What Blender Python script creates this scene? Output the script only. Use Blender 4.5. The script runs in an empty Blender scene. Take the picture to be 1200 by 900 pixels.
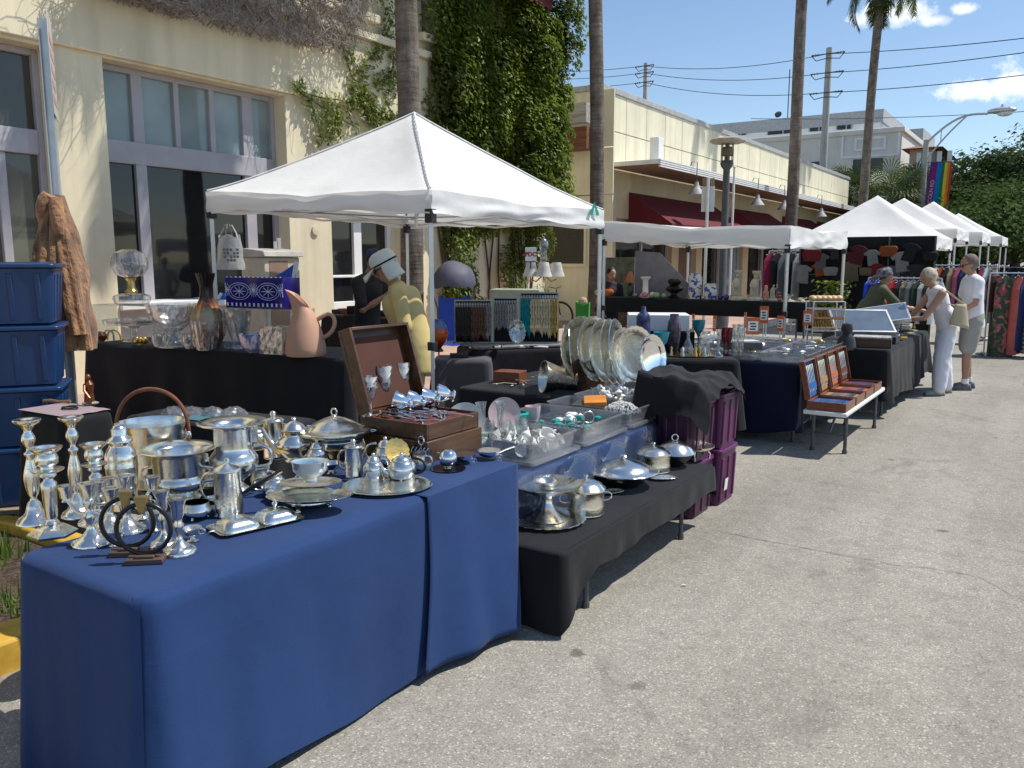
import bpy, math, random
from math import sin, cos, pi, sqrt, atan2
from mathutils import Vector, Matrix, noise, Euler
R = math.radians
random.seed(7)
rnd = random.uniform
C = bpy.context.scene.collection
YAW, PITCH, F, CZ = 33.6, 8.5, 970.0, 1.7
FX, FY = -sin(R(YAW)), cos(R(YAW))
RX, RY = cos(R(YAW)), sin(R(YAW))
SP, CP = sin(R(PITCH)), cos(R(PITCH))

# ---- pixel of the photograph -> point on a real plane of the place (z = const, X = const or Y = const)
def ray(px, py):
    u, v = (px-600)/F, (450-py)/F
    f = CP + v*SP; z = v*CP - SP
    return Vector((u*RX+f*FX, u*RY+f*FY, z))
def atz(px, py, z):
    d = ray(px, py); t = (z-CZ)/d.z
    return Vector((d.x*t, d.y*t, z))
def atx(px, py, X):
    d = ray(px, py); t = X/d.x
    return Vector((X, d.y*t, CZ+d.z*t))
def aty(px, py, Y):
    d = ray(px, py); t = Y/d.y
    return Vector((d.x*t, Y, CZ+d.z*t))
def depth(p):                       # distance along the viewing axis
    f = p[0]*FX+p[1]*FY
    return f*CP-(p[2]-CZ)*SP
def zup(p, py):                     # height of the point above / below p seen at row py
    d = ray(600, py); f = p[0]*FX+p[1]*FY
    return CZ+f*d.z/(CP+(450-py)/F*SP)
def wid(p, wpx):
    return wpx*depth(p)/F
IR = YAW                            # turn that points a thing's +x to the right of the view
def ang(deg): return R(IR+deg)

# ---- mesh builder
class MB:
    def __init__(s): s.v, s.f, s.m = [], [], []
    def add(s, vs, fs, m=0, M=None):
        o = len(s.v)
        if M is not None: vs = [M @ Vector(v) for v in vs]
        s.v.extend([tuple(v) for v in vs])
        for f in fs:
            s.f.append([i+o for i in f]); s.m.append(m)
        return s
    def box(s, x0, x1, y0, y1, z0, z1, m=0, M=None):
        vs = [(x0,y0,z0),(x1,y0,z0),(x1,y1,z0),(x0,y1,z0),(x0,y0,z1),(x1,y0,z1),(x1,y1,z1),(x0,y1,z1)]
        return s.add(vs, [(0,3,2,1),(4,5,6,7),(0,1,5,4),(1,2,6,5),(2,3,7,6),(3,0,4,7)], m, M)
    def cbox(s, c, sx, sy, sz, m=0, rz=0, M=None):
        T_ = Matrix.Translation(c) @ Matrix.Rotation(rz, 4, 'Z')
        if M is not None: T_ = T_ @ M
        return s.box(-sx/2, sx/2, -sy/2, sy/2, -sz/2, sz/2, m, T_)
    def lathe(s, prof, seg=28, m=0, M=None, rf=None, sx=1, sy=1):
        vs, fs = [], []
        n = len(prof)
        for i, (r, z) in enumerate(prof):
            for k in range(seg):
                a = 2*pi*k/seg
                q = r*(rf(a, i/(n-1), r) if rf else 1)
                vs.append((q*cos(a)*sx, q*sin(a)*sy, z))
        for i in range(n-1):
            for k in range(seg):
                k2 = (k+1) % seg
                fs.append((i*seg+k, i*seg+k2, (i+1)*seg+k2, (i+1)*seg+k))
        if prof[0][0] > 1e-6: fs.append(tuple(range(seg-1, -1, -1)))
        if prof[-1][0] > 1e-6: fs.append(tuple((n-1)*seg+k for k in range(seg)))
        return s.add(vs, fs, m, M)
    def ell(s, c, rx, ry, rz, m=0, seg=20, rings=12, M=None):
        pr = [(max(sin(pi*i/rings), 1e-7), -cos(pi*i/rings)) for i in range(rings+1)]
        T_ = Matrix.Translation(c)
        if M is not None: T_ = T_ @ M
        return s.lathe(pr, seg, m, T_ @ Matrix.Diagonal((rx, ry, rz, 1)))
    def tube(s, pts, r, seg=8, m=0, closed=False, cap=True, flat=1.0, M=None):
        pts = [Vector(p) for p in pts]; n = len(pts)
        rr = r if isinstance(r, (list, tuple)) else [r]*n
        vs, fs = [], []
        up = None
        for i, p in enumerate(pts):
            a = pts[(i-1) % n] if (closed or i > 0) else p
            b = pts[(i+1) % n] if (closed or i < n-1) else p
            t = (b-a)
            if t.length < 1e-9: t = Vector((0,0,1))
            t.normalize()
            if up is None:
                up = Vector((0,0,1)) if abs(t.z) < .9 else Vector((1,0,0))
            e = t.cross(up)
            if e.length < 1e-6: e = t.cross(Vector((.3,.8,.5)))
            e.normalize(); g = e.cross(t).normalized(); up = g
            for k in range(seg):
                w = 2*pi*k/seg
                vs.append(p+e*(rr[i]*cos(w))+g*(rr[i]*flat*sin(w)))
        for i in range(n if closed else n-1):
            j = (i+1) % n
            for k in range(seg):
                k2 = (k+1) % seg
                fs.append((i*seg+k, i*seg+k2, j*seg+k2, j*seg+k))
        if cap and not closed:
            fs.append(tuple(range(seg-1, -1, -1))); fs.append(tuple((n-1)*seg+k for k in range(seg)))
        return s.add(vs, fs, m, M)
    def grid(s, fn, nu, nv, m=0, wrap=False, M=None):
        vs, fs = [], []
        for i in range(nu+1):
            for j in range(nv+1): vs.append(fn(i/nu, j/nv))
        for i in range(nu):
            for j in range(nv):
                a = i*(nv+1)+j
                fs.append((a, a+nv+1, a+nv+2, a+1))
        return s.add(vs, fs, m, M)
    def prism(s, poly, d0, d1, axis='z', m=0, M=None):
        n = len(poly)
        def q(p, d):
            return {'z': (p[0],p[1],d), 'y': (p[0],d,p[1]), 'x': (d,p[0],p[1])}[axis]
        vs = [q(p, d0) for p in poly]+[q(p, d1) for p in poly]
        fs = [tuple(range(n-1,-1,-1)), tuple(range(n, 2*n))]
        for i in range(n): fs.append((i, (i+1) % n, n+(i+1) % n, n+i))
        return s.add(vs, fs, m, M)
    def quad(s, a, b, c, d, m=0): return s.add([a,b,c,d], [(0,1,2,3)], m)
    def leaf(s, p, size, m=0, asp=.55, nrm=None, jit=1.0):
        # a folded leaf of four small faces' worth of outline, in a random attitude
        if nrm is None: n = Vector((rnd(-1,1), rnd(-1,1), rnd(-1,1)))
        else: n = Vector(nrm)+Vector((rnd(-1,1), rnd(-1,1), rnd(-1,1)))*jit
        if n.length < .05: n = Vector((0,0,1))
        n.normalize()
        t = n.cross(Vector((rnd(-1,1), rnd(-1,1), rnd(-1,1))))
        if t.length < .05: t = n.cross(Vector((.5,.5,.7)))
        t.normalize(); b = n.cross(t)
        p = Vector(p); w = size*asp*.5
        o = len(s.v)
        s.v.extend([tuple(p-t*size*.5), tuple(p-b*w+n*size*.1), tuple(p+t*size*.5), tuple(p+b*w+n*size*.1)])
        s.f.append([o,o+1,o+2]); s.m.append(m); s.f.append([o,o+2,o+3]); s.m.append(m)
    def mesh(s, name, mats, sharp=38):
        me = bpy.data.meshes.new(name)
        me.from_pydata(s.v, [], s.f); me.update()
        for m in (mats if isinstance(mats, (list, tuple)) else [mats]): me.materials.append(m)
        me.polygons.foreach_set('material_index', s.m)
        me.polygons.foreach_set('use_smooth', [sharp > 0]*len(s.f))
        me.validate()
        if sharp > 0: me.set_sharp_from_angle(angle=R(sharp))
        return me

def link(name, me, parent=None, loc=(0,0,0), rz=0):
    o = bpy.data.objects.new(name, me); C.objects.link(o)
    if parent: o.parent = parent
    o.location = loc
    o.rotation_euler = (0,0,rz) if not isinstance(rz, (tuple, Euler)) else rz
    return o
def O(mb, name, mats, parent=None, loc=(0,0,0), rz=0, sharp=38, bevel=0, sub=0, lab=None, solid=0, seg=2):
    o = link(name, mb.mesh(name, mats, sharp), parent, loc, rz)
    if solid:
        md = o.modifiers.new('s', 'SOLIDIFY'); md.thickness = solid; md.offset = 0
    if bevel:
        md = o.modifiers.new('b', 'BEVEL'); md.width = bevel; md.segments = seg; md.limit_method = 'ANGLE'; md.angle_limit = R(40); md.harden_normals = False
    if sub:
        md = o.modifiers.new('u', 'SUBSURF'); md.levels = sub; md.render_levels = sub
    if lab: o['label'] = lab
    return o
def tag(o, label, cat, group=None, kind=None):
    if label: o['label'] = label
    if cat: o['category'] = cat
    if group: o['group'] = group
    if kind: o['kind'] = kind
    return o
def T(name, label, cat, loc=(0,0,0), rz=0, group=None):
    o = bpy.data.objects.new(name, None); C.objects.link(o); o.empty_display_size = .05
    o.location = loc; o.rotation_euler = (0,0,rz) if not isinstance(rz, (tuple, Euler)) else rz
    return tag(o, label, cat, group)
def S(mb, name, mats, label, cat, loc=(0,0,0), rz=0, group=None, **k):
    return tag(O(mb, name, mats, None, loc, rz, **k), label, cat, group)
def struct(mb, name, mats, **k):
    o = O(mb, name, mats, **k); o['kind'] = 'structure'; return o
def dup(root, loc, rz=0, label=None, group=None, sc=None):
    def rec(o, par):
        c = o.copy(); C.objects.link(c)
        if par: c.parent = par
        for ch in kids.get(o.name, []): rec(ch, c)
        return c
    kids = {}
    for ch in root.children_recursive: kids.setdefault(ch.parent.name, []).append(ch)
    r = rec(root, None)
    r.location = loc; r.rotation_euler = (0,0,rz) if not isinstance(rz, (tuple, Euler)) else rz
    if label: r['label'] = label
    if group: r['group'] = group
    if sc: r.scale = (sc,sc,sc) if not isinstance(sc, tuple) else sc
    return r

# ---- materials
def mk(name):
    m = bpy.data.materials.new(name); m.use_nodes = True
    nt = m.node_tree
    return m, nt, nt.nodes, nt.links, nt.nodes['Principled BSDF']
def nz(N, L, scale, detail=4, rough=.55, coord='Object', stretch=None, dist=0):
    tc = N.new('ShaderNodeTexCoord'); src = tc.outputs[coord]
    if coord == 'Pos':
        pass
    if stretch:
        mp = N.new('ShaderNodeMapping'); mp.inputs['Scale'].default_value = stretch
        L.new(src, mp.inputs[0]); src = mp.outputs[0]
    t = N.new('ShaderNodeTexNoise'); t.inputs['Scale'].default_value = scale
    t.inputs['Detail'].default_value = detail; t.inputs['Roughness'].default_value = rough
    t.inputs['Distortion'].default_value = dist
    L.new(src, t.inputs['Vector'])
    return t.outputs['Fac']
def ramp(N, L, fac, stops):
    r = N.new('ShaderNodeValToRGB'); e = r.color_ramp.elements
    while len(e) < len(stops): e.new(.5)
    for el, (p, c) in zip(e, stops):
        el.position = p; el.color = (c[0], c[1], c[2], 1) if not isinstance(c, (int, float)) else (c,c,c,1)
    L.new(fac, r.inputs[0]); return r.outputs[0]
def mixc(N, L, a, b, f, mode='MIX'):
    x = N.new('ShaderNodeMix'); x.data_type = 'RGBA'; x.blend_type = mode
    for sk, val in ((0, f), (6, a), (7, b)):
        if isinstance(val, (int, float)): x.inputs[sk].default_value = val
        elif isinstance(val, tuple): x.inputs[sk].default_value = (*val[:3], 1)
        else: L.new(val, x.inputs[sk])
    return x.outputs[2]
def bump(N, L, B, fac, strength=.3, dist=.01):
    b = N.new('ShaderNodeBump'); b.inputs['Strength'].default_value = strength; b.inputs['Distance'].default_value = dist
    L.new(fac, b.inputs['Height']); L.new(b.outputs[0], B.inputs['Normal']); return b
def sh(c, k): return tuple(min(1, x*k) for x in c)
_M = {}
def mat(name, col, rough=.6, metal=0, var=.18, scale=6, bs=0, bscale=60, bd=.004, spec=.4, stretch=None, sheen=0, coat=0, tl=0, rv=0, two=None, detail=5):
    if name in _M: return _M[name]
    m, nt, N, L, B = mk(name)
    f = nz(N, L, scale, detail, stretch=stretch)
    a = sh(col, 1-var); b = two or sh(col, 1+var)
    c = ramp(N, L, f, [(.3, a), (.7, b)])
    if rv:
        oi = N.new('ShaderNodeObjectInfo'); rr = N.new('ShaderNodeMapRange')
        rr.inputs[3].default_value = 1-rv; rr.inputs[4].default_value = 1+rv
        L.new(oi.outputs['Random'], rr.inputs[0])
        cc = N.new('ShaderNodeCombineColor')
        for i in range(3): L.new(rr.outputs[0], cc.inputs[i])
        c = mixc(N, L, c, cc.outputs[0], 1.0, 'MULTIPLY')
    L.new(c, B.inputs['Base Color'])
    B.inputs['Roughness'].default_value = rough; B.inputs['Metallic'].default_value = metal
    B.inputs['Specular IOR Level'].default_value = spec
    if sheen: B.inputs['Sheen Weight'].default_value = sheen; B.inputs['Sheen Roughness'].default_value = .5
    if coat: B.inputs['Coat Weight'].default_value = coat; B.inputs['Coat Roughness'].default_value = .08
    if bs: bump(N, L, B, nz(N, L, bscale, 3, stretch=stretch), bs, bd)
    if tl:
        t = N.new('ShaderNodeBsdfTranslucent'); L.new(c, t.inputs[0])
        x = N.new('ShaderNodeMixShader'); x.inputs[0].default_value = tl
        L.new(B.outputs[0], x.inputs[1]); L.new(t.outputs[0], x.inputs[2])
        L.new(x.outputs[0], N['Material Output'].inputs[0])
    _M[name] = m; return m
def silver_mat(name, col=(.86,.83,.75), rough=.1, tar=.25, bs=.06):
    m, nt, N, L, B = mk(name)
    f = nz(N, L, 9, 5); g = nz(N, L, 95, 3, .7)
    L.new(ramp(N, L, f, [(.28, sh(col, 1-tar*1.5)), (.5, col), (.8, sh(col, 1.06))]), B.inputs['Base Color'])
    L.new(ramp(N, L, f, [(.3, rough*2.4), (.6, rough)]), B.inputs['Roughness'])
    B.inputs['Metallic'].default_value = 1
    mx = N.new('ShaderNodeMath'); mx.operation = 'MULTIPLY_ADD'; mx.inputs[1].default_value = .3
    L.new(g, mx.inputs[0]); L.new(f, mx.inputs[2])
    bump(N, L, B, mx.outputs[0], bs*2.4, .02)
    return m
def thin_glass(name, tint=(.93,.96,.95), gloss=.0, rough=.03, dens=.0, edge=.5, body=(.8,.85,.85), cut=0):
    # thin clear ware: see-through, with fresnel reflections and a trace of body colour
    m, nt, N, L, B = mk(name)
    N.remove(B)
    tr = N.new('ShaderNodeBsdfTransparent'); tr.inputs[0].default_value = (*tint, 1)
    gl = N.new('ShaderNodeBsdfGlossy'); gl.inputs['Roughness'].default_value = rough
    df = N.new('ShaderNodeBsdfDiffuse'); df.inputs[0].default_value = (*body, 1)
    lw = N.new('ShaderNodeLayerWeight'); lw.inputs[0].default_value = .35
    f = nz(N, L, 45, 2)
    dn = None
    if cut:
        tc = N.new('ShaderNodeTexCoord'); vo = N.new('ShaderNodeTexVoronoi'); vo.inputs['Scale'].default_value = cut; L.new(tc.outputs['Object'], vo.inputs['Vector'])
        f = vo.outputs['Distance']; dn = ramp(N, L, vo.outputs['Color'], [(.3, dens*.2), (.5, dens*.8), (.75, min(1, dens*2.2))])
    b = N.new('ShaderNodeBump'); b.inputs['Strength'].default_value = .55 if cut else .25; b.inputs['Distance'].default_value = .01
    L.new(f, b.inputs['Height']); L.new(b.outputs[0], gl.inputs['Normal'])
    mr = N.new('ShaderNodeMapRange'); mr.inputs[3].default_value = .06+gloss; mr.inputs[4].default_value = edge+gloss
    L.new(lw.outputs['Facing'], mr.inputs[0])
    x = N.new('ShaderNodeMixShader'); x.inputs[0].default_value = dens
    if dn: L.new(dn, x.inputs[0])
    L.new(tr.outputs[0], x.inputs[1]); L.new(df.outputs[0], x.inputs[2])
    y = N.new('ShaderNodeMixShader'); L.new(mr.outputs[0], y.inputs[0])
    L.new(x.outputs[0], y.inputs[1]); L.new(gl.outputs[0], y.inputs[2])
    L.new(y.outputs[0], N['Material Output'].inputs[0])
    return m
# =============================== camera, light, sky
sc = bpy.context.scene
cam = bpy.data.cameras.new('camera'); camo = bpy.data.objects.new('camera', cam); C.objects.link(camo)
camo.location = (0,0,CZ); camo.rotation_euler = (R(90-PITCH), 0, R(YAW))
cam.sensor_width = 36; cam.lens = 36*F/1200; cam.clip_start = .05; cam.clip_end = 3000
sc.camera = camo
SUN = Vector((.76*cos(R(58)), .65*cos(R(58)), sin(R(58)))).normalized()
sd = bpy.data.lights.new('sun', 'SUN'); sd.energy = 5.0; sd.angle = R(.53); sd.color = (1, .955, .87)
so = bpy.data.objects.new('sun', sd); C.objects.link(so); so.rotation_euler = (-SUN).to_track_quat('-Z','Y').to_euler()
so.location = (20,25,40)
sc.view_settings.view_transform = 'Standard'; sc.view_settings.look = 'None'; sc.view_settings.exposure = 0
sc.cycles.max_bounces = 8; sc.cycles.transparent_max_bounces = 24
sc.cycles.caustics_reflective = False; sc.cycles.caustics_refractive = False
sc.cycles.sample_clamp_indirect = 4; sc.cycles.use_denoising = True

def make_world():
    w = bpy.data.worlds.new('World'); sc.world = w; w.use_nodes = True
    N, L = w.node_tree.nodes, w.node_tree.links
    bg = N['Background']; bg.inputs[1].default_value = .145
    sky = N.new('ShaderNodeTexSky'); sky.sky_type = 'NISHITA'; sky.sun_disc = False
    sky.sun_elevation = R(58); sky.sun_rotation = atan2(SUN.x, SUN.y)
    sky.air_density = 1.0; sky.dust_density = .15; sky.ozone_density = 2.6
    tc = N.new('ShaderNodeTexCoord'); D = tc.outputs['Generated']
    ns = N.new('ShaderNodeTexNoise'); ns.inputs['Scale'].default_value = 42; ns.inputs['Detail'].default_value = 8; ns.inputs['Roughness'].default_value = .62
    L.new(D, ns.inputs['Vector'])
    def vm(op, a, b):
        x = N.new('ShaderNodeVectorMath'); x.operation = op
        L.new(a, x.inputs[0])
        x.inputs[1].default_value = b
        return x
    def mth(op, a, b):
        x = N.new('ShaderNodeMath'); x.operation = op
        for i, q in enumerate((a, b)):
            if isinstance(q, (int, float)): x.inputs[i].default_value = q
            else: L.new(q, x.inputs[i])
        return x.outputs[0]
    tot = None
    for px, py, a, b, g in [(1052,14,.040,.014,1), (1095,24,.018,.006,.6), (1128,11,.014,.006,.7), (1152,105,.048,.013,1), (1195,100,.035,.016,1), (1290,70,.08,.02,1),
                            (1400,160,.12,.03,1), (-500,60,.2,.05,.8), (1700,-300,.3,.08,1), (400,-900,.3,.1,.8), (300,-2500,.25,.08,.7)]:
        c = ray(px, py).normalized()
        rgt = Vector((c.y, -c.x, 0)).normalized(); up = rgt.cross(c)
        u = mth('DIVIDE', mth('SUBTRACT', vm('DOT_PRODUCT', D, rgt).outputs['Value'], rgt.dot(c)), a)
        v = mth('DIVIDE', mth('SUBTRACT', vm('DOT_PRODUCT', D, up).outputs['Value'], up.dot(c)), b)
        fr = mth('GREATER_THAN', vm('DOT_PRODUCT', D, c).outputs['Value'], .5)
        d = mth('SQRT', mth('ADD', mth('MULTIPLY', u, u), mth('MULTIPLY', v, v)), 0)
        e = mth('ADD', d, mth('MULTIPLY', mth('SUBTRACT', ns.outputs['Fac'], .5), 2.6))
        k = mth('MULTIPLY', mth('MULTIPLY', mth('SUBTRACT', 1.0, mth('MINIMUM', mth('MAXIMUM', e, 0.0), 1.0)), g*1.5), fr)
        tot = k if tot is None else mth('MAXIMUM', tot, k)
    tot = mth('MINIMUM', tot, .93)
    L.new(mixc(N, L, sky.outputs[0], (8.6, 8.9, 9.3), tot), bg.inputs[0])
make_world()

# =============================== common materials
def asphalt_mat():
    m, nt, N, L, B = mk('asphalt')
    f1 = nz(N, L, .35, 6, .6); f2 = nz(N, L, 9, 8, .75); f3 = nz(N, L, 150, 4, .8)
    c = ramp(N, L, f1, [(.3, (.250,.231,.193)), (.5, (.302,.282,.240)), (.72, (.345,.325,.280))])
    c = mixc(N, L, c, ramp(N, L, f2, [(.25, .74), (.5, 1.0), (.8, 1.14)]), 1, 'MULTIPLY')
    c = mixc(N, L, c, ramp(N, L, f3, [(.3, .5), (.5, 1), (.7, 1.4)]), .8, 'MULTIPLY')
    tc = N.new('ShaderNodeTexCoord')
    for scl, st in ((150, [(.0,.45),(.24,.68),(.34,.93),(.66,1.03),(.78,1.22),(.86,1.9)]), (48, [(.0,.55),(.2,.75),(.28,1.0),(.76,1.0),(.84,1.5)])):   # single stones in the tar
        va = N.new('ShaderNodeTexVoronoi'); va.inputs['Scale'].default_value = scl; L.new(tc.outputs['Object'], va.inputs['Vector'])
        sc_ = N.new('ShaderNodeSeparateColor'); L.new(va.outputs['Color'], sc_.inputs[0])
        ave = N.new('ShaderNodeMath'); ave.operation = 'ADD'; L.new(sc_.outputs[0], ave.inputs[0]); L.new(sc_.outputs[1], ave.inputs[1])
        hf = N.new('ShaderNodeMath'); hf.operation = 'MULTIPLY'; hf.inputs[1].default_value = .5; L.new(ave.outputs[0], hf.inputs[0])
        rm = ramp(N, L, hf.outputs[0], st)
        if scl == 48:
            rm = mixc(N, L, (1,1,1), rm, ramp(N, L, va.outputs['Distance'], [(.25, .8), (.4, 0)]))
        c = mixc(N, L, c, rm, .7 if scl > 60 else .6, 'MULTIPLY')
    vo = N.new('ShaderNodeTexVoronoi'); vo.inputs['Scale'].default_value = 2.6; L.new(tc.outputs['Object'], vo.inputs['Vector'])
    wob = nz(N, L, 22, 5, .8)
    ad = N.new('ShaderNodeMath'); ad.operation = 'MULTIPLY_ADD'; ad.inputs[1].default_value = .34; L.new(wob, ad.inputs[0]); L.new(vo.outputs['Distance'], ad.inputs[2])
    sp = ramp(N, L, ad.outputs[0], [(.235, 1), (.28, 0)])
    pick = ramp(N, L, vo.outputs['Color'], [(.40, 0), (.5, .72)])
    mm = N.new('ShaderNodeMath'); mm.operation = 'MULTIPLY'; L.new(sp, mm.inputs[0]); L.new(pick, mm.inputs[1])
    c = mixc(N, L, c, (.085,.078,.066), mm.outputs[0])
    st = nz(N, L, 1.3, 7, .75, dist=1.0)
    c = mixc(N, L, c, (.12,.11,.095), ramp(N, L, st, [(.56, 0), (.70, .55)]))
    ty = nz(N, L, 1, 5, .6, stretch=(1.6,.12,1))       # worn wheel tracks along the street
    c = mixc(N, L, c, ramp(N, L, ty, [(.35, .86), (.6, 1.06)]), 1, 'MULTIPLY')
    L.new(c, B.inputs['Base Color']); B.inputs['Roughness'].default_value = .85; B.inputs['Specular IOR Level'].default_value = .35
    bump(N, L, B, f3, .5, .004)
    return m
ASPH = asphalt_mat()
M_walk = mat('pink_pavers', (.46,.31,.25), .8, var=.2, scale=1.3, bs=.3, bscale=40)
M_yel = mat('yellow_kerb_paint', (.62,.36,.03), .7, var=.3, scale=7, bs=.4, bscale=30, two=(.7,.43,.07))
M_soil = mat('mulch', (.09,.06,.04), .95, var=.6, scale=25, bs=1, bscale=60, bd=.03)
M_grass = mat('grass_blades', (.10,.2,.025), .6, var=.4, scale=4, two=(.2,.32,.05), tl=.35)
def stucco(name, col, streak=.12):
    m, nt, N, L, B = mk(name)
    f = nz(N, L, 1.2, 6, .6); s = nz(N, L, 1, 5, .6, stretch=(3,3,.25)); g = nz(N, L, 90, 3)
    c = ramp(N, L, f, [(.3, sh(col, .9)), (.7, sh(col, 1.04))])
    c = mixc(N, L, c, ramp(N, L, s, [(.35, 1-streak), (.6, 1)]), 1, 'MULTIPLY')
    L.new(c, B.inputs['Base Color']); B.inputs['Roughness'].default_value = .85; B.inputs['Specular IOR Level'].default_value = .25
    bump(N, L, B, g, .25, .006); return m
M_cream = stucco('cream_stucco', (.80,.71,.50), .16)
M_cream2 = stucco('pale_yellow_panel', (.76,.71,.53), .14)
M_tan = stucco('tan_wall', (.56,.47,.31), .1)
M_grey_wall = stucco('grey_wall', (.74,.73,.67), .06)
M_white_wall = stucco('white_wall', (.88,.90,.92), .04)
M_lav = mat('lavender_grey_paint', (.40,.385,.405), .5, var=.08, scale=4, bs=.08, bscale=60)
M_whitepaint = mat('white_paint', (.78,.78,.76), .45, var=.06, scale=6)
def win_mat(name, col, spec=.5, rough=.04):
    m, nt, N, L, B = mk(name)
    f = nz(N, L, .9, 3)
    L.new(ramp(N, L, f, [(.35, sh(col, .75)), (.65, sh(col, 1.2))]), B.inputs['Base Color'])
    B.inputs['Roughness'].default_value = rough; B.inputs['Specular IOR Level'].default_value = spec
    bump(N, L, B, nz(N, L, 1.7, 2), .03, .03); return m
M_dark_glass = win_mat('dark_shop_glass', (.012,.014,.015), .55)
M_blind_glass = win_mat('blind_behind_glass', (.26,.32,.31), .5)
M_blue_glass = win_mat('pale_blue_glass', (.20,.30,.34), .5)
M_fab = mat('white_tent_fabric', (.90,.90,.885), .8, var=.03, scale=2.2, bs=.25, bscale=3.5, bd=.05, tl=.3, spec=.2)
M_steel = mat('grey_steel_tube', (.62,.63,.63), .35, metal=.6, var=.08, scale=10)
M_dsteel = mat('dark_grey_metal', (.10,.105,.11), .45, metal=.3, var=.2, scale=10)
M_blk_plastic = mat('black_plastic', (.02,.02,.022), .4, var=.2)
M_concrete_pole = mat('concrete_pole', (.42,.41,.38), .8, var=.15, scale=3, stretch=(3,3,.4))
M_wire = mat('black_wire', (.03,.03,.035), .6)
M_maroon = mat('maroon_awning', (.14,.013,.021), .75, var=.12, scale=4, tl=.12)
M_soffit = mat('brown_soffit', (.20,.13,.085), .7, var=.2, scale=3, stretch=(.4,6,6))
M_brownwood = mat('brown_door_wood', (.12,.07,.035), .5, var=.3, scale=3, stretch=(6,6,.6))
M_tile = mat('red_roof_tile', (.30,.10,.05), .8, var=.35, scale=8, bs=.6, bscale=14, bd=.05)

# =============================== ground
g = MB(); g.grid(lambda u, v: (-500+1000*u, -300+1300*v, 0), 8, 8)
struct(g, 'street', ASPH)
g = MB(); g.box(-40, -6.35, -12, 15.2, .0, .15); g.box(-9.6, -6.35, 15.2, 64, .0, .15)
struct(g, 'sidewalk', M_walk, bevel=.02)
g = MB()
y = -12
while y < 64:
    g.box(-6.348, -6.2, y, min(y+2.98, 64), 0, .152); y += 3
struct(g, 'kerb', mat('grey_kerb', (.42,.40,.36), .85, var=.2, scale=5, bs=.3, bscale=40), bevel=.025)
# planting bed in a yellow kerbed nose at the left
g = MB(); g.box(-5.4, -3.72, -1.5, 2.28, .0, .1)
struct(g, 'planting_bed', M_soil)
def kerb_ring():
    m = MB(); pth = [(-3.62,-1.5), (-3.62,1.75)]
    for i in range(1, 9):
        a = pi/2*i/8; pth.append((-4.12+.5*cos(a), 1.75+.62*sin(a)))
    pth += [(-5.1,2.37)]
    for i in range(1, 7):
        a = pi/2+pi/2*i/6; pth.append((-5.1+.4*cos(a), 1.97+.4*sin(a)))
    pth.append((-5.5,-1.5))
    n = len(pth)
    def off(d):
        r = []
        for i, p in enumerate(pth):
            a = Vector(pth[max(i-1,0)]); b = Vector(pth[min(i+1,n-1)]); t = (b-a).normalized()
            r.append((p[0]+t.y*d, p[1]-t.x*d))
        return r
    o, i_ = off(.09), off(-.08)
    vs = []
    for k in range(n): vs += [(o[k][0]+.02*0,o[k][1],0), (o[k][0]-0,o[k][1],.14), (i_[k][0],i_[k][1],.16), (i_[k][0],i_[k][1],0)]
    fs = []
    for k in range(n-1):
        for j in range(3): fs.append((4*k+j, 4*k+4+j, 4*k+5+j, 4*k+1+j))
    m.add(vs, fs); return m
struct(kerb_ring(), 'yellow_kerb', M_yel, bevel=.015, sharp=40)
g = MB()
for i in range(5200):
    x, y = rnd(-5.3,-3.75), rnd(-1.4,2.2)
    if noise.noise(Vector((x*1.7, y*1.7, 3))) < -.12: continue
    h = rnd(.05,.15); a = rnd(0, 2*pi); w = rnd(.004,.009); l = rnd(.0,.06)
    g.add([(x-w*cos(a),y-w*sin(a),.1),(x+w*cos(a),y+w*sin(a),.1),(x+l*sin(a),y-l*cos(a),.1+h)], [(0,1,2)])
tag(O(g, 'grass', M_grass), 'short green grass in the planting bed behind the yellow kerb', 'grass', kind='stuff')
# crack across the street and a few scraps
def crack(pts, w):
    m = MB(); out = []
    for i in range(len(pts)-1):
        a, b = Vector(pts[i]), Vector(pts[i+1]); k = 26
        for j in range(k):
            p = a.lerp(b, j/k); t = (b-a).normalized(); nrm = Vector((-t.y, t.x, 0))
            out.append((p+nrm*(noise.noise(p*5)*.035), nrm, w*(.35+abs(noise.noise(p*7))*1.6)))
    vs, fs = [], []
    for p, n_, q in out: vs += [(p.x-n_.x*q, p.y-n_.y*q, .004), (p.x+n_.x*q, p.y+n_.y*q, .004)]
    for i in range(len(out)-1): fs.append((2*i, 2*i+1, 2*i+3, 2*i+2))
    m.add(vs, fs); return m
M_crack = mat('crack_dark', (.14,.13,.11), .95, var=.5, scale=18)
struct(crack([atz(838,622,0), atz(935,640,0), atz(1015,657,0), atz(1145,675,0), atz(1215,710,0), atz(1330,730,0)], .0028), 'street_crack', M_crack)
g = MB(); p = atz(801,687,0); g.prism([(-.012,-.004),(.012,-.005),(.013,.005),(-.011,.004)], .004, .009, M=Matrix.Translation((p.x,p.y,0)) @ Matrix.Rotation(.6,4,'Z'))
S(g, 'cigarette_butt', M_whitepaint, 'tiny white cigarette butt lying on the bare asphalt', 'litter')

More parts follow.
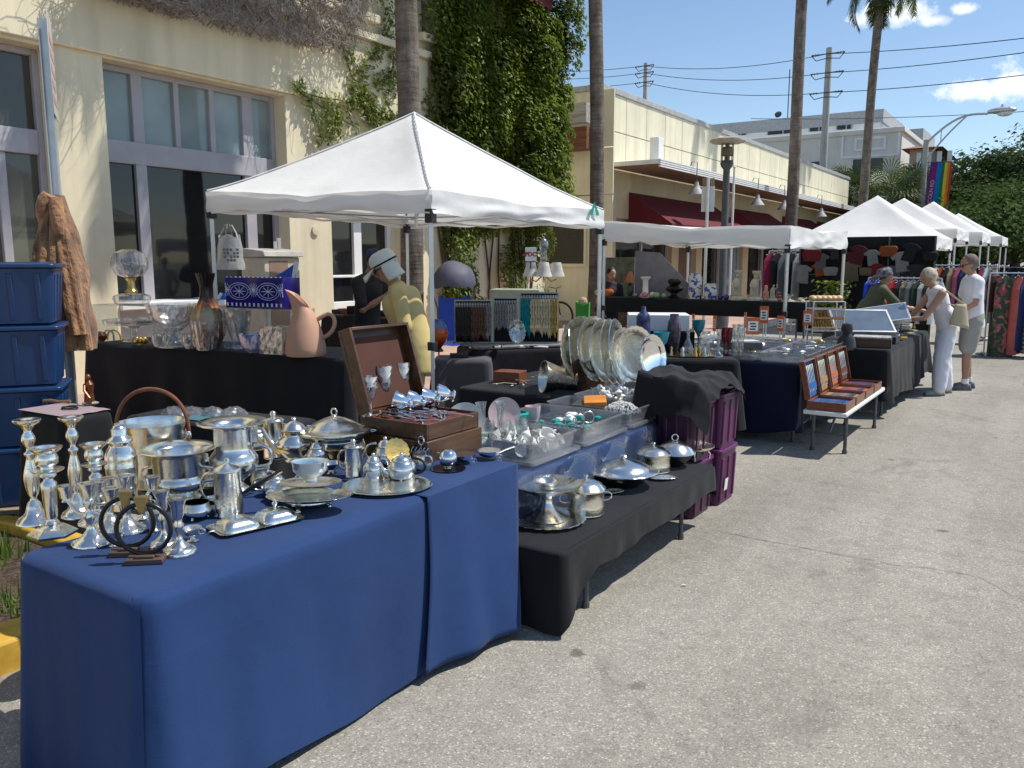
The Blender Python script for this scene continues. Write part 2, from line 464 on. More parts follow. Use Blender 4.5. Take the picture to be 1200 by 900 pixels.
# =============================== buildings
def wallx(mb, X, y0, y1, z0, z1, ops, depth=.35, m=0, mr=None):
    # front sheet on X=const with openings (y0,y1,z0,z1) and their reveals going back by depth
    ys = sorted({y0, y1, *[o[0] for o in ops], *[o[1] for o in ops]}); zs = sorted({z0, z1, *[o[2] for o in ops], *[o[3] for o in ops]})
    for a, b in zip(ys, ys[1:]):
        for c, d in zip(zs, zs[1:]):
            my, mz = (a+b)/2, (c+d)/2
            if my < y0 or my > y1 or mz < z0 or mz > z1: continue
            if any(o[0] < my < o[1] and o[2] < mz < o[3] for o in ops): continue
            mb.quad((X,a,c),(X,b,c),(X,b,d),(X,a,d), m)
    mr = m if mr is None else mr
    for a, b, c, d in ops:
        Y = X-depth
        mb.quad((X,b,c),(Y,b,c),(Y,b,d),(X,b,d), mr); mb.quad((Y,a,c),(X,a,c),(X,a,d),(Y,a,d), mr)
        mb.quad((X,a,d),(X,b,d),(Y,b,d),(Y,a,d), mr); mb.quad((X,a,c),(Y,a,c),(Y,b,c),(X,b,c), mr)
WX = -9.5; GX = -9.82
def wy(px, py, X=WX): return atx(px, py, X).y
def wz(px, py, X=WX): return atx(px, py, X).z
b1 = T('corner_building', 'cream two storey building with lavender shop windows and a band of dry creeper', 'building', (WX,8,0))
def loc1(mb): mb.v = [(x-WX, y-8, z) for x, y, z in mb.v]; return mb
OA = (-2.5, wy(60,100), .45, wz(50,54)); OB = (wy(125,150), wy(337,200), .45, wz(337,113))
yc0, yc1 = wy(388,250), wy(470,250)
OC = (yc0, yc1, .3, wz(425,232))
zc = wz(337,113)+.03
W2 = (wy(374,8), wy(432,8), wz(400,14)+.1, wz(400,14)+2.0); W3 = (wy(494,20), wy(513,20), wz(503,42), wz(503,42)+1.9)
mb = MB(); wallx(mb, WX, -8, 15.6, .0, 9.2, [OA, OB, OC, W2, W3])
mb.quad((WX,15.6,0),(WX-10,15.6,0),(WX-10,15.6,9.2),(WX,15.6,9.2)); mb.quad((WX,-8,9.2),(WX,15.6,9.2),(WX-10,15.6,9.2),(WX-10,-8,9.2))
mb.quad((WX,-8,0),(WX,-8,9.2),(WX-10,-8,9.2),(WX-10,-8,0))
O(loc1(mb), 'wall', M_cream, b1, sharp=0)
mb = MB(); mb.box(WX+.003, WX+.06, -8, 11.6, zc, zc+1.05); mb.box(WX+.003, WX+.16, -8, 11.6, zc+1.05, zc+1.17)
O(loc1(mb), 'belt_course', M_cream, b1, bevel=.012)
def window(parent, y0, y1, z0, z1, vs, hs, mats, fw_=.07, X=GX, glassm=None, name='window', panes=None):
    fr = MB()
    fr.box(X, X+.09, y0, y0+fw_, z0, z1); fr.box(X, X+.09, y1-fw_, y1, z0, z1)
    fr.box(X, X+.09, y0+fw_, y1-fw_, z0, z0+fw_); fr.box(X, X+.09, y0+fw_, y1-fw_, z1-fw_, z1)
    for a, b, c, d in vs: fr.box(X+.002, X+.082, a, b, c, d)
    for a, b, c, d in hs: fr.box(X+.004, X+.1, c, d, a, b)
    w = O(loc1(fr), name, mats, parent, bevel=.008)
    for i, (a, b, c, d, gm) in enumerate(panes):
        pm = MB(); pm.quad((X+.03,a,c),(X+.03,b,c),(X+.03,b,d),(X+.03,a,d))
        O(loc1(pm), 'pane', gm, w, sharp=0)
    return w
# shop window B
zb0, zb1 = wz(240,202,GX), wz(240,178,GX)
yB = [OB[0], wy(150,120,GX), wy(163,120,GX), wy(201,150,GX), wy(207,150,GX), wy(242,150,GX), wy(248,150,GX), wy(280,150,GX), wy(292,150,GX), wy(316,150,GX), OB[1]]
zt = OB[3]
vs = [(yB[1],yB[2],OB[2],zt), (yB[7],yB[8],OB[2],zt), (yB[3],yB[4],zb1,zt), (yB[5],yB[6],zb1,zt)]
hs = [(zb0, zb1, OB[0]+.07, OB[1]-.07), (OB[2]+.07, wz(200,350,GX), OB[0]+.07, OB[1]-.07)]
zs0 = wz(200,350,GX)
panes = [(OB[0],OB[1],zs0,zb0,M_dark_glass), (OB[0],OB[1],zb1,zt,M_blind_glass)]
window(b1, *OB, vs, hs, M_lav, panes=panes)
mb = MB(); mb.box(GX+.101, WX+.05, OB[0]+.01, OB[1]-.01, zs0-.1, zs0-.01); O(loc1(mb), 'sill', M_whitepaint, b1, bevel=.01)
# shop window A at the left edge of the frame
zA0, zA1 = wz(30,181,GX), wz(30,152,GX)
window(b1, *OA, [(wy(-62,200,GX),wy(-50,200,GX),OA[2],OA[3]), (wy(-3,250,GX),wy(8,250,GX),OA[2],zA0)], [(zA0,zA1,OA[0]+.07,OA[1]-.07), (OA[2]+.07,OA[2]+.5,OA[0]+.07,OA[1]-.07)], M_lav,
       panes=[(OA[0],OA[1],OA[2]+.5,zA0,win_mat('dusky_glass',(.10,.105,.085),.6)), (OA[0],OA[1],zA1,OA[3],win_mat('olive_glass',(.07,.07,.052),.6))])
# french window C with a round fanlight
wm = (yc0+yc1)/2; zC = OC[3]
zs = wz(420,352,GX)
window(b1, *OC, [(wm-.09,wm+.09,OC[2],zC)], [(zs-.22, zs, OC[0]+.07, OC[1]-.07), (wz(410,325,GX), wz(410,322,GX), OC[0]+.07, OC[1]-.07)], M_whitepaint, fw_=.1,
       panes=[(OC[0],OC[1],zs,zC,M_dark_glass)], name='french_window')
fan = MB(); rad = (yc1-yc0)/2+.02
pl = [(wm+rad*cos(pi*i/24), zC+.06+rad*sin(pi*i/24)) for i in range(25)]
fan.prism(pl, WX+.003, WX+.05, 'x')
fl = O(loc1(fan), 'fanlight', M_lav, b1, bevel=.01)
hol = MB()
for k in range(7):
    a = pi*(k+.5)/7; cy_, cz_ = wm+rad*.76*cos(a), zC+.06+rad*.76*sin(a)
    hol.prism([(cy_+rad*.135*cos(2*pi*i/16), cz_+rad*.135*sin(2*pi*i/16)) for i in range(16)], WX+.052, WX+.056, 'x')
O(loc1(hol), 'pane', M_dark_glass, fl)
for (o, nm) in ((W2,'a'), (W3,'b')):
    window(b1, *o, [((o[0]+o[1])/2-.03,(o[0]+o[1])/2+.03,o[2],o[3])], [(o[2]+.9,o[2]+.94,o[0]+.07,o[1]-.07)], M_whitepaint, panes=[(o[0],o[1],o[2],o[3],M_dark_glass)])
    mb = MB(); mb.box(WX+.004, WX+.14, o[0]-.12, o[1]+.12, o[2]-.14, o[2]-.01); O(loc1(mb), 'sill', M_cream, b1, bevel=.015)
# small scalloped awning high on the corner
def scallop():
    m = MB(); pa, pb = atx(618,-6,-8.7), atx(636,8,-8.7); y0, y1 = pa.y-.6, pb.y+.15; z = pb.z
    m.grid(lambda u, v: (-9.48+.9*v, y0+(y1-y0)*u, z+1.0-.85*v), 10, 4)
    m.grid(lambda u, v: (-8.58, y0+(y1-y0)*u, z+.15-v*(.17+.05*abs(sin(u*6*pi)))), 48, 3)
    for y in (y0, y1): m.add([(-9.48,y,z+1),(-8.58,y,z+.15),(-9.48,y,z+.15)], [(0,1,2)])
    return m
O(loc1(scallop()), 'awning', M_maroon, b1, sharp=30)
mb = MB(); mb.lathe([(0,0),(.07,.0),(.07,.03),(0,.035)], 20, M=Matrix.Translation((WX+.003, wy(369,270), wz(369,270))) @ Matrix.Rotation(pi/2,4,'Y'))
O(loc1(mb), 'wall_vent', M_cream, b1)

# ---- dry creeper hanging from the belt and leafy creeper on the corner
M_twig = mat('dry_twig', (.20,.16,.14), .9, var=.4, scale=12, two=(.46,.40,.36))
M_leaf = mat('creeper_leaf', (.075,.13,.02), .45, var=.45, scale=1.3, two=(.27,.36,.055), tl=.4, spec=.4)
M_leaf2 = mat('young_creeper_leaf', (.16,.21,.035), .45, var=.3, scale=2.5, two=(.30,.34,.07), tl=.4)
M_dead = mat('creeper_stem', (.09,.06,.04), .9, var=.3)
def lowpx(px):
    for (a, ya), (b, yb) in zip([(60,-30),(120,4),(170,15),(200,26),(235,34),(270,44),(310,52),(350,62),(400,66),(425,40)], [(120,4),(170,15),(200,26),(235,34),(270,44),(310,52),(350,62),(400,66),(425,40),(470,-10)]):
        if a <= px <= b: return ya+(yb-ya)*(px-a)/(b-a)
    return -40
mb = MB()
for i in range(1750):
    px = rnd(100, 428); ylo = lowpx(px)-14
    p = atx(px, ylo-rnd(0,1)**1.3*85-2, WX+rnd(.06,.5))
    zmin = atx(px, ylo+8, WX+.2).z
    pts = [p]; d = Vector((rnd(-.3,.4), rnd(-.8,.8), rnd(-1,.5)))
    n = random.randint(4,7); L_ = rnd(.06,.13)
    for k in range(n):
        d = (d+Vector((rnd(-.5,.5), rnd(-.6,.6), rnd(-.75,.4)))).normalized()
        q = pts[-1]+d*L_
        if q.x < WX+.03: q.x = WX+.03+rnd(0,.05)
        if q.z < zmin: q.z = zmin+rnd(0,.12)
        pts.append(q)
    r = rnd(.003,.009)
    mb.tube(pts, [r*(1-.6*k/n) for k in range(n+1)], 3, cap=False)
S(mb, 'dry_creeper', M_twig, 'leafless grey tangle of dry creeper twigs hanging above the shop windows', 'creeper', sharp=0)
mb = MB()
def stem_path(px0, py0, px1, py1, n=14, wob=.12, X=WX+.05):
    a, b = atx(px0,py0,X), atx(px1,py1,X)
    out = []
    for i in range(n+1):
        p = a.lerp(b, i/n); o = noise.noise_vector(p*1.3)*wob
        out.append(Vector((X+abs(o.x)*.5, p.y+o.y, p.z+o.z)))
    return out
def leafy(mb, pth, dens, spread, size, ml=1):
    mb.tube(pth, .008, 4, 0, cap=False)
    for p in pth:
        for k in range(dens):
            q = p+Vector((abs(rnd(0,spread))*.5+.015, rnd(-spread,spread), rnd(-spread,spread)))
            mb.leaf(q, rnd(.6,1.2)*size, ml, nrm=(1,.2,.6), jit=.8)
for a in [(398,52,420,118),(420,118,440,155),(405,60,470,140),(430,70,462,45),(440,60,455,20),(462,60,455,110),(420,90,405,130),(425,120,470,150),(400,130,375,172),(340,100,420,150),(382,118,395,165),(445,130,470,165),(450,20,440,-20),(462,90,440,100),(470,70,480,150),(430,128,450,140),(408,110,432,118)]:
    leafy(mb, stem_path(*a), 10, .15, .085, 1 if a[0] < 445 else 2)
for a in [(338,95,360,118),(360,118,375,160),(500,60,515,140),(495,110,520,160),(350,105,420,122)]:
    leafy(mb, stem_path(*a), 5, .1, .07, 2)
S(mb, 'climbing_creeper', [M_dead, M_leaf2, M_leaf], 'thin bright green creeper shoots climbing the bare wall left of the palm trunk', 'creeper', sharp=0)
# the big mass on the corner
mb = MB()
cl = []
for i in range(240):
    y = rnd(11.75,15.3); z = rnd(2.5,9.3)
    th = .22+.75*max(0,(y-11.6)/4.2)*max(.2,min(1,(z-1.6)/2.5))
    cl.append((Vector((WX+rnd(.1,th), y, z)), rnd(.28,.55)))
for i in range(90): cl.append((Vector((WX+rnd(.3,.95), rnd(13.6,15.2), rnd(2.7,9))), rnd(.32,.55)))
for i in range(16): cl.append((Vector((WX+rnd(.05,.3), rnd(12.0,12.9), rnd(.7,3.0))), rnd(.22,.4)))
for i in range(14): cl.append((Vector((WX+rnd(.1,.4), rnd(13.9,15.0), rnd(.9,3.0))), rnd(.25,.42)))
for c, r in cl:
    for k in range(int(300*(r/.4)**2)):
        d = Vector((rnd(-.25,1), rnd(-1,1), rnd(-.8,1)));
        if d.length < .1: continue
        d.normalize(); q = c+Vector((d.x*r*.6, d.y*r, d.z*r))*rnd(.55,1.05)
        if q.x < WX+.02: q.x = WX+.02+rnd(0,.05)
        mb.leaf(q, rnd(.065,.13), 1 if random.random() < .8 else 2, nrm=d*.6+Vector((.5,.5,.8)), jit=.6)
for i in range(14):
    y = rnd(11.9,15.3); pts = [Vector((WX+.04, y+.15*sin(k*.9+i), k*.7+.1)) for k in range(12)]
    mb.tube(pts, .018, 5, 0, cap=False)
S(mb, 'leafy_creeper', [M_dead, M_leaf, M_leaf2], 'dense dark green leafy creeper covering the corner of the cream building', 'creeper', sharp=0)

# ---- low shop building with canopy and awnings
BY0, BY1, BZ = 18.1, 44.6, wz(705,103)
zcan = wz(760,201); zmid = wz(800,178)
b2 = T('shop_building', 'low pale yellow shop building with flat canopy and maroon awnings', 'building', (WX,BY0,0))
def loc2(mb): mb.v = [(x-WX, y-BY0, z) for x, y, z in mb.v]; return mb
mb = MB(); ops2 = []
yd = BY0+1.0
opn = [(a+.0, a+w_) for a, w_ in ((BY0+.9,3.6),(BY0+5.0,1.4),(BY0+6.9,1.9),(BY0+9.2,1.6),(BY0+11.4,4.2),(BY0+16.2,4.2),(BY0+21,4.0))]
wallx(mb, WX, BY0, BY1, 0, BZ-.02, [(a, b, .2, 2.75) for a, b in opn], .25, 0)
mb.quad((WX,BY0,0),(WX,BY0,BZ-.02),(WX-14,BY0,BZ-.02),(WX-14,BY0,0)); mb.quad((WX,BY1,0),(WX-14,BY1,0),(WX-14,BY1,BZ-.02),(WX,BY1,BZ-.02))
mb.quad((WX,BY0,BZ-.3),(WX,BY1,BZ-.3),(WX-14,BY1,BZ-.3),(WX-14,BY0,BZ-.3))
O(loc2(mb), 'wall', M_tan, b2, sharp=0)
fm = MB(); n = 22; st = (BY1-BY0)/n
for i in range(n):
    fm.box(WX+.004, WX+.06, BY0+.06+i*st, BY0+.06+(i+1)*st-.022, zcan+.02, zmid); fm.box(WX+.004, WX+.06, BY0+.06+i*st, BY0+.06+(i+1)*st-.022, zmid+.022, BZ-.06)
O(loc2(fm), 'fascia', M_cream2, b2, bevel=.006)
fm = MB()
for i in range(4):
    fm.box(WX-14+i*3.6, WX-14+i*3.6+3.575, BY0-.055, BY0-.004, .2, zcan-.8); fm.box(WX-14+i*3.6, WX-14+i*3.6+3.575, BY0-.055, BY0-.004, zcan-.775, zcan+.3); fm.box(WX-14+i*3.6, WX-14+i*3.6+3.575, BY0-.055, BY0-.004, zcan+.325, BZ-.06)
O(loc2(fm), 'side_panel', M_cream2, b2, bevel=.006)
fm = MB(); fm.box(WX-.35, WX+.1, BY0-.1, BY1+.1, BZ-.055, BZ+.08); fm.box(WX-14, WX-.352, BY0-.1, BY0+.3, BZ-.055, BZ+.08); O(loc2(fm), 'coping', mat('grey_coping', (.38,.38,.37), .6), b2, bevel=.01)
fm = MB(); fm.box(WX+.062, WX+1.35, BY0+.35, BY1-.2, zcan-.1, zcan, 0)
for k in range(4): fm.box(WX+1.352, WX+1.40, BY0+.35, BY1-.2, zcan-.17+.05*k, zcan-.14+.05*k, 1)
fm.box(WX+.07, WX+1.34, BY0+.37, BY1-.22, zcan-.115, zcan-.101, 2)
O(loc2(fm), 'canopy', [M_whitepaint, M_whitepaint, M_soffit], b2)
for (y0, y1) in ((BY0+1.6,BY0+7.6), (BY0+9.4,BY0+13.6), (BY0+15.4,BY0+19.8), (BY0+20.8,BY0+25)):
    am = MB(); zt_, zb_ = zcan-.62, zcan-1.75
    am.prism([(WX+.01,zt_),(WX+1.2,zb_+.32),(WX+1.2,zb_),(WX+.01,zb_)], y0, y1, 'y')
    aw = O(loc2(am), 'awning', M_maroon, b2, sharp=25)
for a, b in opn:
    pm = MB(); dm = b-a < 1.5
    gm = M_brownwood if dm else (M_blue_glass if 1.5 < b-a < 1.7 else M_dark_glass)
    pm.quad((WX-.2,a,.2),(WX-.2,b,.2),(WX-.2,b,2.75),(WX-.2,a,2.75))
    w = O(loc2(pm), 'shop_door' if dm else 'shop_window', gm, b2, sharp=0)
    fr = MB()
    for q in [a, b-.07]+([(a+b)/2-.03] if b-a > 3 else []): fr.box(WX-.19, WX-.12, q, q+.07, .2, 2.75)
    for z in (.2, 2.68): fr.box(WX-.188, WX-.122, a+.07, b-.07, z, z+.07)
    O(loc2(fr), 'frame', M_steel, w)
fm = MB()   # side window
pa, pb = aty(617,262,BY0), aty(686,309,BY0)
fm.quad((pa.x,BY0-.06,pb.z),(pb.x,BY0-.06,pb.z),(pb.x,BY0-.06,pa.z),(pa.x,BY0-.06,pa.z))
sw = O(loc2(fm), 'side_window', M_dark_glass, b2, sharp=0)
fm = MB(); fm.box(pa.x, pb.x+.06, BY0-.1, BY0-.061, pb.z-.08, pb.z); fm.box(pb.x, pb.x+.06, BY0-.1, BY0-.061, pb.z, pa.z); O(loc2(fm), 'frame', M_cream2, sw)
fm = MB(); pa, pb = aty(640,133,BY0-.5), aty(694,150,BY0-.5)
fm.box(pa.x, pb.x, BY0-.8, BY0-.57, pb.z+.1, pa.z+.1, 0); fm.box(pa.x, pb.x-.12, BY0-.55, BY0-.12, pb.z-.45, pb.z+.05, 1)
O(loc2(fm), 'trellis_beam', [mat('weathered_beam',(.34,.32,.30),.9,var=.4,scale=3,stretch=(.5,6,6)), mat('rusty_beam',(.17,.075,.045),.9,var=.4,scale=3,stretch=(.5,6,6))], b2)
lm0 = None
for k, px in enumerate((816,888,919,963)):
    p = atx(px, 225+k*4, WX+1.5); z = zcan-.17
    d = MB(); d.tube([(WX+1.3-p.x,0,.12),(WX+1.36-p.x,0,.3),(.0,0,.28),(0,0,-.25)], .012, 6)
    h = MB(); h.lathe([(.05,-.2),(.06,-.28),(.1,-.36),(.21,-.5),(.215,-.52),(.0,-.47)], 18)
    t = T('gooseneck_lamp', ['white gooseneck lamp on the canopy edge, the nearest one', 'second gooseneck lamp along the canopy edge', 'third gooseneck lamp along the canopy, just left of the tall palm', 'gooseneck lamp at the far end of the canopy'][k], 'lamp', (p.x,p.y,z), 0, 'gooseneck lamps on the canopy')
    O(d, 'arm', M_dsteel, t); O(h, 'lamp_shade', mat('dull_shade',(.42,.42,.41),.5), t)
p = atx(769,190,WX+.9); mb = MB(); mb.box(-.12,.12,-.15,.15,0,.62)
S(mb, 'wall_box', M_whitepaint, 'small white box standing on the shop canopy', 'box', (p.x,p.y,zcan+.002), bevel=.02)

# ---- far buildings
def far_building():
    t = T('far_building', 'grey beige building with framed panel behind the leaning palm', 'building', (-8,60,0))
    Y = 60
    tl, tr = aty(800,163,Y), aty(1058,148,Y); zt_ = tr.z
    m = MB(); m.box(tl.x-6, tr.x, Y, Y+9, 0, zt_-.35); m.v = [(x+8, y-60, z) for x, y, z in m.v]; O(m, 'wall', M_grey_wall, t, sharp=0)
    m = MB(); m.box(tl.x-6, tr.x+.15, Y-.15, Y+9.1, zt_-.35, zt_); m.v = [(x+8, y-60, z) for x, y, z in m.v]; O(m, 'cornice', M_grey_wall, t, bevel=.05)
    for (a, b, c, d) in ((987,154,1054,182),(1002,160,1038,175)):
        p, q = aty(a,b+2,Y), aty(c,d,Y); m = MB(); w = .14
        for x0, x1, z0, z1 in ((p.x,q.x,p.z-w,p.z),(p.x,q.x,q.z,q.z+w),(p.x,p.x+w,q.z+w,p.z-w),(q.x-w,q.x,q.z+w,p.z-w)): m.box(x0,x1,Y-.08,Y-.004,z0,z1)
        m.v = [(x+8, y-60, z) for x, y, z in m.v]; O(m, 'panel_moulding', M_white_wall, t)
    p, q = aty(1000,187,Y), aty(1033,215,Y); m = MB(); m.box(p.x,q.x,Y-.03,Y-.003,q.z,p.z); m.v = [(x+8, y-60, z) for x, y, z in m.v]; O(m, 'window', M_dark_glass, t)
    p, q = aty(948,190,Y), aty(964,215,Y); m = MB(); m.box(p.x,q.x,Y-.03,Y-.003,q.z,p.z); m.v = [(x+8, y-60, z) for x, y, z in m.v]; O(m, 'window', M_dark_glass, t)
    Y = 74
    t = T('far_building', 'white flat roofed building with dark strip windows, farthest back', 'building', (-12,74,0))
    tl, tr = aty(823,141,Y), aty(1033,128,Y); zt_ = tr.z
    def lc(m): m.v = [(x+12, y-74, z) for x, y, z in m.v]; return m
    m = MB(); m.box(tl.x-4, tr.x, Y, Y+10, 0, zt_-1.0); O(lc(m), 'wall', M_white_wall, t, sharp=0)
    m = MB(); m.box(tl.x-4, tr.x+.2, Y-.15, Y+10, zt_-1.0, zt_); O(lc(m), 'parapet', mat('grey_parapet',(.40,.41,.42),.7), t)
    m = MB(); e = aty(1080,150,Y); m.box(tr.x+.2, e.x, Y+1, Y+8, zt_-2.6, zt_-1.6); m.box(tr.x+.02, tr.x+.5, Y+1.2, Y+7, 0, zt_-2.62); O(lc(m), 'roof_slab', mat('grey_parapet',(.40,.41,.42)), t)
    for a, b, c, d in ((900,149,928,156),(949,146,966,153),(981,144,998,151),(857,153,875,158)):
        p, q = aty(a,b,Y), aty(c,d,Y); m = MB(); m.box(p.x,q.x,Y-.06,Y-.003,q.z,p.z); w = O(lc(m), 'window', M_dark_glass, t)
        m = MB(); mx = p.x*.35+q.x*.65
        for x in (p.x, mx, q.x): m.box(x-.05,x+.05,Y-.1,Y-.062,q.z,p.z)
        O(lc(m), 'frame', mat('grey_parapet',(.4,.4,.4)), w)
    m = MB(); p = aty(915,140,Y); m.tube([(p.x,Y+2,zt_),(p.x,Y+2,zt_+4.4)], .05, 5)
    for dx in (-.8, .7): m.lathe([(0,0),(.25,.06),(.32,.16),(.25,.08),(0,.02)], 14, M=Matrix.Translation((p.x+dx, Y+2, zt_+.6)) @ Matrix.Rotation(1.1,4,'X'))
    O(lc(m), 'aerial', M_dsteel, t)
    Y = 56
    t = T('tiled_house', 'small house with red tiled hip roof right of the grey building', 'building', (0,56,0))
    a, b = aty(1088,172,Y), aty(1104,176,Y); zr = aty(1082,160,Y).z-.6
    m = MB(); m.box(a.x-1, b.x-.5, Y, Y+7, 0, a.z-.1); m.v = [(x, y-56, z) for x, y, z in m.v]; O(m, 'wall', mat('rust_wall',(.45,.33,.26),.8,tl=0), t, sharp=0)
    m = MB(); x0, x1 = a.x-1.4, b.x+.1; m.add([(x0,Y-.6,a.z-.1),(x1,Y-.6,a.z-.1),(x1,Y+7.6,a.z-.1),(x0,Y+7.6,a.z-.1),(x0+.4,Y+2,zr+.3),(x0+.4,Y+5,zr+.3)], [(0,1,4),(1,2,5,4),(2,3,5),(3,0,4,5),(3,2,1,0)])
    m.v = [(x, y-56, z) for x, y, z in m.v]; O(m, 'roof', M_tile, t, sharp=20)
    m = MB()
    for k in range(4): m.box(a.x-.6+k*.55, a.x-.35+k*.55, Y-.05, Y-.003, 3, a.z-.3)
    m.v = [(x, y-56, z) for x, y, z in m.v]; O(m, 'column', M_white_wall, t)
far_building()

# =============================== palms
def trunk_mat():
    m, nt, N, L, B = mk('palm_trunk')
    f = nz(N, L, 5, 6, .65, stretch=(1,1,.6)); r = nz(N, L, 1, 4, .6, stretch=(2,2,26)); s = nz(N, L, 26, 3, stretch=(1,1,.15))
    c = ramp(N, L, f, [(.3, (.085,.066,.052)), (.5, (.165,.135,.11)), (.75, (.28,.245,.21))])
    c = mixc(N, L, c, ramp(N, L, r, [(.3, .55), (.5, 1), (.7, 1.1)]), .85, 'MULTIPLY')
    L.new(c, B.inputs['Base Color']); B.inputs['Roughness'].default_value = .9; B.inputs['Specular IOR Level'].default_value = .2
    mx = N.new('ShaderNodeMath'); mx.operation = 'ADD'; L.new(r, mx.inputs[0]); L.new(s, mx.inputs[1]); bump(N, L, B, mx.outputs[0], .8, .02); return m
M_trunk = trunk_mat()
M_frond = mat('palm_frond', (.05,.085,.02), .5, var=.4, scale=2, two=(.12,.16,.04), tl=.25)
def frond(mb, base, az, el, L_, w, nl=34, droop=1.0):
    p = Vector(base); pts = []; e = el
    n = 14
    for i in range(n+1):
        pts.append(p.copy()); d = Vector((cos(az)*cos(e), sin(az)*cos(e), sin(e))); p = p+d*(L_/n); e -= droop*.13
    mb.tube(pts, [.03*(1-.8*i/n) for i in range(n+1)], 4, cap=False)
    side = Vector((-sin(az), cos(az), 0))
    for i in range(nl):
        t = .12+.88*i/nl; k = min(n-1, int(t*n)); q = pts[k].lerp(pts[k+1], t*n-k); tg = (pts[k+1]-pts[k]).normalized()
        for sgn in (-1, 1):
            ln = w*(sin(pi*(.12+.82*t))**.7)*rnd(.85,1.1)
            d = (side*sgn+tg*.55+Vector((0,0,-.35-rnd(0,.35)))).normalized()
            b = tg*.035
            m_ = q+d*ln*.55; e_ = q+d*ln+Vector((0,0,-ln*.3))
            mb.add([q-b, q+b, m_+b*.9, m_-b*.9, e_], [(0,1,2,3),(3,2,4)])
def palm(loc, h, r, lab, lean=(0,0), nf=26, fl=2.7):
    t = T('palm_tree', lab, 'palm', loc, 0, 'palms along the sidewalk')
    m = MB(); n = 40; pts, rr = [], []
    for i in range(n+1):
        u = i/n; pts.append((lean[0]*u*u+.05*sin(u*5), lean[1]*u*u+.05*cos(u*4), h*u))
        rr.append(r*(1.0+.3*max(0,1-u*9)-.14*u)*(1+.03*noise.noise(Vector((u*14,loc[0],loc[1])))))
    m.tube(pts, rr, 18); O(m, 'trunk', M_trunk, t, sharp=60)
    m = MB(); top = Vector(pts[-1])
    m.tube([top, top+Vector((0,0,.9))], [r*1.05,r*.5], 10)
    for k in range(nf):
        frond(m, top+Vector((0,0,.7)), 2.399*k+rnd(-.2,.2), rnd(-.5,1.25) if k > 6 else rnd(-1.1,-.5), fl*rnd(.8,1.1), .62, droop=rnd(.7,1.3))
    O(m, 'crown', M_frond, t, sharp=0); return t
def pal(px, py, X, h, lab, lean=(0,0), r=.16, **k):
    p = atx(px, py, X); palm((X, p.y, .14), h, r, lab, lean, **k)
pal(476, 200, -7.5, 9.6, 'thick grey palm trunk rising just behind the big white canopy tent', (.05,.1), .16)
pal(697, 200, -7.5, 11.2, 'slim palm trunk against the sky at the corner of the shop building', (.0,-.25), .135)
pal(926, 235, -7.5, 12.0, 'tall dark palm trunk in front of the far end of the shop building', (.1,.25), .19)
pal(1009, 230, -7.5, 12.8, 'farthest palm, leaning right, with drooping fronds at the top of the picture', (.35,.3), .19)

# =============================== poles, wires, lamps, signs
def insul(m, c, L_):
    m.tube([(c[0]-L_,c[1],c[2]),(c[0]+L_,c[1],c[2])], .035, 6)
    for s in (-1, 1):
        for k in range(3): m.lathe([(.02,0),(.09,.03),(.02,.06)], 8, M=Matrix.Translation((c[0]+s*(L_-.12-.16*k), c[1], c[2])) @ Matrix.Rotation(s*pi/2,4,'Y'))
        m.tube([(c[0]+s*L_,c[1],c[2]),(c[0]+s*(L_-.3),c[1],c[2]-.35),(c[0],c[1],c[2]-.25)], .03, 5)
def utility_pole(px, ytop, Y, rows, lab, r=.22, L_=1.0):
    p = aty(px, ytop, Y); t = T('utility_pole', lab, 'utility pole', (p.x, Y, 0), 0, 'utility poles')
    m = MB(); m.tube([(0,0,0),(0,0,p.z)], [r*1.25,r*.85], 10); O(m, 'pole', M_concrete_pole, t)
    out = []
    for y in rows:
        z = aty(px, y, Y).z; m = MB(); insul(m, (0,-r-.05,z), L_); O(m, 'insulator', M_dsteel, t); out.append(Vector((p.x, Y-r-.05, z)))
    return out
A = utility_pole(972, 56, 56, (64,86,109), 'pale concrete utility pole with three rows of insulators between two palms')
B_ = utility_pole(757, 74, 62, (78,86,97), 'small distant utility pole above the roof of the shop building', .2, .8)
def wire(a, b, sag=.6, lab='', r=.022):
    n = 24; o = (a+b)/2
    m = MB(); m.tube([a.lerp(b, i/n)-o-Vector((0,0,sag*4*(i/n)*(1-i/n))) for i in range(n+1)], r, 4, cap=False)
    S(m, 'power_line', M_wire, lab, 'wire', o, group='power lines', sharp=0)
for i, y in enumerate((37,52,81)):
    e = aty(1330, y-9-i, 44)
    wire(A[i], e, .2, ['highest power line right of the concrete pole', 'middle power line right of the concrete pole', 'lowest power line right of the concrete pole'][i])
    wire(B_[i], A[i], .5, ['highest power line between the two utility poles', 'middle power line between the two utility poles', 'lowest power line between the two utility poles'][i])
    wire(aty(560, 76+10*i, 66), B_[i], .5, ['highest', 'middle', 'lowest'][i]+' power line left of the small distant pole')
e1, e2 = aty(700,197,50), aty(1330,218,38)
wire(aty(880,139,60), aty(1330,121,60), .3, 'single thin wire crossing behind the head of the street light', .02)

